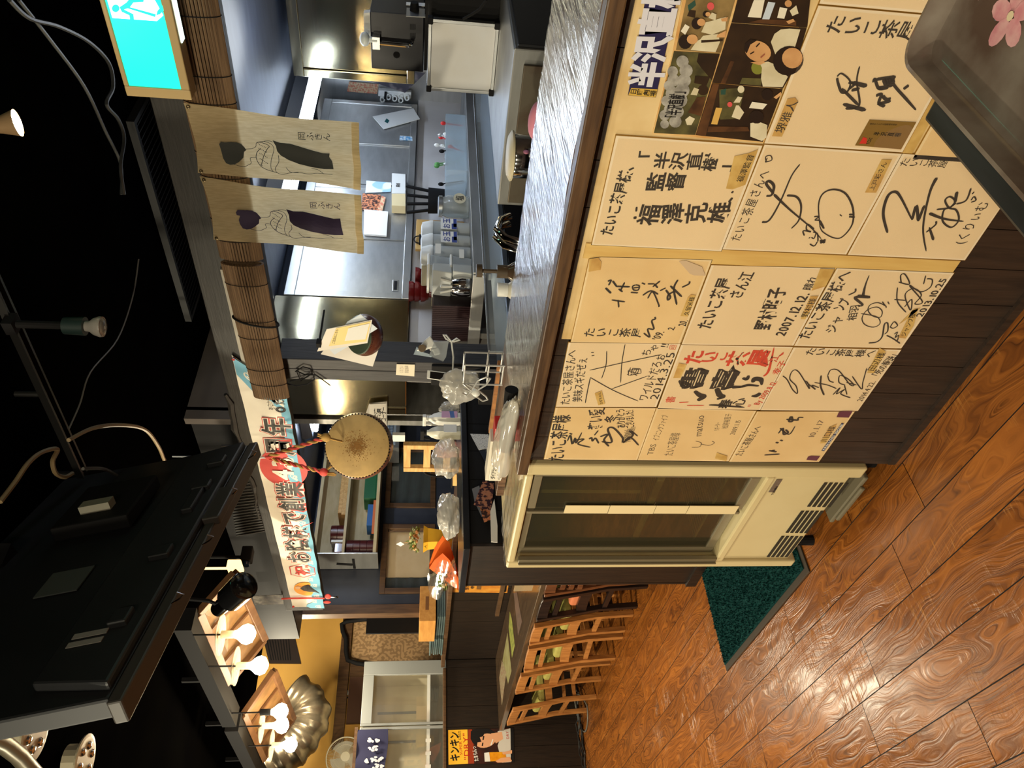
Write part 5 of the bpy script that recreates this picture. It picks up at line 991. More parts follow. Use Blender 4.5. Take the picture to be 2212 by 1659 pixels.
m = MB(); P = [MF.p(*z(3, x, y), .02) for x, y in ((850, 365), (900, 365), (1100, 385), (1170, 390), (1200, 375), (1205, 350))]; m.tube(P, .008, 8); mk('steel_pipe', m, CHROME, t, smooth=True); m = MB(); p = MF.p(*z(3, 885, 350)); m.box(p.x-.03, p.x+.02, 3.12, 3.149, p.z-.015, p.z+.015); mk('pipe_bracket', m, ALU, t)
for xx in (1190, 1190): pass
for y0 in (215, 295):
    m = MB(); [MF.poly(m, z(3, 1185+i*11, y0+50, 1185+i*11, y0, 1190+i*11, y0, 1190+i*11, y0+50), .001) for i in range(5)]; mk('vent_slots', m, BLACK, t)
m = MB(); MF.disc(m, MF.p(*z(3, 1065, 492)), .014, None, .001); mk('screw_hole', m, BLACK, t)
paper('folded_paper', 'folded white paper lying on top of the black machine', 'paper', PY(3.2), 3, (780, 330, 775, 90, 835, 85, 840, 300), PAPER, .03)
m = MB(); p = PY(3.13).p(*z(3, 780, 350)); m.ball(p, .03, 10, 8, (1, .8, .7)); m.cyl(p, p+V((0, 0, -.05)), .012, n=8); mk('wrapped_nozzle', m, pm('wrap_white', (214, 222, 224), rough=.3), None, 'white plastic-wrapped nozzle at the end of the steel pipe', 'nozzle', smooth=True)
m = MB(); P = [PY(2.75).p(*z(26, x, y)) for x, y in ((0, 230), (110, 170), (200, 110), (280, 0))]; m.tube(P, .005, 6); mk('black_lead', m, BLACK, None, 'black lead running across the open case by the whiteboard', 'cable', smooth=True)
# things just behind the bar: jug, pink cloth, taps, seasoning bottles
p = atZ(1150, 338, 1.0)
t = thing('steel_jug', (-1.31, 2.16, .95), 'steel jug with pale lid standing behind the bar counter', 'jug')
jc = atY(1125, 338, 2.05); m = MB(); m.lathe((jc.x, 2.05, jc.z-.10), (0, 0, 1), [(0, .06), (.005, .064), (.12, .066), (.125, .064)], 24); t.location = (jc.x, 2.05, jc.z-.1); HOME[t.name] = V(t.location); mk('jug_body', m, CHROME, t, smooth=True)
m = MB(); m.lathe((jc.x, 2.05, jc.z+.026), (0, 0, 1), [(0, .075), (.006, .076), (.015, .06), (.018, .02)], 24); mk('lid', m, pm('lid_cream', (212, 200, 168), rough=.5), t, smooth=True)
m = MB(); m.box(-1.9, -1.1, 1.95, 2.3, .86, .9); m.box(-1.9, -1.86, 1.95, 2.3, 0, .86); m.box(-1.14, -1.1, 1.95, 2.3, 0, .86); 
mk('under_shelf_table', m, pm('dark_steel', (30, 29, 30), rough=.35, metal=.5), None, 'dark low work shelf hidden behind the bar counter', 'shelf')
m = MB(); m.box(jc.x-.1, jc.x+.1, 1.97, 2.14, .9005, jc.z-.1005); mk('jug_stand', m, STEELD, None, 'steel block under the jug behind the bar', 'stand', bevel=.003)
pc = atY(1160, 262, 1.9); m = MB(); m.ball((pc.x, 1.9, pc.z), .07, 14, 10, (.8, .5, .35)); mk('pink_cloth', m, pm('pink_rag', (206, 130, 150), rough=.8), None, 'crumpled pink cloth on the rim behind the bar', 'cloth', smooth=True)
m = MB(); m.box(pc.x-.1, pc.x+.1, 1.84, 1.96, .9, pc.z-.026); mk('rim_block', m, STEELD, None, 'steel rim block under the pink cloth', 'block')
def bar_item(x, y): return atZ(x, y, 1.116)
t = thing('chrome_tap', (-1.40, 1.80, .95), 'chrome double-spout tap behind the bar counter', 'tap')
for k, yp in enumerate((524, 541)):
    a = atY(1118, yp, 1.78); m = MB(); m.tube([(a.x, 1.78, .95), (a.x, 1.78, 1.09), (a.x, 1.80, 1.14), (a.x, 1.84, 1.165), (a.x, 1.89, 1.15), (a.x, 1.91, 1.12)], .011, 10); mk('spout', m, CHROME, t, smooth=True)
a = atY(1118, 532, 1.78); m = MB(); m.box(a.x-.06, a.x+.06, 1.72, 1.84, .88, .95); mk('tap_base', m, STEELD, t)
t.location = (a.x, 1.78, .88); 
for ch in t.children: ch.location = HOME[t.name]-V(t.location)
HOME[t.name] = V(t.location)
m = MB(); m.box(-1.85, -.9, 1.705, 1.86, .82, .878); mk('rear_ledge', m, MATS['dark_steel'], None, 'dark narrow ledge at the back of the bar holding the tap and bottles', 'ledge')
a = atY(1115, 588, 1.76); t = thing('pump_dispenser', (a.x, 1.76, .8785), 'amber pump dispenser with square bottle behind the bar', 'dispenser')
AMB = pm('amber_glass', (70, 56, 44), rough=.12, coat=.5)
m = MB(); m.lathe((a.x, 1.76, .8785), (0, 0, 1), [(0, .038), (.005, .041), (.21, .041), (.235, .028), (.25, .018)], 20); mk('bottle', m, AMB, t, smooth=True); m = MB(); m.cyl((a.x, 1.76, 1.1286), (a.x, 1.76, 1.16), .02, n=14); m.cyl((a.x, 1.76, 1.16), (a.x, 1.76, 1.205), .006, n=8); m.cyl((a.x, 1.76, 1.205), (a.x, 1.76, 1.222), .02, n=12); mk('pump', m, pm('brown_plastic', (70, 56, 40), rough=.4), t, smooth=True)
m = MB(); m.box(a.x+.0415, a.x+.0435, 1.73, 1.79, .98, 1.07); mk('label', m, TUBC, t)
a = atY(1112, 627, 1.77); t = thing('round_bottle', (a.x, 1.77, .8785), 'white round bottle with screw cap behind the bar', 'bottle')
m = MB(); m.lathe((a.x, 1.77, .8785), (0, 0, 1), [(0, .036), (.01, .04), (.2, .04), (.225, .032), (.24, .02)], 20); mk('bottle_body', m, pm('milky', (206, 200, 184), rough=.25), t, smooth=True); m = MB(); m.cyl((a.x, 1.77, 1.1186), (a.x, 1.77, 1.15), .022, n=16); mk('cap', m, WHITE, t, smooth=True)
# ---- left part of the kitchen: steel cupboard, shelf rack with bowls, crates
NP = PX(-5.595)
t = thing('open_cupboard', (-5.5, 4.4, 1.5), 'blue-white steel wall cupboard with open compartments, left of the pillar', 'cupboard', 'steel kitchen cupboards')
def NB(m, q, d0, d1): 
    P = [PX(-5.36).p(*p) for p in z(6, *q)]; ys = [p.y for p in P]; zs = [p.z for p in P]; m.box(-5.36-d1, -5.36-d0, min(ys), max(ys), min(zs), max(zs))
P = [PX(-5.36).p(*p) for p in z(6, 905, 1180, 985, 490, 1480, 800)]
cz0, cz1, cy0, cy1 = 1.56, 2.16, 4.02, 4.78
m = MB(); m.box(-5.59, -5.585, cy0, cy1, cz0, cz1); m.box(-5.584, -5.36, cy0, cy1, cz1-.03, cz1); m.box(-5.584, -5.36, cy0, cy1, cz0, cz0+.03); m.box(-5.584, -5.36, cy0, cy0+.03, cz0+.03, cz1-.03); m.box(-5.584, -5.36, cy1-.03, cy1, cz0+.03, cz1-.03); m.box(-5.584, -5.36, 4.42, 4.45, cz0+.03, cz1-.03); m.box(-5.584, -5.37, 4.45, cy1-.03, 1.84, 1.86); m.box(-5.584, -5.37, 4.45, cy1-.03, 1.69, 1.71); mk('carcass', m, STEEL, t)
m = MB(); m.box(-5.372, -5.358, cy0+.031, 4.42, cz0+.031, cz1-.031); d = mk('door', m, pm('door_bluewhite', (176, 190, 202), (150, 160, 168), ns=30, lo=.6, hi=.8, rough=.35, metal=.4), t)
m = MB(); [m.bar((-5.352, 4.1+.03*i, 1.62), (-5.352, 4.1+.03*i, 1.78), .003, .003) for i in range(9)]; [m.bar((-5.348, 4.09, 1.62+.03*i), (-5.348, 4.35, 1.62+.03*i), .003, .003) for i in range(6)]; mk('wire_grid', m, pm('grid_blue', (90, 110, 140), rough=.4, metal=.5), d)
for lab, y0, z0, h, c in (('bag of red packets', 4.48, 1.861, .12, (150, 70, 60)), ('orange carton', 4.5, 1.711, .1, (206, 130, 50)), ('yellow carton', 4.55, 1.591, .08, (206, 180, 70))):
    m = MB(); m.box(-5.56, -5.40, y0, y0+.16, z0, z0+h); mk('carton', m, pm('c_'+lab, c, rough=.5), None, lab+' inside the open steel cupboard', 'carton', bevel=.006)
t = thing('shelf_rack', (-5.48, 3.4, 1.69), 'two-tier wooden shelf rack with steel end panel on the navy wall', 'shelf')
RY0, RY1, RXF, RXB = 2.97, 3.98, -5.35, -5.592
PALEW = pm('pale_shelf', (200, 184, 146), (184, 166, 124), sc=(4, 1, 4), ns=6, rough=.55)
m = MB(); m.box(RXB, RXF, RY0+.012, RY1, 2.165, 2.19); m.box(RXB, RXF, RY0+.012, RY1, 1.70, 1.725); m.box(RXB, RXF, RY1, RY1+.02, 1.70, 2.19); m.box(RXB, RXB+.008, RY0+.012, RY1, 1.726, 2.164); mk('carcass', m, PALEW, t)
m = MB(); m.box(RXB+.009, RXF, RY0+.012, RY1, 1.945, 1.965); mk('shelf_board', m, PALEW, t)
m = MB(); m.box(RXB, RXF+.004, RY0, RY0+.011, 1.685, 2.20); mk('end_panel', m, STEEL, t, bevel=.002)
m = MB(); P = PY(RY0-.002); m.bar(P.p(*z(8, 815, 965)), P.p(*z(8, 985, 975)), .03, .004, (0, 1, 0)); m.bar(P.p(*z(8, 990, 915)), P.p(*z(8, 1005, 1015)), .02, .004, (0, 1, 0)); mk('black_hook', m, BLACK, t)
LQB = pm('brown_lacquer', (80, 30, 30), rough=.3)
def rice(lab, x, y, zz, n, r=.07):
    for j in range(n):
        mk('round_box', MB().lathe((x, y, zz+j*.0535), (0, 0, 1), [(0, r), (.05, r), (.052, r*.97), (.053, r*.9)], 24), LQB, None, lab % (('lowest', 'second', 'third', 'topmost')[j if n > 1 else 0]), 'round box', 'brown round boxes on the rack', smooth=True)
rice('brown lacquer round box in the lower rack stack, %s', RXF-.10, 3.07, 1.7255, 4)
rice('brown lacquer round box under a lid on the upper rack, %s', RXF-.10, 3.20, 1.9655, 2, .075)
m = MB(); m.box(RXF-.16, RXF-.06, 3.02, 3.10, 1.9655, 2.03); mk('red_box', m, LQ, None, 'small red box at the near end of the upper rack', 'box', bevel=.004)
m = MB(); m.box(RXF-.14, RXF-.05, 3.105, 3.125, 1.9655, 2.06); mk('white_card_box', m, WHITE, None, 'white card box between red box and round boxes on the upper rack', 'box')
m = MB(); m.box(RXF-.22, RXF-.02, 3.34, 3.9, 1.967, 2.0); m.box(RXF-.22, RXF-.03, 3.36, 3.9, 2.0005, 2.03); mk('wooden_tray', m, PINE, None, 'pale wooden trays on the upper rack behind the drum', 'tray', bevel=.003)
m = MB(); x0, x1, y0, y1 = RXF-.2, RXF-.02, 3.50, 3.86; m.box(x0, x1, y0, y1, 1.7255, 1.735); [m.box(*q) for q in ((x0, x0+.008, y0, y1, 1.736, 1.83), (x1-.008, x1, y0, y1, 1.736, 1.83), (x0+.009, x1-.009, y0, y0+.008, 1.736, 1.83), (x0+.009, x1-.009, y1-.008, y1, 1.736, 1.83))]; mk('green_crate', m, pm('crate_green', (30, 90, 56), rough=.5), None, 'dark green plastic crate on the lower rack', 'crate', bevel=.002)
m = MB(); m.box(RXF-.17, RXF-.02, 3.24, 3.44, 1.7255, 1.79); mk('blue_crate', m, pm('crate_blue', (40, 90, 150), rough=.5), None, 'small blue crate on the lower rack beside the green one', 'crate', bevel=.003)
m = MB(); m.box(RXF-.018, RXF-.004, 3.16, 3.47, 1.7255, 1.745); mk('wooden_strip', m, pm('slat_orange', (190, 100, 50), rough=.5), None, 'thin orange wooden strip along the lower rack edge', 'slat')
# ================================================================ HANGING FROM THE BEAM
BY = 2.249
# ---- two printed cloths
LINEN = pm('linen', (224, 206, 166), (210, 190, 148), sc=(40, 1, 6), ns=5, det=3, rough=.9, bump=.08, transl=.72)
PRT = {1: pm('print_charcoal', (44, 46, 44), rough=.9, transl=.15), 2: pm('print_indigo', (38, 26, 52), rough=.9, transl=.15)}
NPL = PY(2.172)
def noren(k, label, TL, TR, BR, BL, fz):
    P = [NPL.p(*q) for q in (TL, TR, BR, BL)]
    t = thing('printed_cloth', (sum(p.x for p in P)/4, 2.23, P[3].z), label, 'cloth', 'printed cloths on the beam')
    m = MB(); s = k*1.7
    def f(u, v):
        top = P[0].lerp(P[1], u); bot = P[3].lerp(P[2], u); p = top.lerp(bot, v)
        sag = .012*math.sin(PI*u)*(1-v)**2
        y = 2.170+.006*math.sin(u*14+s+v*2)*(.3+v)+.004*math.sin(v*9+u*4+s)-.004*v
        edge = .006*math.sin(v*PI)*(1 if u < .5 else -1)*abs(2*u-1)**3
        return (p.x+edge, y, p.z-sag+.0015*math.sin(u*9+s)*v)
    m.grid(f, 40, 80); mk('cloth', m, LINEN, t, smooth=True)
    m = MB()
    def hem(u, v):
        p = V(f(u, .955+.045*v)); return p+V((0, -.003, 0))
    m.grid(hem, 30, 3); mk('hem', m, LINEN, t, smooth=True)
    for u in (.04, .96):
        p = V(f(u, .02)); m = MB(); m.lathe(p+V((0, -.002, 0)), (0, -1, 0), [(0, .006), (.003, .005), (.004, .002)], 12); mk('tack', m, pm('tack_brass', (96, 84, 62), rough=.3, metal=.8), t)
    # motif, traced on the first cloth and carried over to the second: drawn in a plane just in front of the cloth
    mp = (lambda x, y: (x, y)) if k == 1 else (lambda x, y: (.942*x+180, .887*y+710))
    D = PY(2.158)
    def q(*a): return [mp(a[i], a[i+1]) for i in range(0, len(a), 2)]
    def flat(a): return z(2, *[c for p in a for c in p])
    # keep the print on the undulating cloth: project each outline point, then push it to the cloth
    def on(pts, off=.0028):
        R = []
        for x, y in flat(pts):
            w_ = NPL.p(x, y); u = 0; v = 0
            v = (P[0].lerp(P[1], .5).z-w_.z)/(P[0].lerp(P[1], .5).z-P[3].lerp(P[2], .5).z); v = min(max(v, 0), 1)
            L_ = P[0].lerp(P[3], v).x; R_ = P[1].lerp(P[2], v).x; u = min(max((w_.x-L_)/(R_-L_), 0), 1)
            R.append(V((w_.x, f(u, v)[1]-off, w_.z)))
        return R
    def fill(mb, *a, off=.0028):
        R = on(q(*a), off); bm = bmesh.new(); vs = [bm.verts.new(p) for p in R]; fc = bm.faces.new(vs)
        bmesh.ops.triangulate(bm, faces=[fc])
        for _ in range(3): bmesh.ops.subdivide_edges(bm, edges=[e for e in bm.edges if e.calc_length() > .02], cuts=1); bmesh.ops.triangulate(bm, faces=bm.faces[:])
        for vv in bm.verts:
            w_ = vv.co; v = min(max((P[0].lerp(P[1], .5).z-w_.z)/(P[0].lerp(P[1], .5).z-P[3].lerp(P[2], .5).z), 0), 1)
            L_ = P[0].lerp(P[3], v).x; R_ = P[1].lerp(P[2], v).x; u = min(max((w_.x-L_)/(R_-L_), 0), 1); vv.co.y = f(u, v)[1]-off
        bm.verts.index_update(); mb.add([v.co.copy() for v in bm.verts], [tuple(v.index for v in fc.verts) for fc in bm.faces]); bm.free()
    m = MB()
    fill(m, 412, 560, 430, 537, 465, 545, 520, 540, 575, 545, 620, 565, 650, 600, 665, 625, 645, 640, 640, 690, 600, 725, 560, 745, 520, 748, 480, 735, 450, 690, 440, 645, 455, 600, 420, 590)
    fill(m, 915, 525, 985, 545, 1080, 550, 1180, 575, 1290, 605, 1390, 630, 1455, 632, 1450, 670, 1475, 720, 1488, 800, 1400, 800, 1280, 785, 1160, 760, 1060, 725, 990, 685, 955, 640, 945, 580)
    mk('print', m, PRT[k], t)
    m = MB()
    def ln(wd, *a): D.line(m, on(q(*a), .0034), wd, 5, False)
    ln(.0016, 660, 615, 720, 610, 755, 590, 765, 550, 830, 535, 880, 530, 920, 540); ln(.0016, 560, 745, 640, 765, 690, 750, 715, 735, 705, 695, 760, 693); ln(.002, 765, 552, 800, 545, 880, 580, 860, 620, 830, 680, 810, 760); ln(.002, 800, 610, 765, 650, 760, 700, 800, 760, 850, 790, 900, 808, 960, 825)
    ln(.0016, 830, 535, 900, 560, 925, 620, 900, 720, 900, 780, 920, 810); ln(.0016, 965, 680, 970, 740, 940, 790, 960, 825, 1010, 842, 1080, 830, 1160, 825); ln(.0016, 1040, 785, 1090, 825, 1180, 830, 1260, 840, 1340, 832, 1480, 842); ln(.0016, 1280, 795, 1340, 805, 1400, 838)
    for i in range(26): ln(.003, 775+(i % 6)*13+i, 560+i*8, 781+(i % 6)*13+i, 563+i*8)
    mk('print_lines', m, PRT[k], t)
    m = MB(); a = mp(1145, 495); b = mp(1460, 510)
    Qp = PY(2.158); Qp.text(m, '岡ふきん', z(2, *a), z(2, *b), .03, True, 0, .05, 0, 0); mk('print_writing', m, PRT[k], t)
noren(1, 'linen cloth printed with a charcoal kimono figure, tacked beside the exit sign', (427, 375), (397, 221), (775, 261), (781, 405), 0)
noren(2, 'linen cloth printed with an indigo kimono figure, tacked left of the charcoal one', (462, 516), (431, 381), (780, 420), (786, 543), 0)
# ---- rolled bamboo blinds under the beam
SLAT = pm('bamboo_slat', (118, 94, 70), (88, 68, 50), sc=(1, 30, 30), ns=5, rough=.55)
def blind(label, xa, xb, za, zb, dz):
    t = thing('bamboo_blind', ((xa+xb)/2, 2.2, zb), label, 'blind', 'rolled blinds'); m = MB(); zc = (za+zb)/2; h = (za-zb)/2
    for i in range(44):
        a = 2*PI*i/44; y = 2.245+.0 if False else 2.203+.020*math.cos(a); zz = zc+h*math.sin(a)
        m.cyl((xa, y, zz), (xb, y, zz+dz), .0042, n=5)
    mk('slats', m, SLAT, t); m = MB(); n = int(abs(xb-xa)/.085)
    for i in range(1, n):
        if i % 3 == 0: continue
        x = xa+(xb-xa)*i/n; d = dz*i/n; m.tube([(x, 2.203+.0255*math.cos(a), zc+d+(h+.005)*math.sin(a)) for a in [j*2*PI/24 for j in range(24)]], .0016, 4, True)
    mk('binding_thread', m, BLACK, t); m = MB(); m.loft([[(x, 2.203+.015*math.cos(a), zc+d+h*.9*math.sin(a)) for a in [j*PI/6 for j in range(12)]] for x, d in ((xa+.005, 0), (xb-.005, dz))]); mk('rolled_core', m, SLAT, t)
    return t
blind('long rolled bamboo blind along the beam, behind the printed cloths', -1.805, .6, 2.108, 1.962, 0)
b2 = blind('shorter rolled bamboo blind tied with black cord, left of the printed cloths', -2.575, -1.83, 2.10, 1.955, .01)
m = MB(); x = -2.12; m.tube([(x+.02*math.sin(a), 2.203+.030*math.cos(a), 2.03+.085*math.sin(a)) for a in [j*2*PI/24 for j in range(24)]], .004, 6, True); mk('tie_cord', m, BLACK, b2, smooth=True)
m = MB(); m.box(-2.56, -1.9, 2.242, 2.2495, 2.085, 2.135); mk('metal_batten', m, pm('pale_metal', (150, 142, 128), rough=.5), None, 'pale metal batten screwed to the beam above the short blind', 'batten')
# ---- anniversary banner
BN = PY(2.236); t = thing('anniversary_banner', (-3.56, 2.236, 1.99), 'long cream and sky blue anniversary banner with a red 43 disc, tied along the beam', 'banner')
CL = pm('banner_cloth', (234, 229, 216), (224, 218, 204), ns=4, rough=.7); SKY = pm('banner_sky', (112, 172, 200), rough=.7); BRED = pm('banner_red', (206, 74, 66), (196, 64, 58), ns=8, rough=.7); BK = pm('banner_black', (40, 38, 38), (84, 82, 80), sc=(3, 1, 14), ns=3, rough=.7); DISC = pm('banner_disc', (210, 84, 80), (198, 70, 68), ns=8, rough=.7)
TLp, TRp, BRp, BLp = [BN.p(*q) for q in ((632, 1312), (500, 769), (618, 845), (701, 1313))]
def bf(u, v):
    top = TLp.lerp(TRp, u); bot = BLp.lerp(BRp, u); p = top.lerp(bot, v); cut = .0
    return V((p.x, 2.238+.003*math.sin(u*46+v*2), p.z+.002*math.sin(u*60)*v))
m = MB(); m.grid(bf, 120, 6); mk('cloth', m, CL, t, smooth=True)
def bx(u, v, d): p = bf(u, v); return V((p.x, 2.2325-d, p.z))
m = MB(); n = 90
for i in range(n):   # blue wave band along the lower edge with scalloped crest
    u0, u1 = i/n, (i+1)/n; c = lambda u: .80-.09*abs(math.sin(u*n*PI/4.5))-.06*math.sin(u*13)-(.32*math.exp(-((u-.99)/.05)**2))-(.30*math.exp(-((u-.01)/.02)**2))
    m.quad(bx(u0, 1, 0), bx(u1, 1, 0), bx(u1, c(u1), 0), bx(u0, c(u0), 0))
m.quad(bx(.955, .02, 0), bx(1, .02, 0), bx(1, .8, 0), bx(.94, .8, 0), bx(.925, .35, 0)); mk('wave_band', m, SKY, t)
m = MB()
for i in range(30):
    u = .012+i*.0335; v = .9-.1*(i % 2)
    for r_ in (.010, .0062, .0028):
        BN.line(m, [bx(u+r_*math.cos(a)*.9, v-r_*18*math.sin(a)*.9, .0004) for a in [j*PI/6 for j in range(7)]], .0045, 2, False)
for uu, vv, rr_ in ((.972, .25, .012), (.955, .5, .010), (.978, .62, .008)): BN.line(m, [bx(uu+rr_*(1-j/16)*math.cos(j*.8), vv+rr_*9*(1-j/16)*math.sin(j*.8), .0004) for j in range(14)], .006, 3, False)
mk('wave_lines', m, CL, t)
QB = PY(2.2315)
def btext(nm, s, a, b, mat, bold, d, h=0, k=8): m = MB(); PY(2.2315-d).text(m, s, z(k, *a) if k else a, z(k, *b) if k else b, h, False, bold, 0, 0, 0, .92); mk(nm, m, mat, t)
for nm, mat, bold, d in (('headline_outline', BRED, .075, 0), ('headline_halo', CL, .05, .0003), ('headline', BK, .022, .0006)):
    btext(nm, 'お陰様で創業', (425, 965), (308, 100), mat, bold, d, .155); btext(nm, '周年', (460, 1065), (405, 700), mat, bold, d, .155, 6)
m = MB(); c = BN.p(*z(6, 495, 1180)); QB.disc(m, c, .165, .115, .002); mk('red_disc', m, DISC, t); btext('disc_number', '43', (490, 1295), (475, 1075), CL, .03, .003, .15, 6)
btext('shop_name', 'たいこ茶屋', (455, 590), (395, 345), BK, .03, .0006, .06, 6); btext('shop_mark', '◎', (470, 665), (460, 600), BK, .02, .0006, .06, 6); btext('shop_note', 'おさかな本舗', (372, 640), (332, 450), BK, 0, .0006, .03, 6)
m = MB(); pts = z(8, 320, 1000, 450, 968, 580, 1010, 590, 1075, 470, 1112, 335, 1080); QB.line(m, [QB.p(*p) for p in pts+[pts[0]]], .006, 1, False); mk('red_hexagon', m, BRED, t); btext('hexagon_character', '祝', (460, 1090), (445, 990), BRED, .03, .0006, .10)
m = MB(); QB.disc(m, BN.p(*z(8, 490, 1230)), .088, .072, .001); mk('orange_oval', m, pm('banner_orange', (236, 160, 60), rough=.7), t)
m = MB(); PY(2.2298).poly(m, z(8, 430, 1225, 470, 1200, 520, 1190, 560, 1225, 640, 1280, 590, 1262, 530, 1260, 470, 1250)); mk('drawn_person', m, BK, t); m = MB(); PY(2.2297).poly(m, z(8, *ell(408, 1218, 28, 16))); mk('drawn_face', m, pm('drawn_skin', (222, 180, 140), rough=.7), t)
for k, uu in enumerate((.0, 1.0)): m = MB(); p = bf(abs(uu-.005), .03); m.ball(p+V((0, -.004, 0)), .008, 8, 6); mk('red_tie', m, BRED, t)
m = MB(); P = [PY(2.22).p(*z(8, x, y)) for x, y in ((235, 1335), (320, 1330), (450, 1328), (580, 1328), (690, 1330))]; m.tube(P, .006, 6); m.ball(PY(2.22).p(*z(8, 725, 1310)), .03, 10, 8, (1, .4, .7)); m.ball(PY(2.22).p(*z(8, 715, 1370)), .024, 10, 8, (.6, .4, 1)); mk('red_cord', m, BRED, bpy.data.objects['anniversary_banner'], smooth=True)
m = MB(); m.tube([PY(2.22).p(*z(8, x, y)) for x, y in ((745, 1318), (790, 1318), (825, 1310), (832, 1318), (820, 1325))], .004, 6); mk('hook', m, CHROME, None, 'small steel hook hanging below the red cord', 'hook', smooth=True)
m = MB(); PY(2.2465).poly(m, z(10, 572, 372, 800, 362, 806, 434, 590, 440), 0, .002); sp = mk('picture_card', m, pm('grey_picture', (120, 112, 100), (40, 36, 32), ns=24, rough=.5), None, 'small grey picture card pinned on the beam past the left end of the banner', 'card')
# ---- drum on a braided rope
def drum(name, label, C, ax, R, L, face=(206, 172, 110), bulge=1.1, hole=False):
    ax = V(ax).normalized(); t = thing(name, C, label, 'drum'); m = MB(); C = V(C)
    m.lathe(C-ax*L/2, ax, [(L*i/12, R*(1+(bulge-1)*math.sin(PI*i/12))) for i in range(13)], 40, False); mk('drum_body', m, pm(name+'_wood', (104, 56, 44), (84, 44, 34), ns=6, rough=.3, coat=.3), t, smooth=True)
    for sgn in (1, -1):
        m = MB(); m.lathe(C+ax*sgn*(L/2-.012), ax*sgn, [(0, R*1.02), (.013, R*1.0), (.016, R*.965), (.0165, R*.001)], 40, False); mk('drum_head', m, pm(name+'_hide', face, tuple(v*.9 for v in face), ns=14, det=8, rough=.6), t, smooth=True)
        m = MB(); n = 64; e = m.ring(C+ax*sgn*(L/2-.006), R*1.018, ax, n)
        for p in e: m.ball(p, R*.028, 6, 4)
        mk('tacks', m, BLACK, t)
    return t, C, ax
DC = atY(773, 1003, 2.13); AX = (CAM-DC).normalized(); AX = (AX+V((-.06, .02, .09))).normalized()
td, DC, AX = drum('hanging_drum', 'round wooden drum with a stained hide, hung from a red and gold braided rope', DC+V((.0, .11, -.0)), AX, .148, .21)
m = MB(); rn = random.Random(11); fp = DC+AX*(.105+.0052); e1 = AX.cross(V((0, 0, 1))).normalized(); e2 = e1.cross(AX)
for i in range(1100):
    r = abs(rn.gauss(0, .034)); a = rn.uniform(0, 2*PI); s = rn.uniform(.0008, .0026)*(1.2-r*4 if r < .2 else .3); s = max(s, .0008); c = fp+e1*r*math.cos(a)+e2*r*math.sin(a)+AX*rn.uniform(0, .0012)
    m.quad(*[c+e1*s*math.cos(b)+e2*s*rn.uniform(.6, 1.2)*math.sin(b) for b in [k*PI/3 for k in range(6)]])
mk('beaten_stain', m, pm('hide_stain', (158, 112, 48), (140, 96, 40), ns=20, rough=.7), td)
ROPE = pm('braided_rope', (166, 40, 40), (196, 156, 84), sc=(1, 1, 1), ns=34, det=1, lo=.48, hi=.52, rough=.8)
RP = PY(2.12); apex = RP.p(575, 988); kn = (RP.p(704, 945), RP.p(699, 1020))
t = thing('braided_rope', apex, 'red and gold braided rope holding the round drum', 'rope')
for k, e in enumerate(kn):
    for j in range(2):
        m = MB(); P = []
        d = (e-apex).normalized(); s1 = d.cross(V((0, 1, 0))).normalized(); s2 = d.cross(s1)
        for i in range(40): a = i*.75+j*PI; P.append(apex.lerp(e, i/39)+(s1*math.cos(a)+s2*math.sin(a))*.0055)
        m.tube(P, .0065, 6); mk('strand', m, (BRED, pm('rope_gold', (170, 134, 70), rough=.8))[j], t, smooth=True)
    m = MB(); m.ball(e, .022, 12, 8, (1.2, .8, 1.0)); mk('knot', m, (MATS['rope_gold'], BRED)[k], t, smooth=True)
    m = MB(); dd = (DC+AX*.02-e); 
    for q in range(5): a = e+V((rn.uniform(-.01, .01), rn.uniform(-.01, .01), 0)); m.tube([a, a+V((rn.uniform(-.025, .025), .005, .025+rn.uniform(0, .02)))] if k == 0 else [a, a+V((rn.uniform(-.02, .02)-.02, .005, -.03-rn.uniform(0, .03)))], .004, 5)
    m.tube([e, e.lerp(DC, .35)+AX*.02, DC+(e-DC).normalized()*.155], .006, 6); mk('frayed_end', m, MATS['rope_gold'], t, smooth=True)
m = MB(); m.tube([apex, RP.p(556, 989), (apex.x, apex.y, 2.5)], .005, 6); mk('hanging_wire', m, ALU, t)
# ---- pillar: papers, little drum, note, thermometer gun in its holder
PF = PX(-2.384); PFy = PY(2.25)
t = thing('white_sheet', PF.p(800, 740), 'large pale sheet behind the small drum on the timber pillar', 'sheet')
SF = PY(2.2455); m = MB(); SF.poly(m, z(5, 930, 1245, 1000, 1150, 1505, 1110, 1420, 1362), 0, .004); mk('sheet', m, pm('grey_sheet', (206, 200, 192), rough=.6), t)
DP = atY(*z(5, 1335, 1115), 2.16); td2, c2, a2 = drum('small_drum', 'small studded wooden drum fixed on the timber pillar below the papers', DP+V((0, .03, 0)), V((.5, -.62, .75)), .076, .062, (70, 84, 66), 1.12)
m = MB(); m.cyl(c2-a2*.02, (c2.x, 2.252, c2.z), .03, n=16); mk('wall_bracket', m, BLACK, td2)
t = thing('hanging_papers', SF.p(*z(5, 1200, 1050)), 'yellow and white leaflets clipped on the timber pillar in front of the small drum', 'leaflets')
SF2 = PY(2.075); SF3 = PY(2.065)
m = MB(); SF2.poly(m, z(5, 1010, 1200, 1060, 1250, 1465, 1005, 1305, 868, 1180, 940), 0, .002); mk('blue_white_sheet', m, pm('cool_paper', (206, 214, 224), rough=.6), t)
m = MB(); SF3.poly(m, z(5, 895, 1220, 985, 1010, 1415, 922, 1370, 1140), 0, .002); mk('front_sheet', m, pm('pale_sheet', (216, 208, 196), rough=.5), t)
m = MB(); PY(2.0635).poly(m, z(5, 1005, 1170, 1075, 1000, 1400, 935, 1360, 1125), 0); mk('yellow_panel', m, pm('leaf_yellow', (226, 200, 120), rough=.5), t)
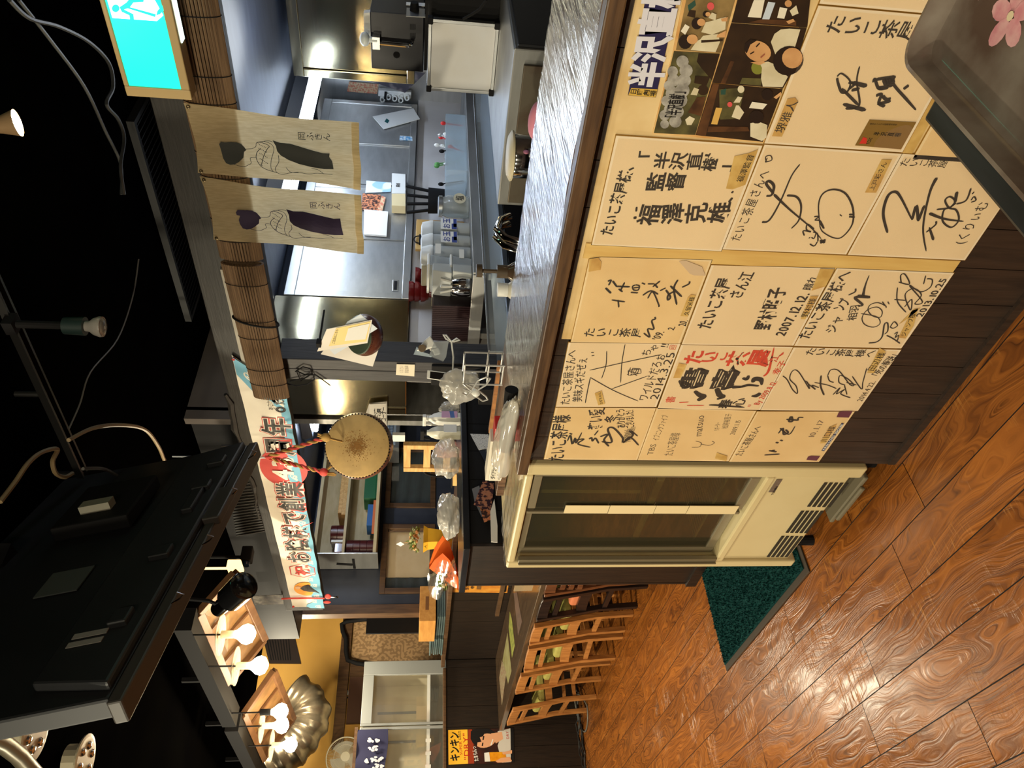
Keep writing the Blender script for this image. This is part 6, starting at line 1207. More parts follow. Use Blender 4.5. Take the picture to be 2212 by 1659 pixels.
m = MB(); PY(2.0625).poly(m, z(5, 1155, 1120, 1190, 1000, 1390, 955, 1350, 1105), 0); mk('white_panel', m, PAPER, t)
m = MB(); PY(2.0625).text(m, 'ご注文はこちら', z(5, 1045, 1150), z(5, 1085, 1010), .012, False, 0, 0, 0, 0); mk('leaflet_writing', m, INKT, t)
m = MB(); p = SF3.p(*z(5, 915, 1140)); m.box(p.x-.012, p.x+.012, 2.05, 2.08, p.z-.008, p.z+.01); mk('black_clip', m, BLACK, t, bevel=.003); m = MB(); m.cyl((p.x, 2.08, p.z), (p.x, 2.249, p.z), .004, n=8); mk('pin', m, BLACK, t)
t = thing('note_card', PFy.p(870, 800), 'cream handwritten note card pinned low on the pillar', 'note'); N_ = PY(2.244); m = MB(); N_.poly(m, z(5, 1638, 1440, 1645, 1340, 1817, 1345, 1812, 1455), 0, .002); mk('card', m, pm('note_cream', (220, 208, 184), rough=.6), t)
m = MB(); N2 = PY(2.2425); N2.text(m, 'ください', z(5, 1690, 1425), z(5, 1690, 1355), .02, False, -.01, .1, 0, 0); N2.text(m, '手指消毒', z(5, 1740, 1425), z(5, 1740, 1355), .02, False, -.01, .1, 0, 0); mk('pencil_writing', m, pm('pencil', (120, 110, 100), rough=.7), t)
t = thing('thermometer_gun', PF.p(*z(7, 660, 300)), 'white thermometer gun in a clear plastic holder on the pillar', 'thermometer')
TG = Plane((-2.30, 2.2, 1.2), (.75, -.66, 0), (.66, .75, 0), (0, 0, 1))
m = MB(); TG.poly(m, z(7, 520, 340, 600, 240, 650, 195, 690, 260, 720, 310, 640, 320, 570, 345), .02, .05); mk('gun_head', m, WHITE, t, bevel=.006); m = MB(); TG.poly(m, z(7, 640, 330, 730, 310, 750, 370, 690, 385, 680, 345), .015, .035); mk('gun_grip', m, WHITE, t, bevel=.005); m = MB(); q = TG.p(*z(7, 575, 320), .02); m.cyl(q, q+TG.n*.02, .016, n=14); mk('lens', m, pm('lens_brown', (110, 92, 70), rough=.3), t)
m = MB(); TG.poly(m, z(7, 640, 385, 690, 260, 825, 250, 800, 400, 775, 440), .03, .07); mk('holder', m, clear('holder_plastic', (226, 230, 232), .06, .7), t)
m = MB(); TG.poly(m, z(7, 495, 375, 525, 300, 560, 345, 690, 385, 660, 400), -.0, .004); mk('holder_back', m, pm('holder_blue', (170, 184, 196), rough=.3), t)
m = MB(); P = [TG.p(*z(7, x, y), .02) for x, y in ((862, 545), (868, 400), (850, 255))]; m.tube(P, .004, 6); P = [TG.p(*z(7, x, y), .02) for x, y in ((850, 255), (800, 230), (775, 190), (800, 195), (850, 255), (900, 225), (930, 240), (880, 255), (850, 255))]; m.tube(P, .004, 5); mk('ribbon_tie', m, WHITE, None, 'white ribbon tied in a bow at the foot of the pillar', 'ribbon', smooth=True)
m = MB(); rn = random.Random(4); B0 = PY(2.24); P = [B0.p(*z(5, x, y)) for x, y in ((690, 1410), (760, 1365), (830, 1380), (850, 1430), (780, 1440), (700, 1400), (740, 1500), (830, 1440), (880, 1440), (940, 1480), (1020, 1540))]; m.tube(P, .003, 5); P = [B0.p(*z(5, x, y)) for x, y in ((600, 1520), (700, 1545), (800, 1530), (870, 1480), (850, 1420), (780, 1470), (640, 1500))]; m.tube(P, .003, 5); mk('loose_cord', m, BLACK, None, 'loose black cord looped under the end of the short blind', 'cord', smooth=True)
# ---- exit sign at the top of the picture
t = thing('exit_sign', (-.9, 2.19, 2.08), 'lit green emergency exit sign in a beige case hanging before the beam', 'exit sign')
EX = PY(2.10); a = EX.p(*z(1, 1085, 822)); b = EX.p(*z(1, 1640, 850)); EB = pm('exit_case', (170, 148, 104), rough=.4)
m = MB(); ez0, ez1, ex0 = b.z, a.z, (a.x+b.x)/2; m.box(ex0, -.42, 2.105, 2.155, ez0, ez1); m.box(ex0, ex0+.03, 2.098, 2.1045, ez0, ez1); g0 = EX.p(*z(1, 1540, 737)).z; g1 = EX.p(*z(1, 1095, 712)).z
m.box(ex0+.03, -.42, 2.098, 2.1045, ez0, g0); m.box(ex0+.03, -.42, 2.098, 2.1045, g1, ez1); mk('case', m, EB, t, bevel=.003)
m = MB(); m.box(ex0+.031, -.425, 2.1005, 2.1048, g0+.0005, g1-.0005); mk('green_panel', m, GREEN, t)
EF = PY(2.0998); EF2 = PY(2.0992); m = MB(); EF.poly(m, z(1, 960, 152, 905, -40, 1300, -40, 1395, 130, 1340, 178)); mk('white_field', m, EXITW, t)
m = MB(); EF2.poly(m, z(1, *ell(988, 70, 33, 33))); EF2.poly(m, z(1, 1020, 60, 1080, 20, 1120, -30, 1230, -30, 1225, 15, 1140, 20, 1110, 60, 1330, 120, 1325, 145, 1310, 140, 1090, 70, 1060, 80, 1140, 120, 1145, 175, 1110, 165, 1105, 130, 1040, 100)); EF2.poly(m, z(1, 1335, 130, 1345, 90, 1400, 30, 1430, 60, 1365, 120)); mk('running_figure', m, GREEN, t)
m = MB(); m.box(ex0+.16, -.45, 2.11, 2.14, ez0-.004, ez0-.001); mk('bottom_light', m, EXITW, t)
m = MB(); m.cyl((-.8, 2.13, ez1), (-.8, 2.13, 2.5), .015); mk('hanger_rod', m, EB, t)
# ---- ceiling outlets
VB = pm('vent_black', (26, 26, 27), rough=.5)
def vent(label, x0, x1, y0, y1, n, zt=2.5):
    t = thing('ceiling_vent', ((x0+x1)/2, (y0+y1)/2, zt-.03), label, 'vent', 'air outlets'); m = MB(); m.box(x0, x1, y0, y0+.02, zt-.03, zt-.001); m.box(x0, x1, y1-.02, y1, zt-.03, zt-.001); m.box(x0, x0+.02, y0+.02, y1-.02, zt-.03, zt-.001); m.box(x1-.02, x1, y0+.02, y1-.02, zt-.03, zt-.001); mk('frame', m, VB, t)
    m = MB(); [m.box(x0+.02+(x1-x0-.04)*(i+.4)/n, x0+.02+(x1-x0-.04)*(i+.6)/n, y0+.021, y1-.021, zt-.026, zt-.006) for i in range(n)]; mk('louvres', m, VB, t)
vent('black louvred air outlet on the dark ceiling behind the beam, above the printed cloths', -2.60, -1.57, 2.68, 2.985, 34)
a = atZ(482, 1005, 2.5); b = atZ(560, 1150, 2.5)
m = MB(); pv = [(492, 965), (510, 1155), (577, 1148), (560, 975)]
t = thing('wall_louvre', PY(2.245).p(540, 1060), 'black ribbed air louvre on the beam beside the television corner', 'vent'); LV = PY(2.244); P = [LV.p(*q) for q in ((478, 962), (511, 1156), (572, 1146), (520, 962))]
m = MB(); m.slab([p for p in P], (0, .004, 0)); mk('louvre_back', m, VB, t)
m = MB(); [m.bar(P[0].lerp(P[1], i/30)+V((0, -.003, 0)), P[3].lerp(P[2], i/30)+V((0, -.003, 0)), .006, .006, (0, 1, 0)) for i in range(31)]; mk('ribs', m, pm('rib_grey', (52, 48, 45), rough=.5), t)
# ---- television seen from behind
TZ0 = 1.93; A = atZ(536, 960, TZ0); B = atZ(233, 1510, TZ0); d = (B-A).normalized()
pn = d; r = ray(413, 983); k = ((A-CAM).dot(pn))/r.dot(pn); C = CAM+r*k
upv = (C-A).normalized(); nb = d.cross(upv).normalized()
if nb.dot(CAM-A) < 0: nb = -nb
H = .64; t = thing('television', (A+B)/2, 'large black flat television hung from the ceiling, seen from behind and below', 'television')
TVM = pm('tv_black', (38, 39, 42), (32, 33, 35), ns=4, rough=.5); TVB = pm('tv_edge', (64, 60, 56), rough=.45)
m = MB(); m.slab([A, B, B+upv*H, A+upv*H], -nb*.045); mk('back_cover', m, TVM, t, bevel=.006)
m = MB(); m.slab([A-upv*.028-d*.012, B-upv*.028+d*.012, B+d*.012, A-d*.012], -nb*.05); mk('bottom_bezel', m, TVB, t, bevel=.004)
m = MB(); m.slab([A+d*.02+upv*.002, B-d*.02+upv*.002, B-d*.06+upv*.16, A+d*.06+upv*.16], nb*.022); mk('lower_housing', m, TVM, t, bevel=.006)
for f, w_, h_ in ((.38, .12, .03), (.15, .05, .05), (.3, .045, .05), (.62, .045, .05), (.85, .05, .04)):
    c = A+d*(1.08*f)+nb*.024+upv*.05; m = MB(); m.obox(c, d*w_/2, upv*h_/2, nb*.012); mk('clip_bracket', m, TVM, t, bevel=.004)
m = MB(); c = A+d*.42+nb*.004-upv*.012; m.obox(c, d*.09, upv*.03, nb*.012); mk('sensor_box', m, TVB, t, bevel=.004)
for f in (.12, .35, .58, .8): m = MB(); c = A+d*(1.08*f)-upv*.03+nb*.004; m.tube([c, c-upv*.02+nb*.008, c-upv*.03+nb*.016, c-upv*.018+nb*.024], .002, 5); mk('wire_hook', m, CHROME, t)
for j, f in enumerate((.88, .905)): m = MB(); c = A+d*(1.08*f)+nb*.024+upv*.1; m.obox(c, d*.008, upv*.035, nb*.001); mk('label_slip', m, pm('slip_grey', (150, 146, 140), rough=.6), t)
m = MB(); c = A+d*.35+nb*.03+upv*.3; m.obox(c, d*.12, upv*.1, nb*.02); mk('mount_plate', m, BLACK, t, bevel=.005); m = MB(); c2_ = c+nb*.03; m.obox(c2_+d*.05, d*.018, upv*.04, nb*.012); mk('white_tape', m, pm('tape_white', (150, 146, 130), rough=.6), t)
m = MB(); c = A+d*.68+nb*.005+upv*.28; m.obox(c, d*.05, upv*.05, nb*.0015); mk('rating_label', m, pm('label_dim', (84, 88, 86), rough=.6), t)
m = MB(); top = A+d*.5+upv*.5; m.bar(top-nb*.0, V((top.x, top.y, 2.5)), .06, .06); mk('ceiling_arm', m, BLACK, t)
# ---- track rails and spots
TRK = pm('track_black', (44, 43, 42), rough=.4, metal=.4)
a = atZ(0, 636, 2.42); b = atZ(178, 1024, 2.42); t = thing('track_rail', (a+b)/2, 'black lighting track on the ceiling carrying the unlit spot', 'track'); dd = (b-a).normalized(); side = dd.cross(V((0, 0, 1)))
for sg in (-1, 1): m = MB(); m.bar(a-dd*.5+side*.014*sg, b+side*.014*sg, .008, .02); mk('rail', m, TRK, t)
for f in (0, .5, 1): p = a.lerp(b, f); m = MB(); m.cyl(p, (p.x, p.y, 2.5), .008); mk('rail_hanger', m, TRK, t)
p0 = atZ(32, 700, 2.40); bt = atY(222, 706, p0.y); t = thing('spot_lamp', (p0.x, p0.y, bt.z), 'unlit reflector bulb in a black socket hanging from the lighting track', 'lamp')
L_ = p0.z-bt.z; ax = V((0, 0, -1)); m = MB(); m.cyl(p0, p0+ax*L_*.56, .010, n=10); m.box(p0.x-.02, p0.x+.02, p0.y-.02, p0.y+.02, p0.z-.005, p0.z+.02); mk('stem', m, BLACK, t); m = MB(); m.cyl(p0+ax*L_*.56, p0+ax*L_*.8, .022, .024, 18); mk('socket', m, pm('socket_green', (34, 50, 48), rough=.4), t, smooth=True)
m = MB(); m.lathe(p0+ax*L_*.8, ax, [(0, .013), (L_*.05, .014), (L_*.1, .022), (L_*.165, .027), (L_*.2, .026)], 24); mk('reflector_bulb', m, pm('bulb_grey', (150, 146, 140), rough=.25), t, smooth=True); m = MB(); m.lathe(p0+ax*L_*1.0, ax, [(0, .022), (.004, .018), (.006, .004)], 20); mk('lens', m, pm('lens_grey', (120, 118, 112), rough=.1, coat=.6), t, smooth=True)
p1 = atZ(40, 265, 2.37); t = thing('lit_spot_lamp', p1, 'lit reflector spot on the dark ceiling near the exit sign', 'lamp'); m = MB(); ax = V((.1, .25, -1)).normalized(); m.lathe(p1-ax*.07, ax, [(0, .014), (.03, .02), (.068, .032)], 24, False); mk('reflector', m, pm('spot_shell', (170, 140, 104), rough=.3, metal=.4), t, smooth=True); m = MB(); m.lathe(p1-ax*.004, ax, [(0, .03), (.004, .024), (.006, .004)], 24); mk('glowing_lens', m, pm('spot_glow', (255, 240, 210), emit=70, ec=(255, 224, 170)), t, smooth=True); m = MB(); m.cyl(p1-ax*.07, V((p1.x-.01, p1.y-.03, 2.5)), .008); mk('stem', m, BLACK, t)
# ---- round fittings with lenses on the ceiling, bottom left corner of the picture
for k, (px, py, lab) in enumerate(((72, 1583, 'round pale ceiling fitting with six lenses, beside the television edge'), (180, 1642, 'round pale ceiling fitting with six lenses, at the picture edge'))):
    c = atZ(px, py, 2.45); t = thing('lens_fitting', c, lab, 'ceiling fitting', 'round lens fittings'); m = MB(); m.lathe(c, (0, 0, -1), [(0, .078), (.006, .08), (.008, .07), (.0082, .002)], 8 if False else 28); m.cyl(c, (c.x, c.y, 2.5), .05); mk('plate', m, pm('fitting_pale', (176, 166, 140), rough=.4), t)
    for i in range(6): a = i*PI/3+.3; q = c+V((.044*math.cos(a), .044*math.sin(a), -.0085)); m = MB(); m.lathe(q, (0, 0, -1), [(0, .014), (.005, .011), (.007, .003)], 16); mk('lens', m, CHROME, t, smooth=True)
m = MB(); P = [atZ(x, y, 2.42) for x, y in ((-30, 1590), (5, 1605), (40, 1632), (90, 1690))]; m.tube(P, .022, 10); mk('conduit_pipe', m, pm('conduit', (120, 112, 92), rough=.35, metal=.6), None, 'pale conduit pipe with black bands along the ceiling in the corner', 'pipe', smooth=True)
# ---- cables at the ceiling
def cable(label, k, pts, zt, r, mat, name='cable'):
    m = MB(); P = [atZ(*z(k, x, y), zt) for x, y in pts]; Q = []
    for i in range(len(P)-1):
        p0, p1, p2, p3 = P[max(i-1, 0)], P[i], P[i+1], P[min(i+2, len(P)-1)]
        for j in range(6): s = j/6; Q.append(.5*((2*p1)+(p2-p0)*s+(2*p0-5*p1+4*p2-p3)*s*s+(3*p1-p0-3*p2+p3)*s**3))
    Q.append(P[-1]); m.tube(Q, r, 6); return mk(name, m, mat, None, label, 'cable', smooth=True)
CBK = pm('sheath_black', (66, 68, 68), rough=.4); CBG = pm('sheath_beige', (150, 128, 92), rough=.5); CGY = pm('sheath_grey', (92, 88, 82), rough=.5)
cable('black cable sagging in a wide bow beside the exit sign', 1, [(80, 0), (250, 155), (500, 225), (760, 360), (930, 540), (965, 740), (910, 890), (1010, 1020), (1060, 1180), (1030, 1420), (1060, 1659)], 2.44, .006, CBK)
cable('thin straight black cable crossing the bowed one by the exit sign', 1, [(160, 0), (420, 330), (720, 740), (900, 1120), (1030, 1400), (1035, 1659)], 2.46, .005, CBK)
cable('thin grey wire curving over the dark ceiling toward the lighting track', 14, [(920, 0), (880, 250), (780, 530), (600, 750), (530, 960), (450, 1140)], 2.47, .0025, CGY)
cable('beige cable arching from the lighting track to the back of the television', 14, [(455, 1200), (620, 1120), (800, 1100), (960, 1130), (1050, 1240), (1100, 1350), (1160, 1410)], 2.3, .006, CBG)
cable('beige cable looping down to the corner behind the television', 14, [(0, 1610), (100, 1480), (190, 1350), (280, 1280), (380, 1260), (350, 1340), (370, 1420), (430, 1445), (480, 1420)], 2.36, .006, CBG)
cable('pale cable running along the top of the television', 14, [(550, 1390), (680, 1390), (770, 1430), (860, 1490)], 2.32, .005, CGY)
# ---- slanting lamp panels with bulbs over the little bar
WPN = pm('panel_wood', (140, 104, 62), (112, 82, 48), sc=(3, 3, 3), ns=5, rough=.55); WPF = pm('panel_frame', (112, 78, 48), (90, 60, 36), ns=14, rough=.5)
def lamp_panel(label, q):
    P = [atZ(x, y, zz) for (x, y), zz in zip(z(10, *q), (2.30, 2.30, 2.17, 2.17))]
    t = thing('lamp_panel', (P[0]+P[2])/2, label, 'lamp panel', 'slanting lamp panels'); n_ = (P[1]-P[0]).cross(P[3]-P[0]).normalized()
    if n_.dot(CAM-P[0]) < 0: n_ = -n_
    m = MB(); m.slab(P, -n_*.012); mk('board', m, WPN, t)
    for i in range(4): m = MB(); a, b = P[i], P[(i+1) % 4]; m.bar(a+n_*.008, b+n_*.008, .035, .03, n_); mk('frame_bar', m, WPF, t, bevel=.002)
    for f in (.27, .5, .73): m = MB(); m.bar(P[0].lerp(P[1], f)+n_*.006, P[3].lerp(P[2], f)+n_*.006, .016, .012, n_); mk('slat', m, WPF, t)
    m = MB(); m.bar(P[0]+V((.05, -.055, .03)), P[1].lerp(P[0], -.45)+V((0, -.055, .03)), .10, .07); mk('black_rail', m, BLACK, t)
    for f in (.1, .9): m = MB(); q_ = P[0].lerp(P[1], f); m.bar(q_+V((0, -.02, .06)), V((q_.x, q_.y-.02, 2.5 if q_.x > -5.6 else 3.0)), .02, .02); mk('hanger', m, BLACK, t)
    return t
lamp_panel('slanting slatted wood lamp panel holding the black spot, nearer the banner', (165, 490, 390, 1010, 655, 690, 430, 195))
lamp_panel('slanting slatted wood lamp panel with two bulbs, next to the big black duct', (495, 1255, 645, 1590, 872, 1290, 722, 930))
for k, (x0, y0, bx_, by_, sh, lab) in enumerate(((215, 650, 525, 658, 1, 'lit bare bulb under a glass saucer, closest to the chrome clip spot'), (335, 893, 625, 892, 1, 'lit bare bulb under a glass saucer between the two lamp panels'), (480, 1243, 782, 1238, 0, 'lit bare bulb on a thin black cord at the second lamp panel'), (540, 1335, 790, 1340, 1, 'lit bare bulb under a saucer beside the one on a cord'), (700, 1480, 855, 1485, 1, 'lit bare bulb closest to the electric fan'))):
    c = atY(*z(10, bx_, by_), 1.365); zt = 2.294; t = thing('bare_bulb', c, lab, 'bulb', 'bulbs over the little bar')
    m = MB(); m.lathe(c+V((0, 0, .045)), (0, 0, -1), [(0, .014), (.012, .02), (.03, .036), (.05, .042), (.07, .034), (.082, .012)], 20); mk('glass_bulb', m, BULB, t, smooth=True)
    m = MB(); m.cyl(c+V((0, 0, .046)), c+V((0, 0, .10)), .016, n=16); mk('socket', m, (pm('socket_cream', (206, 190, 150), rough=.4) if sh else BLACK), t, smooth=True)
    if sh: m = MB(); m.lathe(c+V((0, 0, .101)), (0, 0, 1), [(0, .085), (.006, .07), (.012, .03), (.014, .012)], 28, False); mk('saucer_shade', m, clear('saucer_glass', (226, 214, 190), .1, .7), t, smooth=True)
    m = MB(); m.cyl(c+V((0, 0, .102)), V((c.x, c.y, zt)), .004, n=6); mk('cord', m, BLACK, t)
p = atY(*z(10, 460, 340), 1.36); q = atY(*z(10, 340, 450), 1.36); t = thing('clip_spot', p, 'black and chrome clip spot lamp at the lamp panel nearer the banner', 'lamp'); ax = (p-q).normalized(); m = MB(); m.lathe(q-ax*.03, ax, [(0, .03), (.09, .032), (.1, .03)], 20); mk('chrome_neck', m, CHROME, t, smooth=True); m = MB(); m.lathe(q+ax*.075, ax, [(0, .042), (.01, .052), (.13, .054), (.135, .045)], 24); mk('lamp_can', m, pm('gloss_black', (16, 16, 17), rough=.12, coat=.6), t, smooth=True); m = MB(); m.tube([q, q+V((.05, -.0, .04)), V((q.x+.04, 1.375, 2.27)), V((q.x+.04, 1.38, 2.30))], .008, 6); mk('clip_arm', m, BLACK, t)
p = atZ(*z(10, 535, 80), 2.25); t = thing('security_camera', p, 'small black security camera with cable near the left end of the banner', 'camera'); m = MB(); m.box(p.x-.03, p.x+.03, p.y-.03, p.y+.05, p.z-.025, p.z+.03); mk('camera_body', m, BLACK, t, bevel=.006); m = MB(); m.cyl((p.x, p.y-.031, p.z), (p.x, p.y-.05, p.z), .018, n=14); mk('lens', m, pm('cam_lens', (40, 60, 90), rough=.1, coat=.6), t, smooth=True); m = MB(); m.cyl((p.x, p.y, p.z+.03), (p.x, p.y, 2.5), .008); mk('bracket', m, BLACK, t)
p = atZ(*z(10, 445, 165), 2.22); m = MB(); m.box(p.x-.05, p.x+.05, p.y-.02, p.y+.02, p.z-.03, p.z+.03); m.cyl((p.x, p.y, p.z+.03), (p.x, p.y, 2.5), .006); mk('yellow_box_lamp', m, pm('box_glow', (255, 226, 160), emit=2.5, ec=(255, 214, 140)), None, 'small lit yellow box lamp beside the black security camera', 'lamp', bevel=.004)
# ================================================================ ON THE SHELF BOARD AND THE LEDGE
BZ, LZ = 1.1765, 1.1485
def spray(label, x, y, h, body, trig, tilt):
    t = thing('spray_bottle', (x, y, BZ), label, 'bottle', 'spray bottles'); m = MB(); m.loft([[(x+a*.034*s, y+b*.026*s, BZ+zz) for a, b in ((-1, -.6), (-.6, -1), (.6, -1), (1, -.6), (1, .6), (.6, 1), (-.6, 1), (-1, .6))] for zz, s in ((0, .95), (.006, 1), (h*.55, 1), (h*.68, .75), (h*.76, .42), (h*.8, .4))]); mk('bottle_body', m, body, t, smooth=True)
    m = MB(); m.cyl((x, y, BZ+h*.8+.0005), (x, y, BZ+h*.86), .015, n=14); m.box(x-.05, x+.022, y-.011, y+.011, BZ+h*.86, BZ+h*.95); m.bar((x-.042, y, BZ+h*.9), (x-.05, y, BZ+h*.72), .012, .008); mk('trigger_head', m, trig, t, bevel=.002); return t
t = spray('white spray bottle with a blue and pink label on the black shelf board', -2.99, 2.43, .2, WHITE, WHITE, 0)
m = MB(); m.box(-2.9555, -2.9535, 2.41, 2.452, BZ+.015, BZ+.095); mk('blue_label', m, pm('label_bluepink', (80, 110, 170), (206, 160, 190), sc=(1, 1, 6), ns=6, det=0, lo=.45, hi=.5, rough=.4), t)
t = spray('milky spray bottle with black trigger beside the blue-labelled one', -2.985, 2.335, .21, pm('milk_bottle', (206, 204, 190), rough=.3, transl=.2), BLACK, 0)
m = MB(); m.box(-2.9495, -2.9475, 2.31, 2.36, BZ+.02, BZ+.085); mk('label', m, PAPER, t)
# plastic bags, a few crumpled lumps
def bag(label, c, r, sq, seed, mat=BAG, cat='bag', name='plastic_bag', n=34):
    rn = random.Random(seed); ph = [rn.uniform(0, 6) for _ in range(8)]; m = MB(); R = []
    for j in range(n+1):
        th = PI*j/n; ring = []
        for i in range(48):
            a = 2*PI*i/48; d = V((math.sin(th)*math.cos(a), math.sin(th)*math.sin(a), -math.cos(th)))
            k = 1+.10*math.sin(d.x*4+ph[0]+3*d.z)+.08*math.sin(d.y*6+ph[1]-4*d.x)+.05*math.sin(d.z*8+ph[2]+5*d.y)+.025*math.sin(d.x*15+d.y*13+ph[3])+.02*math.sin(d.z*21-d.y*9+ph[4])
            ring.append(V(c)+V((d.x*r*sq[0]*k, d.y*r*sq[1]*k, max(d.z*r*sq[2]*k, -r*sq[2]*.9))))
        R.append(ring)
    m.loft(R); return mk(name, m, mat, None, label, cat, smooth='all')
bag('crumpled clear plastic bag lying on the black shelf board next to the spray bottles', (-3.02, 2.20, BZ+.065), .09, (.8, 1.1, .75), 2)
bag('white crinkled plastic bag at the near end of the shelf board, under the wooden rack', (-3.1, 1.93, BZ+.055), .09, (.9, 1.2, .6), 5)
bag('grey plastic bag heaped on the black shelf board behind the wire stand', (-2.99, 2.72 if False else 2.505, BZ+.05), .05, (.7, .7, 1.1), 8)
BG = atY(1000, 830, 2.05); bag('white plastic carrier bag bulging behind the wire stand', (BG.x-.02, 2.06, BG.z+.01), .085, (.8, .8, 1.0), 12)
m = MB(); m.box(-2.375, -2.28, 2.01, 2.11, 1.0505, BG.z-.068); mk('side_block', m, MATS['dark_steel'], None, 'dark block under the carrier bag behind the wire stand', 'block')
# paper in front of the opening: cards in the dark recess
MC = PX(-2.90); 
def mcard(label, k, q, mat, dx): m = MB(); PX(-2.945+dx).poly(m, z(k, *q), 0, .003); return mk('menu_card', m, mat, None, label, 'menu', 'menu cards by the passage')
LEAFN = pm('menu_navy', (40, 46, 60), (200, 196, 188), ns=26, det=1, lo=.5, hi=.58, rough=.35)
mcard('white menu card with small print standing tilted in the dark recess', 7, (1030, 1122, 1200, 1128, 1235, 1250, 1110, 1275), pm('menu_white', (214, 214, 214), (150, 150, 152), sc=(1, 30, 90), ns=4, det=0, lo=.6, hi=.64, rough=.4), .022)
mcard('dark blue menu card below the white one in the recess', 7, (1112, 1278, 1236, 1252, 1250, 1380, 1170, 1388), LEAFN, .018)
mcard('laminated food menu with a red border in the recess behind the carton', 9, (640, 360, 745, 90, 870, 130, 830, 440), pm('menu_food', (176, 120, 96), (60, 40, 50), ns=50, det=2, lo=.46, hi=.54, rough=.25), .03)
mcard('grey-edged menu card peeking out behind the laminated food menu', 9, (620, 185, 700, 150, 780, 400, 730, 500, 650, 330), pm('menu_edge', (120, 120, 126), rough=.3), .012)
mcard('dark food menu card under the laminated one', 9, (710, 400, 830, 440, 830, 530, 755, 560), LEAFD, .02)
mcard('stack of plain white sheets hanging low in the recess', 9, (825, 440, 870, 300, 905, 600, 905, 785, 835, 780), PAPER, .034)
# ---- sign on a thin pole
SG = PY(2.62); t = thing('table_sign', SG.p(920, 895), 'grey handwritten corner sign on a thin steel pole', 'sign')
m = MB(); SG.poly(m, z(7, 48, 1030, 45, 930, 75, 840, 245, 820, 245, 1058, 70, 1065), 0, .006); mk('sign_frame', m, clear('sign_plastic', (200, 196, 188), .1, .3), t)
m = MB(); PY(2.617).poly(m, z(7, 78, 1050, 78, 845, 235, 835, 235, 1048), 0); mk('sign_card', m, pm('sign_grey', (176, 170, 160), rough=.5), t)
m = MB(); Q = PY(2.615); Q.text(m, 'お茶漬', z(7, 155, 1040), z(7, 155, 885), .04, False, .02, .03, 0, 0); Q.text(m, 'コーナー', z(7, 210, 1010), z(7, 210, 870), .035, False, .02, .03, 0, 0); mk('sign_writing', m, INK, t)
a = SG.p(*z(7, 246, 940)); b = SG.p(*z(7, 590, 940)); m = MB(); m.cyl(a, (b.x, b.y, LZ+.055), .004, n=8); mk('pole', m, ALU, t); m = MB(); m.lathe((b.x, b.y, BZ if b.x > -3.35 else LZ), (0, 0, 1), [(0, .05), (.055, .05), (.06, .02)], 20); mk('pole_base', m, BLACK, t)
# ---- phone on its stand, tablet stand
t = thing('phone_holder', (-2.31, 2.16, 1.0505), 'white smartphone held upright on a stand at the foot of the pillar', 'phone')
PHP = Plane((-2.33, 2.12, 1.3), (.78, -.62, 0), (.62, .78, 0), (0, 0, 1)); q = z(7, 620, 600, 625, 520, 815, 545, 818, 632)
m = MB(); PHP.poly(m, q, 0, .009); mk('phone_body', m, WHITE, t, bevel=.003); m = MB(); PHP.poly(m, z(7, 648, 598, 652, 535, 785, 550, 785, 620), .001); mk('screen', m, pm('screen_black', (18, 18, 20), rough=.08, coat=.5), t)
m = MB(); c = PHP.p(*z(7, 735, 620), -.015); m.tube([c, c+V((.0, .03, -.06)), V((-2.31, 2.16, 1.1)), V((-2.31, 2.16, 1.052))], .006, 8); m.lathe((-2.31, 2.16, 1.0505), (0, 0, 1), [(0, .03), (.01, .028)], 16); mk('stand', m, BLACK, t)
t = thing('tablet_stand', (-3.36, 2.62, LZ), 'grey tablet on a stand between pillar and spray bottles', 'tablet'); TS = PX(-3.3); m = MB(); TS.poly(m, z(7, 655, 960, 655, 800, 690, 810, 700, 960), 0, .012); mk('tablet', m, pm('slate', (70, 74, 82), rough=.3), t, bevel=.003); m = MB(); TS.poly(m, z(7, 700, 935, 720, 815, 750, 850, 750, 940), -.02, .03); mk('stand_back', m, pm('stand_grey', (140, 146, 152), rough=.4), t)
t = thing('white_card_box', (-3.4, 2.68, LZ), 'beige carton and papers beyond the phone, at the back of the ledge', 'carton'); m = MB(); TS2 = PX(-3.38); TS2.poly(m, z(7, 670, 820, 675, 620, 800, 625, 800, 830), 0, .05); mk('carton_body', m, pm('carton_beige', (190, 168, 122), rough=.6), t, bevel=.004)
m = MB(); PX(-3.33).poly(m, z(7, 800, 820, 805, 680, 865, 690, 862, 820), 0, .02); mk('blue_booklet', m, pm('booklet_blue', (60, 76, 104), rough=.4), t)
# ---- slatted wooden rack on the ledge
t = thing('wooden_rack', (-3.75, 2.62, LZ), 'small pale wooden crate rack standing on the ledge below the drum', 'rack'); WR = PY(2.60); f_ = PY(2.60)
P = [WR.p(*q) for q in z(7, 400, 1475, 400, 1245, 670, 1245, 670, 1475)]; x0 = min(p.x for p in P); x1 = max(p.x for p in P); z1 = max(p.z for p in P); z0 = LZ
for xx in (x0, x1-.022):
    m = MB(); m.box(xx-.008, xx+.03, 2.60, 2.63, z0+.0, z1); mk('side_board', m, PINE, t, bevel=.002)
for k in range(3): zz = z0+.05+(z1-z0-.09)*k/2; m = MB(); m.box(x0+.031, x1-.009, 2.605, 2.625, zz, zz+.04); mk('slat', m, PINE, t)
m = MB(); m.box(x0-.12, x0-.001, 2.58, 2.66, z0, z0+.025); mk('foot_bar', m, PINE, t)
m = MB(); n = WR.p(*z(7, 360, 1245)); m.box(n.x-.03, n.x+.03, 2.66, 2.68, n.z-.03, n.z+.04); mk('white_tag', m, PAPER, t)
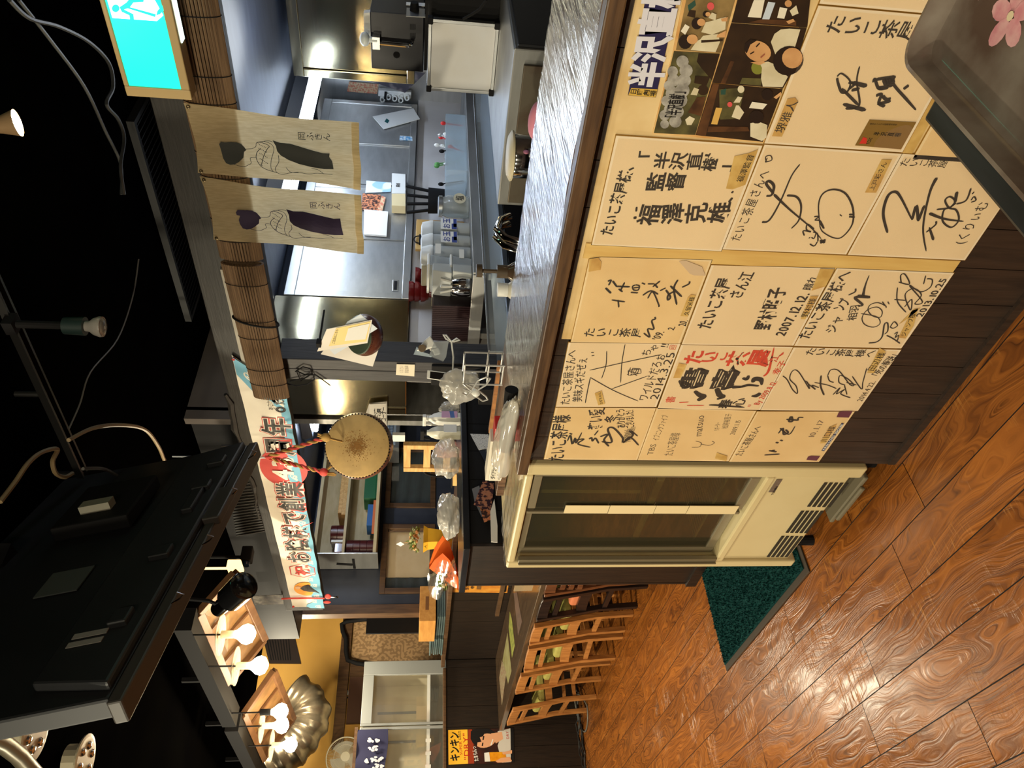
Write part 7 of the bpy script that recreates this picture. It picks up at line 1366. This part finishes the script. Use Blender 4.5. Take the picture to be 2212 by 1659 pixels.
LACE = bag('clear wrapped pink sweets with a green bow between bottles and wooden rack', (-3.42, 2.56, LZ+.07), .07, (.8, .7, 1.1), 21, pm('pink_wrap', (190, 110, 110), (220, 190, 180), ns=40, rough=.3), 'sweets', 'wrapped_sweets')
m = MB(); m.tube([(x0-.12+.06*math.cos(a), 2.69, z0+.10+.10*math.sin(a)) for a in [i*PI/10 for i in range(14)]]+[(x0-.3, 2.69, z0+.02)], .008, 8); mk('black_hose', m, BLACK, None, 'black hose curving behind the wooden rack', 'hose', smooth=True)
# ---- flowers
FB = atZ(976, 1150, LZ); t = thing('flower_pot_bag', FB, 'pale flowers in a bright yellow paper pot on the ledge', 'flowers')
YP = pm('yellow_paper', (232, 182, 50), rough=.6, transl=.15); x, y = FB.x, 2.58; s = .055
m = MB(); m.loft([[(x+a*s*k, y+b*s*k, LZ+zz) for a, b in ((-1, -1), (1, -1), (1, 1), (-1, 1))] for zz, k in ((0, .72), (.10, .85), (.16, .95), (.19, 1.2))], False); m.quad(*[(x+a*s*.72, y+b*s*.72, LZ+.0) for a, b in ((-1, -1), (1, -1), (1, 1), (-1, 1))]); mk('paper_pot', m, YP, t)
def blooms(t, c, rad, n, seed, cols, up=V((0, 0, 1))):
    rn = random.Random(seed)
    for i in range(n):
        d = V((rn.gauss(0, 1), rn.gauss(0, 1), abs(rn.gauss(0, .8))+.2)).normalized(); p = V(c)+V((d.x*rad, d.y*rad, d.z*rad*.8)); m = MB(); r = rn.uniform(.014, .026)
        for k in range(0):
            a = k*2.4; q = V((math.cos(a), math.sin(a), .35+.04*k))*r*(1-.04*k); w_ = V((-math.sin(a), math.cos(a), 0))*r*.35; m.quad(p+q*.2-w_*.4, p+q-w_+V((0, 0, r*.1)), p+q*1.2, p+q+w_+V((0, 0, r*.1)), p+q*.2+w_*.4)
        m.ball(p, r*.62, 9, 6, (1, 1, .7))
        for k in range(9): a = k*.7; e_ = V((math.cos(a), math.sin(a), .1)); s_ = V((-math.sin(a), math.cos(a), 0))*r*.3; m.quad(p+e_*r*.4-s_, p+e_*r*1.1-s_*.6, p+e_*r*1.25, p+e_*r*1.1+s_*.6, p+e_*r*.4+s_)
        mk('bloom', m, cols[i % len(cols)], t)
    m = MB()
    for i in range(40):
        d = V((rn.gauss(0, 1), rn.gauss(0, 1), rn.uniform(-.1, 1))).normalized(); p = V(c)+d*rad*.9; w_ = d.orthogonal().normalized()*.008; m.quad(p-w_, p+d*.03, p+w_, p-d*.01)
    mk('leaves', m, pm('flower_leaf', (108, 126, 62), (80, 100, 46), ns=20, rough=.6, transl=.2), t)
FC = [pm('petal_cream', (226, 218, 170), rough=.7, transl=.2), pm('petal_peach', (226, 164, 104), rough=.7, transl=.2), pm('petal_green', (186, 196, 128), rough=.7, transl=.2)]
blooms(t, (x, y, LZ+.22), .075, 44, 3, FC)
m = MB(); p = V((x-.03, y-.02, LZ+.34)); m.cyl((x-.01, y, LZ+.24), p, .002, n=5); mk('pick', m, PINE, t); m = MB(); m.slab([p+V((-.03, -.002, 0)), p+V((0, -.002, -.025)), p+V((.03, -.002, 0)), p+V((0, -.002, .03))], (0, .002, 0)); mk('gift_tag', m, PAPER, t)
BP = PY(2.43); t = thing('orange_bouquet', BP.p(960, 1225), 'bouquet in orange wrapping paper lying on the ledge by the yellow pot', 'bouquet')
OR = pm('orange_wrap', (222, 112, 44), (206, 92, 34), ns=5, rough=.5, transl=.2)
def bq(nm, mat, q, d, t_): m = MB(); PY(2.50-d).poly(m, z(9, *q), 0, .004); mk(nm, m, mat, t_)
a, b, c_, e = [BP.p(*q) for q in z(9, 140, 1025, 290, 810, 420, 1100, 470, 1325)]
m = MB(); tip = BP.p(*z(9, 470, 1320))
rim = [BP.p(*q) for q in z(9, 140, 1030, 200, 900, 290, 800, 370, 880, 420, 1010, 470, 1150)]
m.loft([[p+V((0, .06*math.sin(PI*i/5), 0)) for i, p in enumerate(rim)]+[p+V((0, -.03-.04*math.sin(PI*i/5), 0)) for i, p in reversed(list(enumerate(rim)))], [tip+V((.004*math.cos(k), .004*math.sin(k), 0)) for k in range(12)]], False); mk('wrapping_paper', m, OR, t, smooth=False)
cc = BP.p(*z(9, 300, 1110)); blooms(t, cc+V((0, -.07, -.02)), .05, 16, 9, FC[:2]+[pm('petal_white', (230, 224, 200), rough=.7)])
m = MB(); m.grid(lambda u, v: BP.p(*z(9, 120+300*u+30*v, 1000-190*u+320*v))+V((0, -.08-.03*math.sin(u*9+v*5), 0)), 14, 10); mk('clear_wrap', m, FILM, t, smooth=True)
# ---- beer menu on the half wall, menu in stand on the table
BM = PY(2.578); t = thing('beer_menu', BM.p(1035, 1262), 'amber beer menu sheet on the panelling behind the passage block', 'menu')
m = MB(); BM.poly(m, z(9, 380, 1345, 400, 1120, 1050, 1120, 1015, 1352), 0, .002); mk('sheet', m, pm('menu_amber', (214, 150, 60), (190, 116, 40), ns=14, rough=.35), t)
def bm_(nm, mat, *q): m = MB(); PY(2.5745).poly(m, z(9, *q)); mk(nm, m, mat, t)
bm_('bottle_picture', pm('menu_brownred', (96, 36, 26), rough=.35), 540, 1190, 545, 1150, 715, 1150, 715, 1195); bm_('dark_band', INK, 955, 1335, 985, 1130, 1030, 1130, 1000, 1340); bm_('white_block', PAPER, 730, 1255, 735, 1215, 890, 1220, 880, 1258); bm_('brown_block', pm('menu_tan', (120, 84, 44), rough=.4), 670, 1310, 680, 1225, 725, 1225, 720, 1312)
m = MB(); Q = PY(2.573); Q.text(m, '生ビール', z(9, 560, 1320), z(9, 560, 1210), .03, False, .02, 0, 0, 0); Q.text(m, '中びん', z(9, 625, 1310), z(9, 620, 1205), .03, False, .02, 0, 0, 0); mk('menu_lettering', m, INK, t)
bag_ = atZ(1122, 1262, TZ+.002); m = MB(); AM = PY(2.05); AM.poly(m, z(9, 1085, 1335, 1120, 1150, 1340, 1150, 1290, 1330), 0, .004); mk('acrylic_stand', m, clear('acrylic', (230, 214, 180), .06, .75), None, 'clear acrylic menu stand on the table end beside the walnut chair', 'stand')
# ---- wooden box and stack of plates on the ledge
t = thing('wooden_box', (-5.75, 2.6, LZ), 'pale wooden drawer box with a slot, on the ledge by the brown post', 'box'); BXm = pm('box_wood', (206, 150, 78), (188, 130, 62), sc=(1, 7, 7), ns=5, rough=.5)
PL0 = [V(q) for q in ((-5.48, 2.47, 0), (-5.48, 2.76, 0), (-5.86, 2.76, 0), (-5.86, 2.47, 0))]
bz0, bz1 = LZ+.075, LZ+.20
m = MB(); m.box(-5.86, -5.48, 2.47, 2.76, bz0, bz1); mk('box_body', m, BXm, t, bevel=.003); m = MB(); m.box(-5.481, -5.478, 2.56, 2.67, bz0+.055, bz0+.08); mk('finger_slot', m, pm('slot_brown', (120, 78, 40), rough=.7), t)
SLATE = pm('plate_teal', (96, 112, 112), (76, 94, 96), ns=6, rough=.4); p0 = None
for k in range(7):
    m = MB(); y0 = 2.50+.004*(k % 3); m.box(-6.22+.02*(k % 2), -5.90, y0, y0+.22, LZ+.0005+.016*k, LZ+.013+.016*k); mk('serving_plate', m, SLATE, None, 'teal slate plate, %s of the pile beside the wooden box' % ('bottom', 'second from bottom', 'third from bottom', 'middle', 'third from top', 'second from top', 'top')[k], 'plate', 'slate plates on the ledge', bevel=.003)
for k in range(4):
    m = MB(); m.box(-5.84, -5.50, 2.51, 2.73, LZ+.0005+.017*k, LZ+.014+.017*k); mk('serving_plate', m, SLATE, None, 'teal slate plate under the wooden box, %s' % ('lowest', 'second up', 'third up', 'topmost')[k], 'plate', 'slate plates on the ledge', bevel=.003)
# ---- refrigerated glass case behind the poster wall, fan, short curtain
t = thing('glass_display_case', (-6.9, 2.1, 0), 'glass-door display fridge behind the poster wall, pale shelves inside', 'display case'); GX = -6.62
CASE = pm('case_grey', (150, 152, 150), rough=.35, metal=.3); CASEI = pm('case_inner', (216, 206, 176), rough=.5)
m = MB(); m.box(-7.2, -7.18, 1.2, 2.62, .2, 1.81); m.box(-7.18, GX, 1.2, 2.62, 1.79, 1.81); m.box(-7.18, GX, 2.60, 2.62, .2, 1.789); m.box(-7.18, GX, 1.2, 1.22, .2, 1.789); m.box(-7.18, GX, 1.2, 2.62, 0, .199); mk('carcass', m, CASEI, t)
m = MB(); m.box(-7.17, GX-.05, 1.23, 2.59, 1.24, 1.255); mk('shelf', m, CASEI, t); m = MB(); m.box(GX-.055, GX-.045, 1.23, 2.59, 1.235, 1.262); mk('price_rail', m, WHITE, t)
for k in range(6): m = MB(); y = 1.45+.1*k; m.box(GX-.044, GX-.042, y, y+.028, 1.225, 1.27); mk('price_card', m, PAPER, t)
for k in range(4): m = MB(); m.box(-7.178, -7.174, 1.6+.25*k, 1.62+.25*k, 1.35, 1.7); mk('shelf_track', m, CASE, t)
for k, (y0, y1, fr) in enumerate(((2.07, 2.61, .12), (1.22, 2.06, .02))):
    m = MB(); m.box(GX+.002, GX+.03, y1-fr, y1, 1.0, 1.81); m.box(GX+.002, GX+.03, y0, y0+.02, 1.0, 1.81); m.box(GX+.002, GX+.03, y0+.02, y1-fr, 1.72, 1.81); m.box(GX+.002, GX+.03, y0+.02, y1-fr, 1.0, 1.02); d = mk('glass_door', m, CASE, t, bevel=.003); m = MB(); m.box(GX+.012, GX+.018, y0+.021, y1-fr-.001, 1.021, 1.719); mk('pane', m, GLASS, d)
t = thing('short_curtain', (-6.56, 1.6, 1.55), 'navy short curtain with white cloud pattern over the display case', 'curtain'); NVY = pm('curtain_navy', (40, 40, 70), rough=.9)
CP_ = PX(-6.55); m = MB()
m.grid(lambda u, v: (-6.55+.008*math.sin(u*22), 1.3+.73*u, 1.825-.24*v-.01*math.sin(u*9)*v), 40, 12); mk('cloth', m, NVY, t, smooth=True); m = MB(); m.box(-6.57, -6.545, 1.28, 2.05, 1.826, 1.85); mk('rod', m, BROWN, t)
m = MB(); rn = random.Random(6)
for cx, cy in ((560, 1400), (565, 1480), (585, 1580), (600, 1650), (530, 1590)):
    for i in range(9): a, b = cx+rn.uniform(-50, 50), cy+rn.uniform(-22, 22); CP_.poly(m, z(11, *ell(a, b, rn.uniform(10, 20), rn.uniform(8, 14), 10)), .012+.0004*i)
mk('cloud_print', m, pm('cloud_white', (196, 196, 206), rough=.9), t)
t = thing('electric_fan', (-7.35, 1.93, 0), 'white electric fan with round wire guard showing above the display case', 'fan'); fc = atX(*z(11, 290, 1560), -7.33); ax = V((1, -.12, -.04)).normalized(); R = .168
FWH = pm('fan_white', (206, 200, 182), rough=.4)
m = MB(); e1 = ax.cross(V((0, 0, 1))).normalized(); e2 = e1.cross(ax)
for i in range(72):
    a = 2*PI*i/72; d_ = e1*math.cos(a)+e2*math.sin(a); m.tube([fc+d_*.04+ax*.05, fc+d_*.10+ax*.045, fc+d_*.15+ax*.02, fc+d_*R], .0013, 4)
m.tube(m.ring(fc, R, ax, 40), .006, 6, True); m.tube(m.ring(fc+ax*.045, .1, ax, 36), .002, 5, True); mk('guard', m, FWH, t, smooth=True)
m = MB(); m.lathe(fc+ax*.045, ax, [(0, .042), (.008, .04), (.012, .02)], 24); mk('guard_badge', m, FWH, t, smooth=True); m = MB()
for k in range(3):
    a0 = k*2*PI/3; m.grid(lambda u, v: fc+(e1*math.cos(a0+v*1.5)+e2*math.sin(a0+v*1.5))*(.02+.115*u)+ax*(.012-.02*v), 6, 6)
mk('blades', m, pm('fan_blade', (206, 206, 200), rough=.3, alpha=.8), t, smooth=True); m = MB(); m.cyl(fc-ax*.12, fc-ax*.02, .05, .045, 20); mk('motor', m, FWH, t, smooth=True)
m = MB(); m.cyl(fc-ax*.08, (fc.x-.06, fc.y, .02), .02); m.lathe((fc.x-.02, fc.y, 0), (0, 0, 1), [(0, .09), (.02, .08), (.03, .03)], 24); mk('stand', m, FWH, t)
# ---- far yellow wall: dark outlet, hose, plug socket, big duct
YW = PX(-7.498); t = thing('wall_vent', YW.p(605, 1390), 'dark brown air grille on the yellow wall', 'vent'); m = MB(); YW.poly(m, z(10, 620, 560, 860, 552, 938, 882, 700, 880), .02, .02); mk('grille_frame', m, pm('grille_brown', (44, 34, 30), rough=.6), t); m = MB(); [YW.poly(m, z(10, 655+i*22, 590, 663+i*22, 590, 720+i*18, 860, 712+i*18, 860), .022) for i in range(9)]; mk('grille_slats', m, BLACK, t)
m = MB(); m.tube([PX(-7.40).p(*z(11, x, y)) for x, y in ((990, 225), (700, 235), (450, 255), (300, 275), (255, 300), (265, 370), (295, 440), (295, 560), (310, 640), (400, 670), (540, 690))], .022, 10); mk('black_pipe', m, BLACK, None, 'black pipe looping over the brown trim on the yellow wall', 'pipe', smooth=True)
t = thing('wall_socket', YW.p(745, 1495), 'white wall socket with black plug on the yellow wall', 'socket'); m = MB(); YW.poly(m, z(11, 255, 970, 258, 925, 318, 930, 322, 972), .02, .019); mk('plate', m, WHITE, t, bevel=.003); m = MB(); YW.poly(m, z(11, 252, 922, 255, 895, 312, 897, 315, 924), .04, .04); mk('adapter', m, BLACK, t); m = MB(); m.tube([YW.p(*z(11, x, y), .03) for x, y in ((290, 960), (300, 1000), (340, 1012), (440, 1005))], .008, 6); mk('plug_lead', m, BLACK, t)
def duct(label, k, pts, X, r, mat, amp=.12):
    P = [PX(X).p(*z(k, x, y)) for x, y in pts]; Q = []; R = []
    for i in range(len(P)-1):
        p0, p1, p2, p3 = P[max(i-1, 0)], P[i], P[i+1], P[min(i+2, len(P)-1)]
        for j in range(14): s = j/14; Q.append(.5*((2*p1)+(p2-p0)*s+(2*p0-5*p1+4*p2-p3)*s*s+(3*p1-p0-3*p2+p3)*s**3))
    rn = random.Random(k); R = [r*(1+amp*math.sin(i*.62)+.6*amp*math.sin(i*.23+2)+rn.uniform(-.02, .02)) for i in range(len(Q))]; m = MB(); m.tube(Q, R, 20); mk('flexible_duct', m, mat, None, label, 'duct', smooth=True)
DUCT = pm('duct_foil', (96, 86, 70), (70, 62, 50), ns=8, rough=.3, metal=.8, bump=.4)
duct('big wrinkled dark foil duct curving down beside the lit bulbs', 10, [(880, 1090), (985, 1170), (1010, 1290), (950, 1420), (840, 1530), (700, 1640), (600, 1720)], -6.75, .155, DUCT, .07)
duct('dim foil duct high in the dark ceiling corner beyond the lamp panels', 10, [(-60, 1390), (100, 1360), (260, 1365), (420, 1350)], -6.9, .16, pm('duct_foil_shaded', (60, 54, 46), (44, 40, 34), ns=8, rough=.45, metal=.6, bump=.4))  # darker copy of the duct foil, the corner's shade put into its colour
# ================================================================ ON THE BAR COUNTER
CZ = 1.1215; WIRE = pm('stand_wire', (206, 204, 200), rough=.25, metal=.5)
t = thing('wire_stand', (-1.79, 1.60, CZ), 'chrome wire menu stand with crossed loops at the back of the bar counter', 'stand')
wx0_, wx1_ = atZ(1088, 870, CZ).x, atZ(1093, 815, CZ).x; WY = 1.585; wt = atY(*z(7, 950, 820), WY).z
for zz in (CZ+.004, CZ+.05, wt): m = MB(); m.tube([(wx0_, WY, zz), (wx1_, WY, zz), (wx1_, WY+.055, zz), (wx0_, WY+.055, zz)], .0028, 8, True); mk('frame_ring', m, WIRE, t, smooth=True)
for xx in (wx0_, wx1_):
    for yy in (WY, WY+.055): m = MB(); m.cyl((xx, yy, CZ), (xx, yy, wt), .0028, n=8); mk('upright', m, WIRE, t, smooth=True)
WP = PY(WY-.004)
for pts in (((1000, 660), (1090, 700), (1180, 770), (1195, 800), (1150, 815), (1070, 760), (1010, 715), (960, 700)), ((1040, 720), (1100, 620), (1180, 590), (1220, 600), (1180, 660), (1100, 710), (1060, 730)), ((965, 650), (1040, 720), (1000, 760), (955, 740))):
    m = MB(); m.tube([WP.p(*z(7, x, y)) for x, y in pts], .003, 6); mk('crossed_loop', m, WIRE, t, smooth=True)
m = MB(); c = WP.p(*z(7, 1085, 735)); m.ball(c, .014, 10, 8); mk('white_cap', m, WHITE, t, smooth=True)
# film carton
a = atZ(1098, 936, CZ+.002); b = atZ(1087, 1046, CZ+.002); CPn = PY(1.40)
t = thing('film_carton', (-1.82, 1.36, CZ), 'white and red cling film carton lying on the bar counter', 'carton'); xl, xr = -1.955, -1.69
zt_ = atY(1063, 930, 1.40).z
CW = pm('carton_white', (222, 214, 196), rough=.5); CRD = pm('carton_red', (206, 40, 36), rough=.4)
m = MB(); m.box(xl, xr-.06, 1.34, 1.39, CZ+.0005, CZ+.04); mk('carton_body', m, CW, t, bevel=.002); m = MB(); m.box(xr-.0595, xr, 1.34, 1.39, CZ+.0005, CZ+.042); mk('red_end', m, CRD, t, bevel=.002)
m = MB(); m.box(xl+.002, xr-.062, 1.341, 1.389, CZ+.0405, CZ+.05); mk('flap', m, CW, t)
CF = PY(1.3385); m = MB(); o = V((xr-.03, 1.3385, CZ+.03)); 
for i, ch in enumerate('30×100'): CF.char(m, ch, V((xr-.052+.009*i, 1.3385, CZ+.02)), CF.ux, CF.uy, .016, .018, .02)
mk('red_end_lettering', m, PAPER, t)
m = MB()
for i, ch in enumerate('ダイアラップ'): CF.char(m, ch, V((xl+.02+.013*i, 1.3385, CZ+.028)), CF.ux, CF.uy, .014, .017, .01)
mk('carton_lettering', m, INK, t)
m = MB(); CF.disc(m, V(((xl+xr)/2+.03, 1.3385, CZ+.02)), .010, .010, .0005); mk('tomato_print', m, pm('tomato', (214, 90, 40), rough=.4), t)
m = MB(); CF.poly(m, z(7, 1270, 1240, 1300, 1140, 1260, 1160, 1265, 1200), .0006) if False else None
# roll of plastic bags on the counter edge
bag('long clear bundle of plastic film bags lying along the front of the bar counter', (-1.60, 1.235, CZ+.028), .17, (1.0, .2, .17), 31, clear('bundle_bag', (232, 226, 214), .14, .5), 'bag bundle', 'bag_bundle', 24)
m = MB(); m.cyl((-1.66, 1.245, CZ+.022), (-1.46, 1.29, CZ+.022), .018, n=14); mk('dark_roll', m, BLACK, bpy.data.objects['bag_bundle'], smooth=True)
m = MB(); m.box(-2.12, -1.76, 1.66, 1.68, CZ, CZ+.012); mk('wooden_strip', m, OAK, None, 'thin wooden strip along the back of the counter by the wire stand', 'strip')
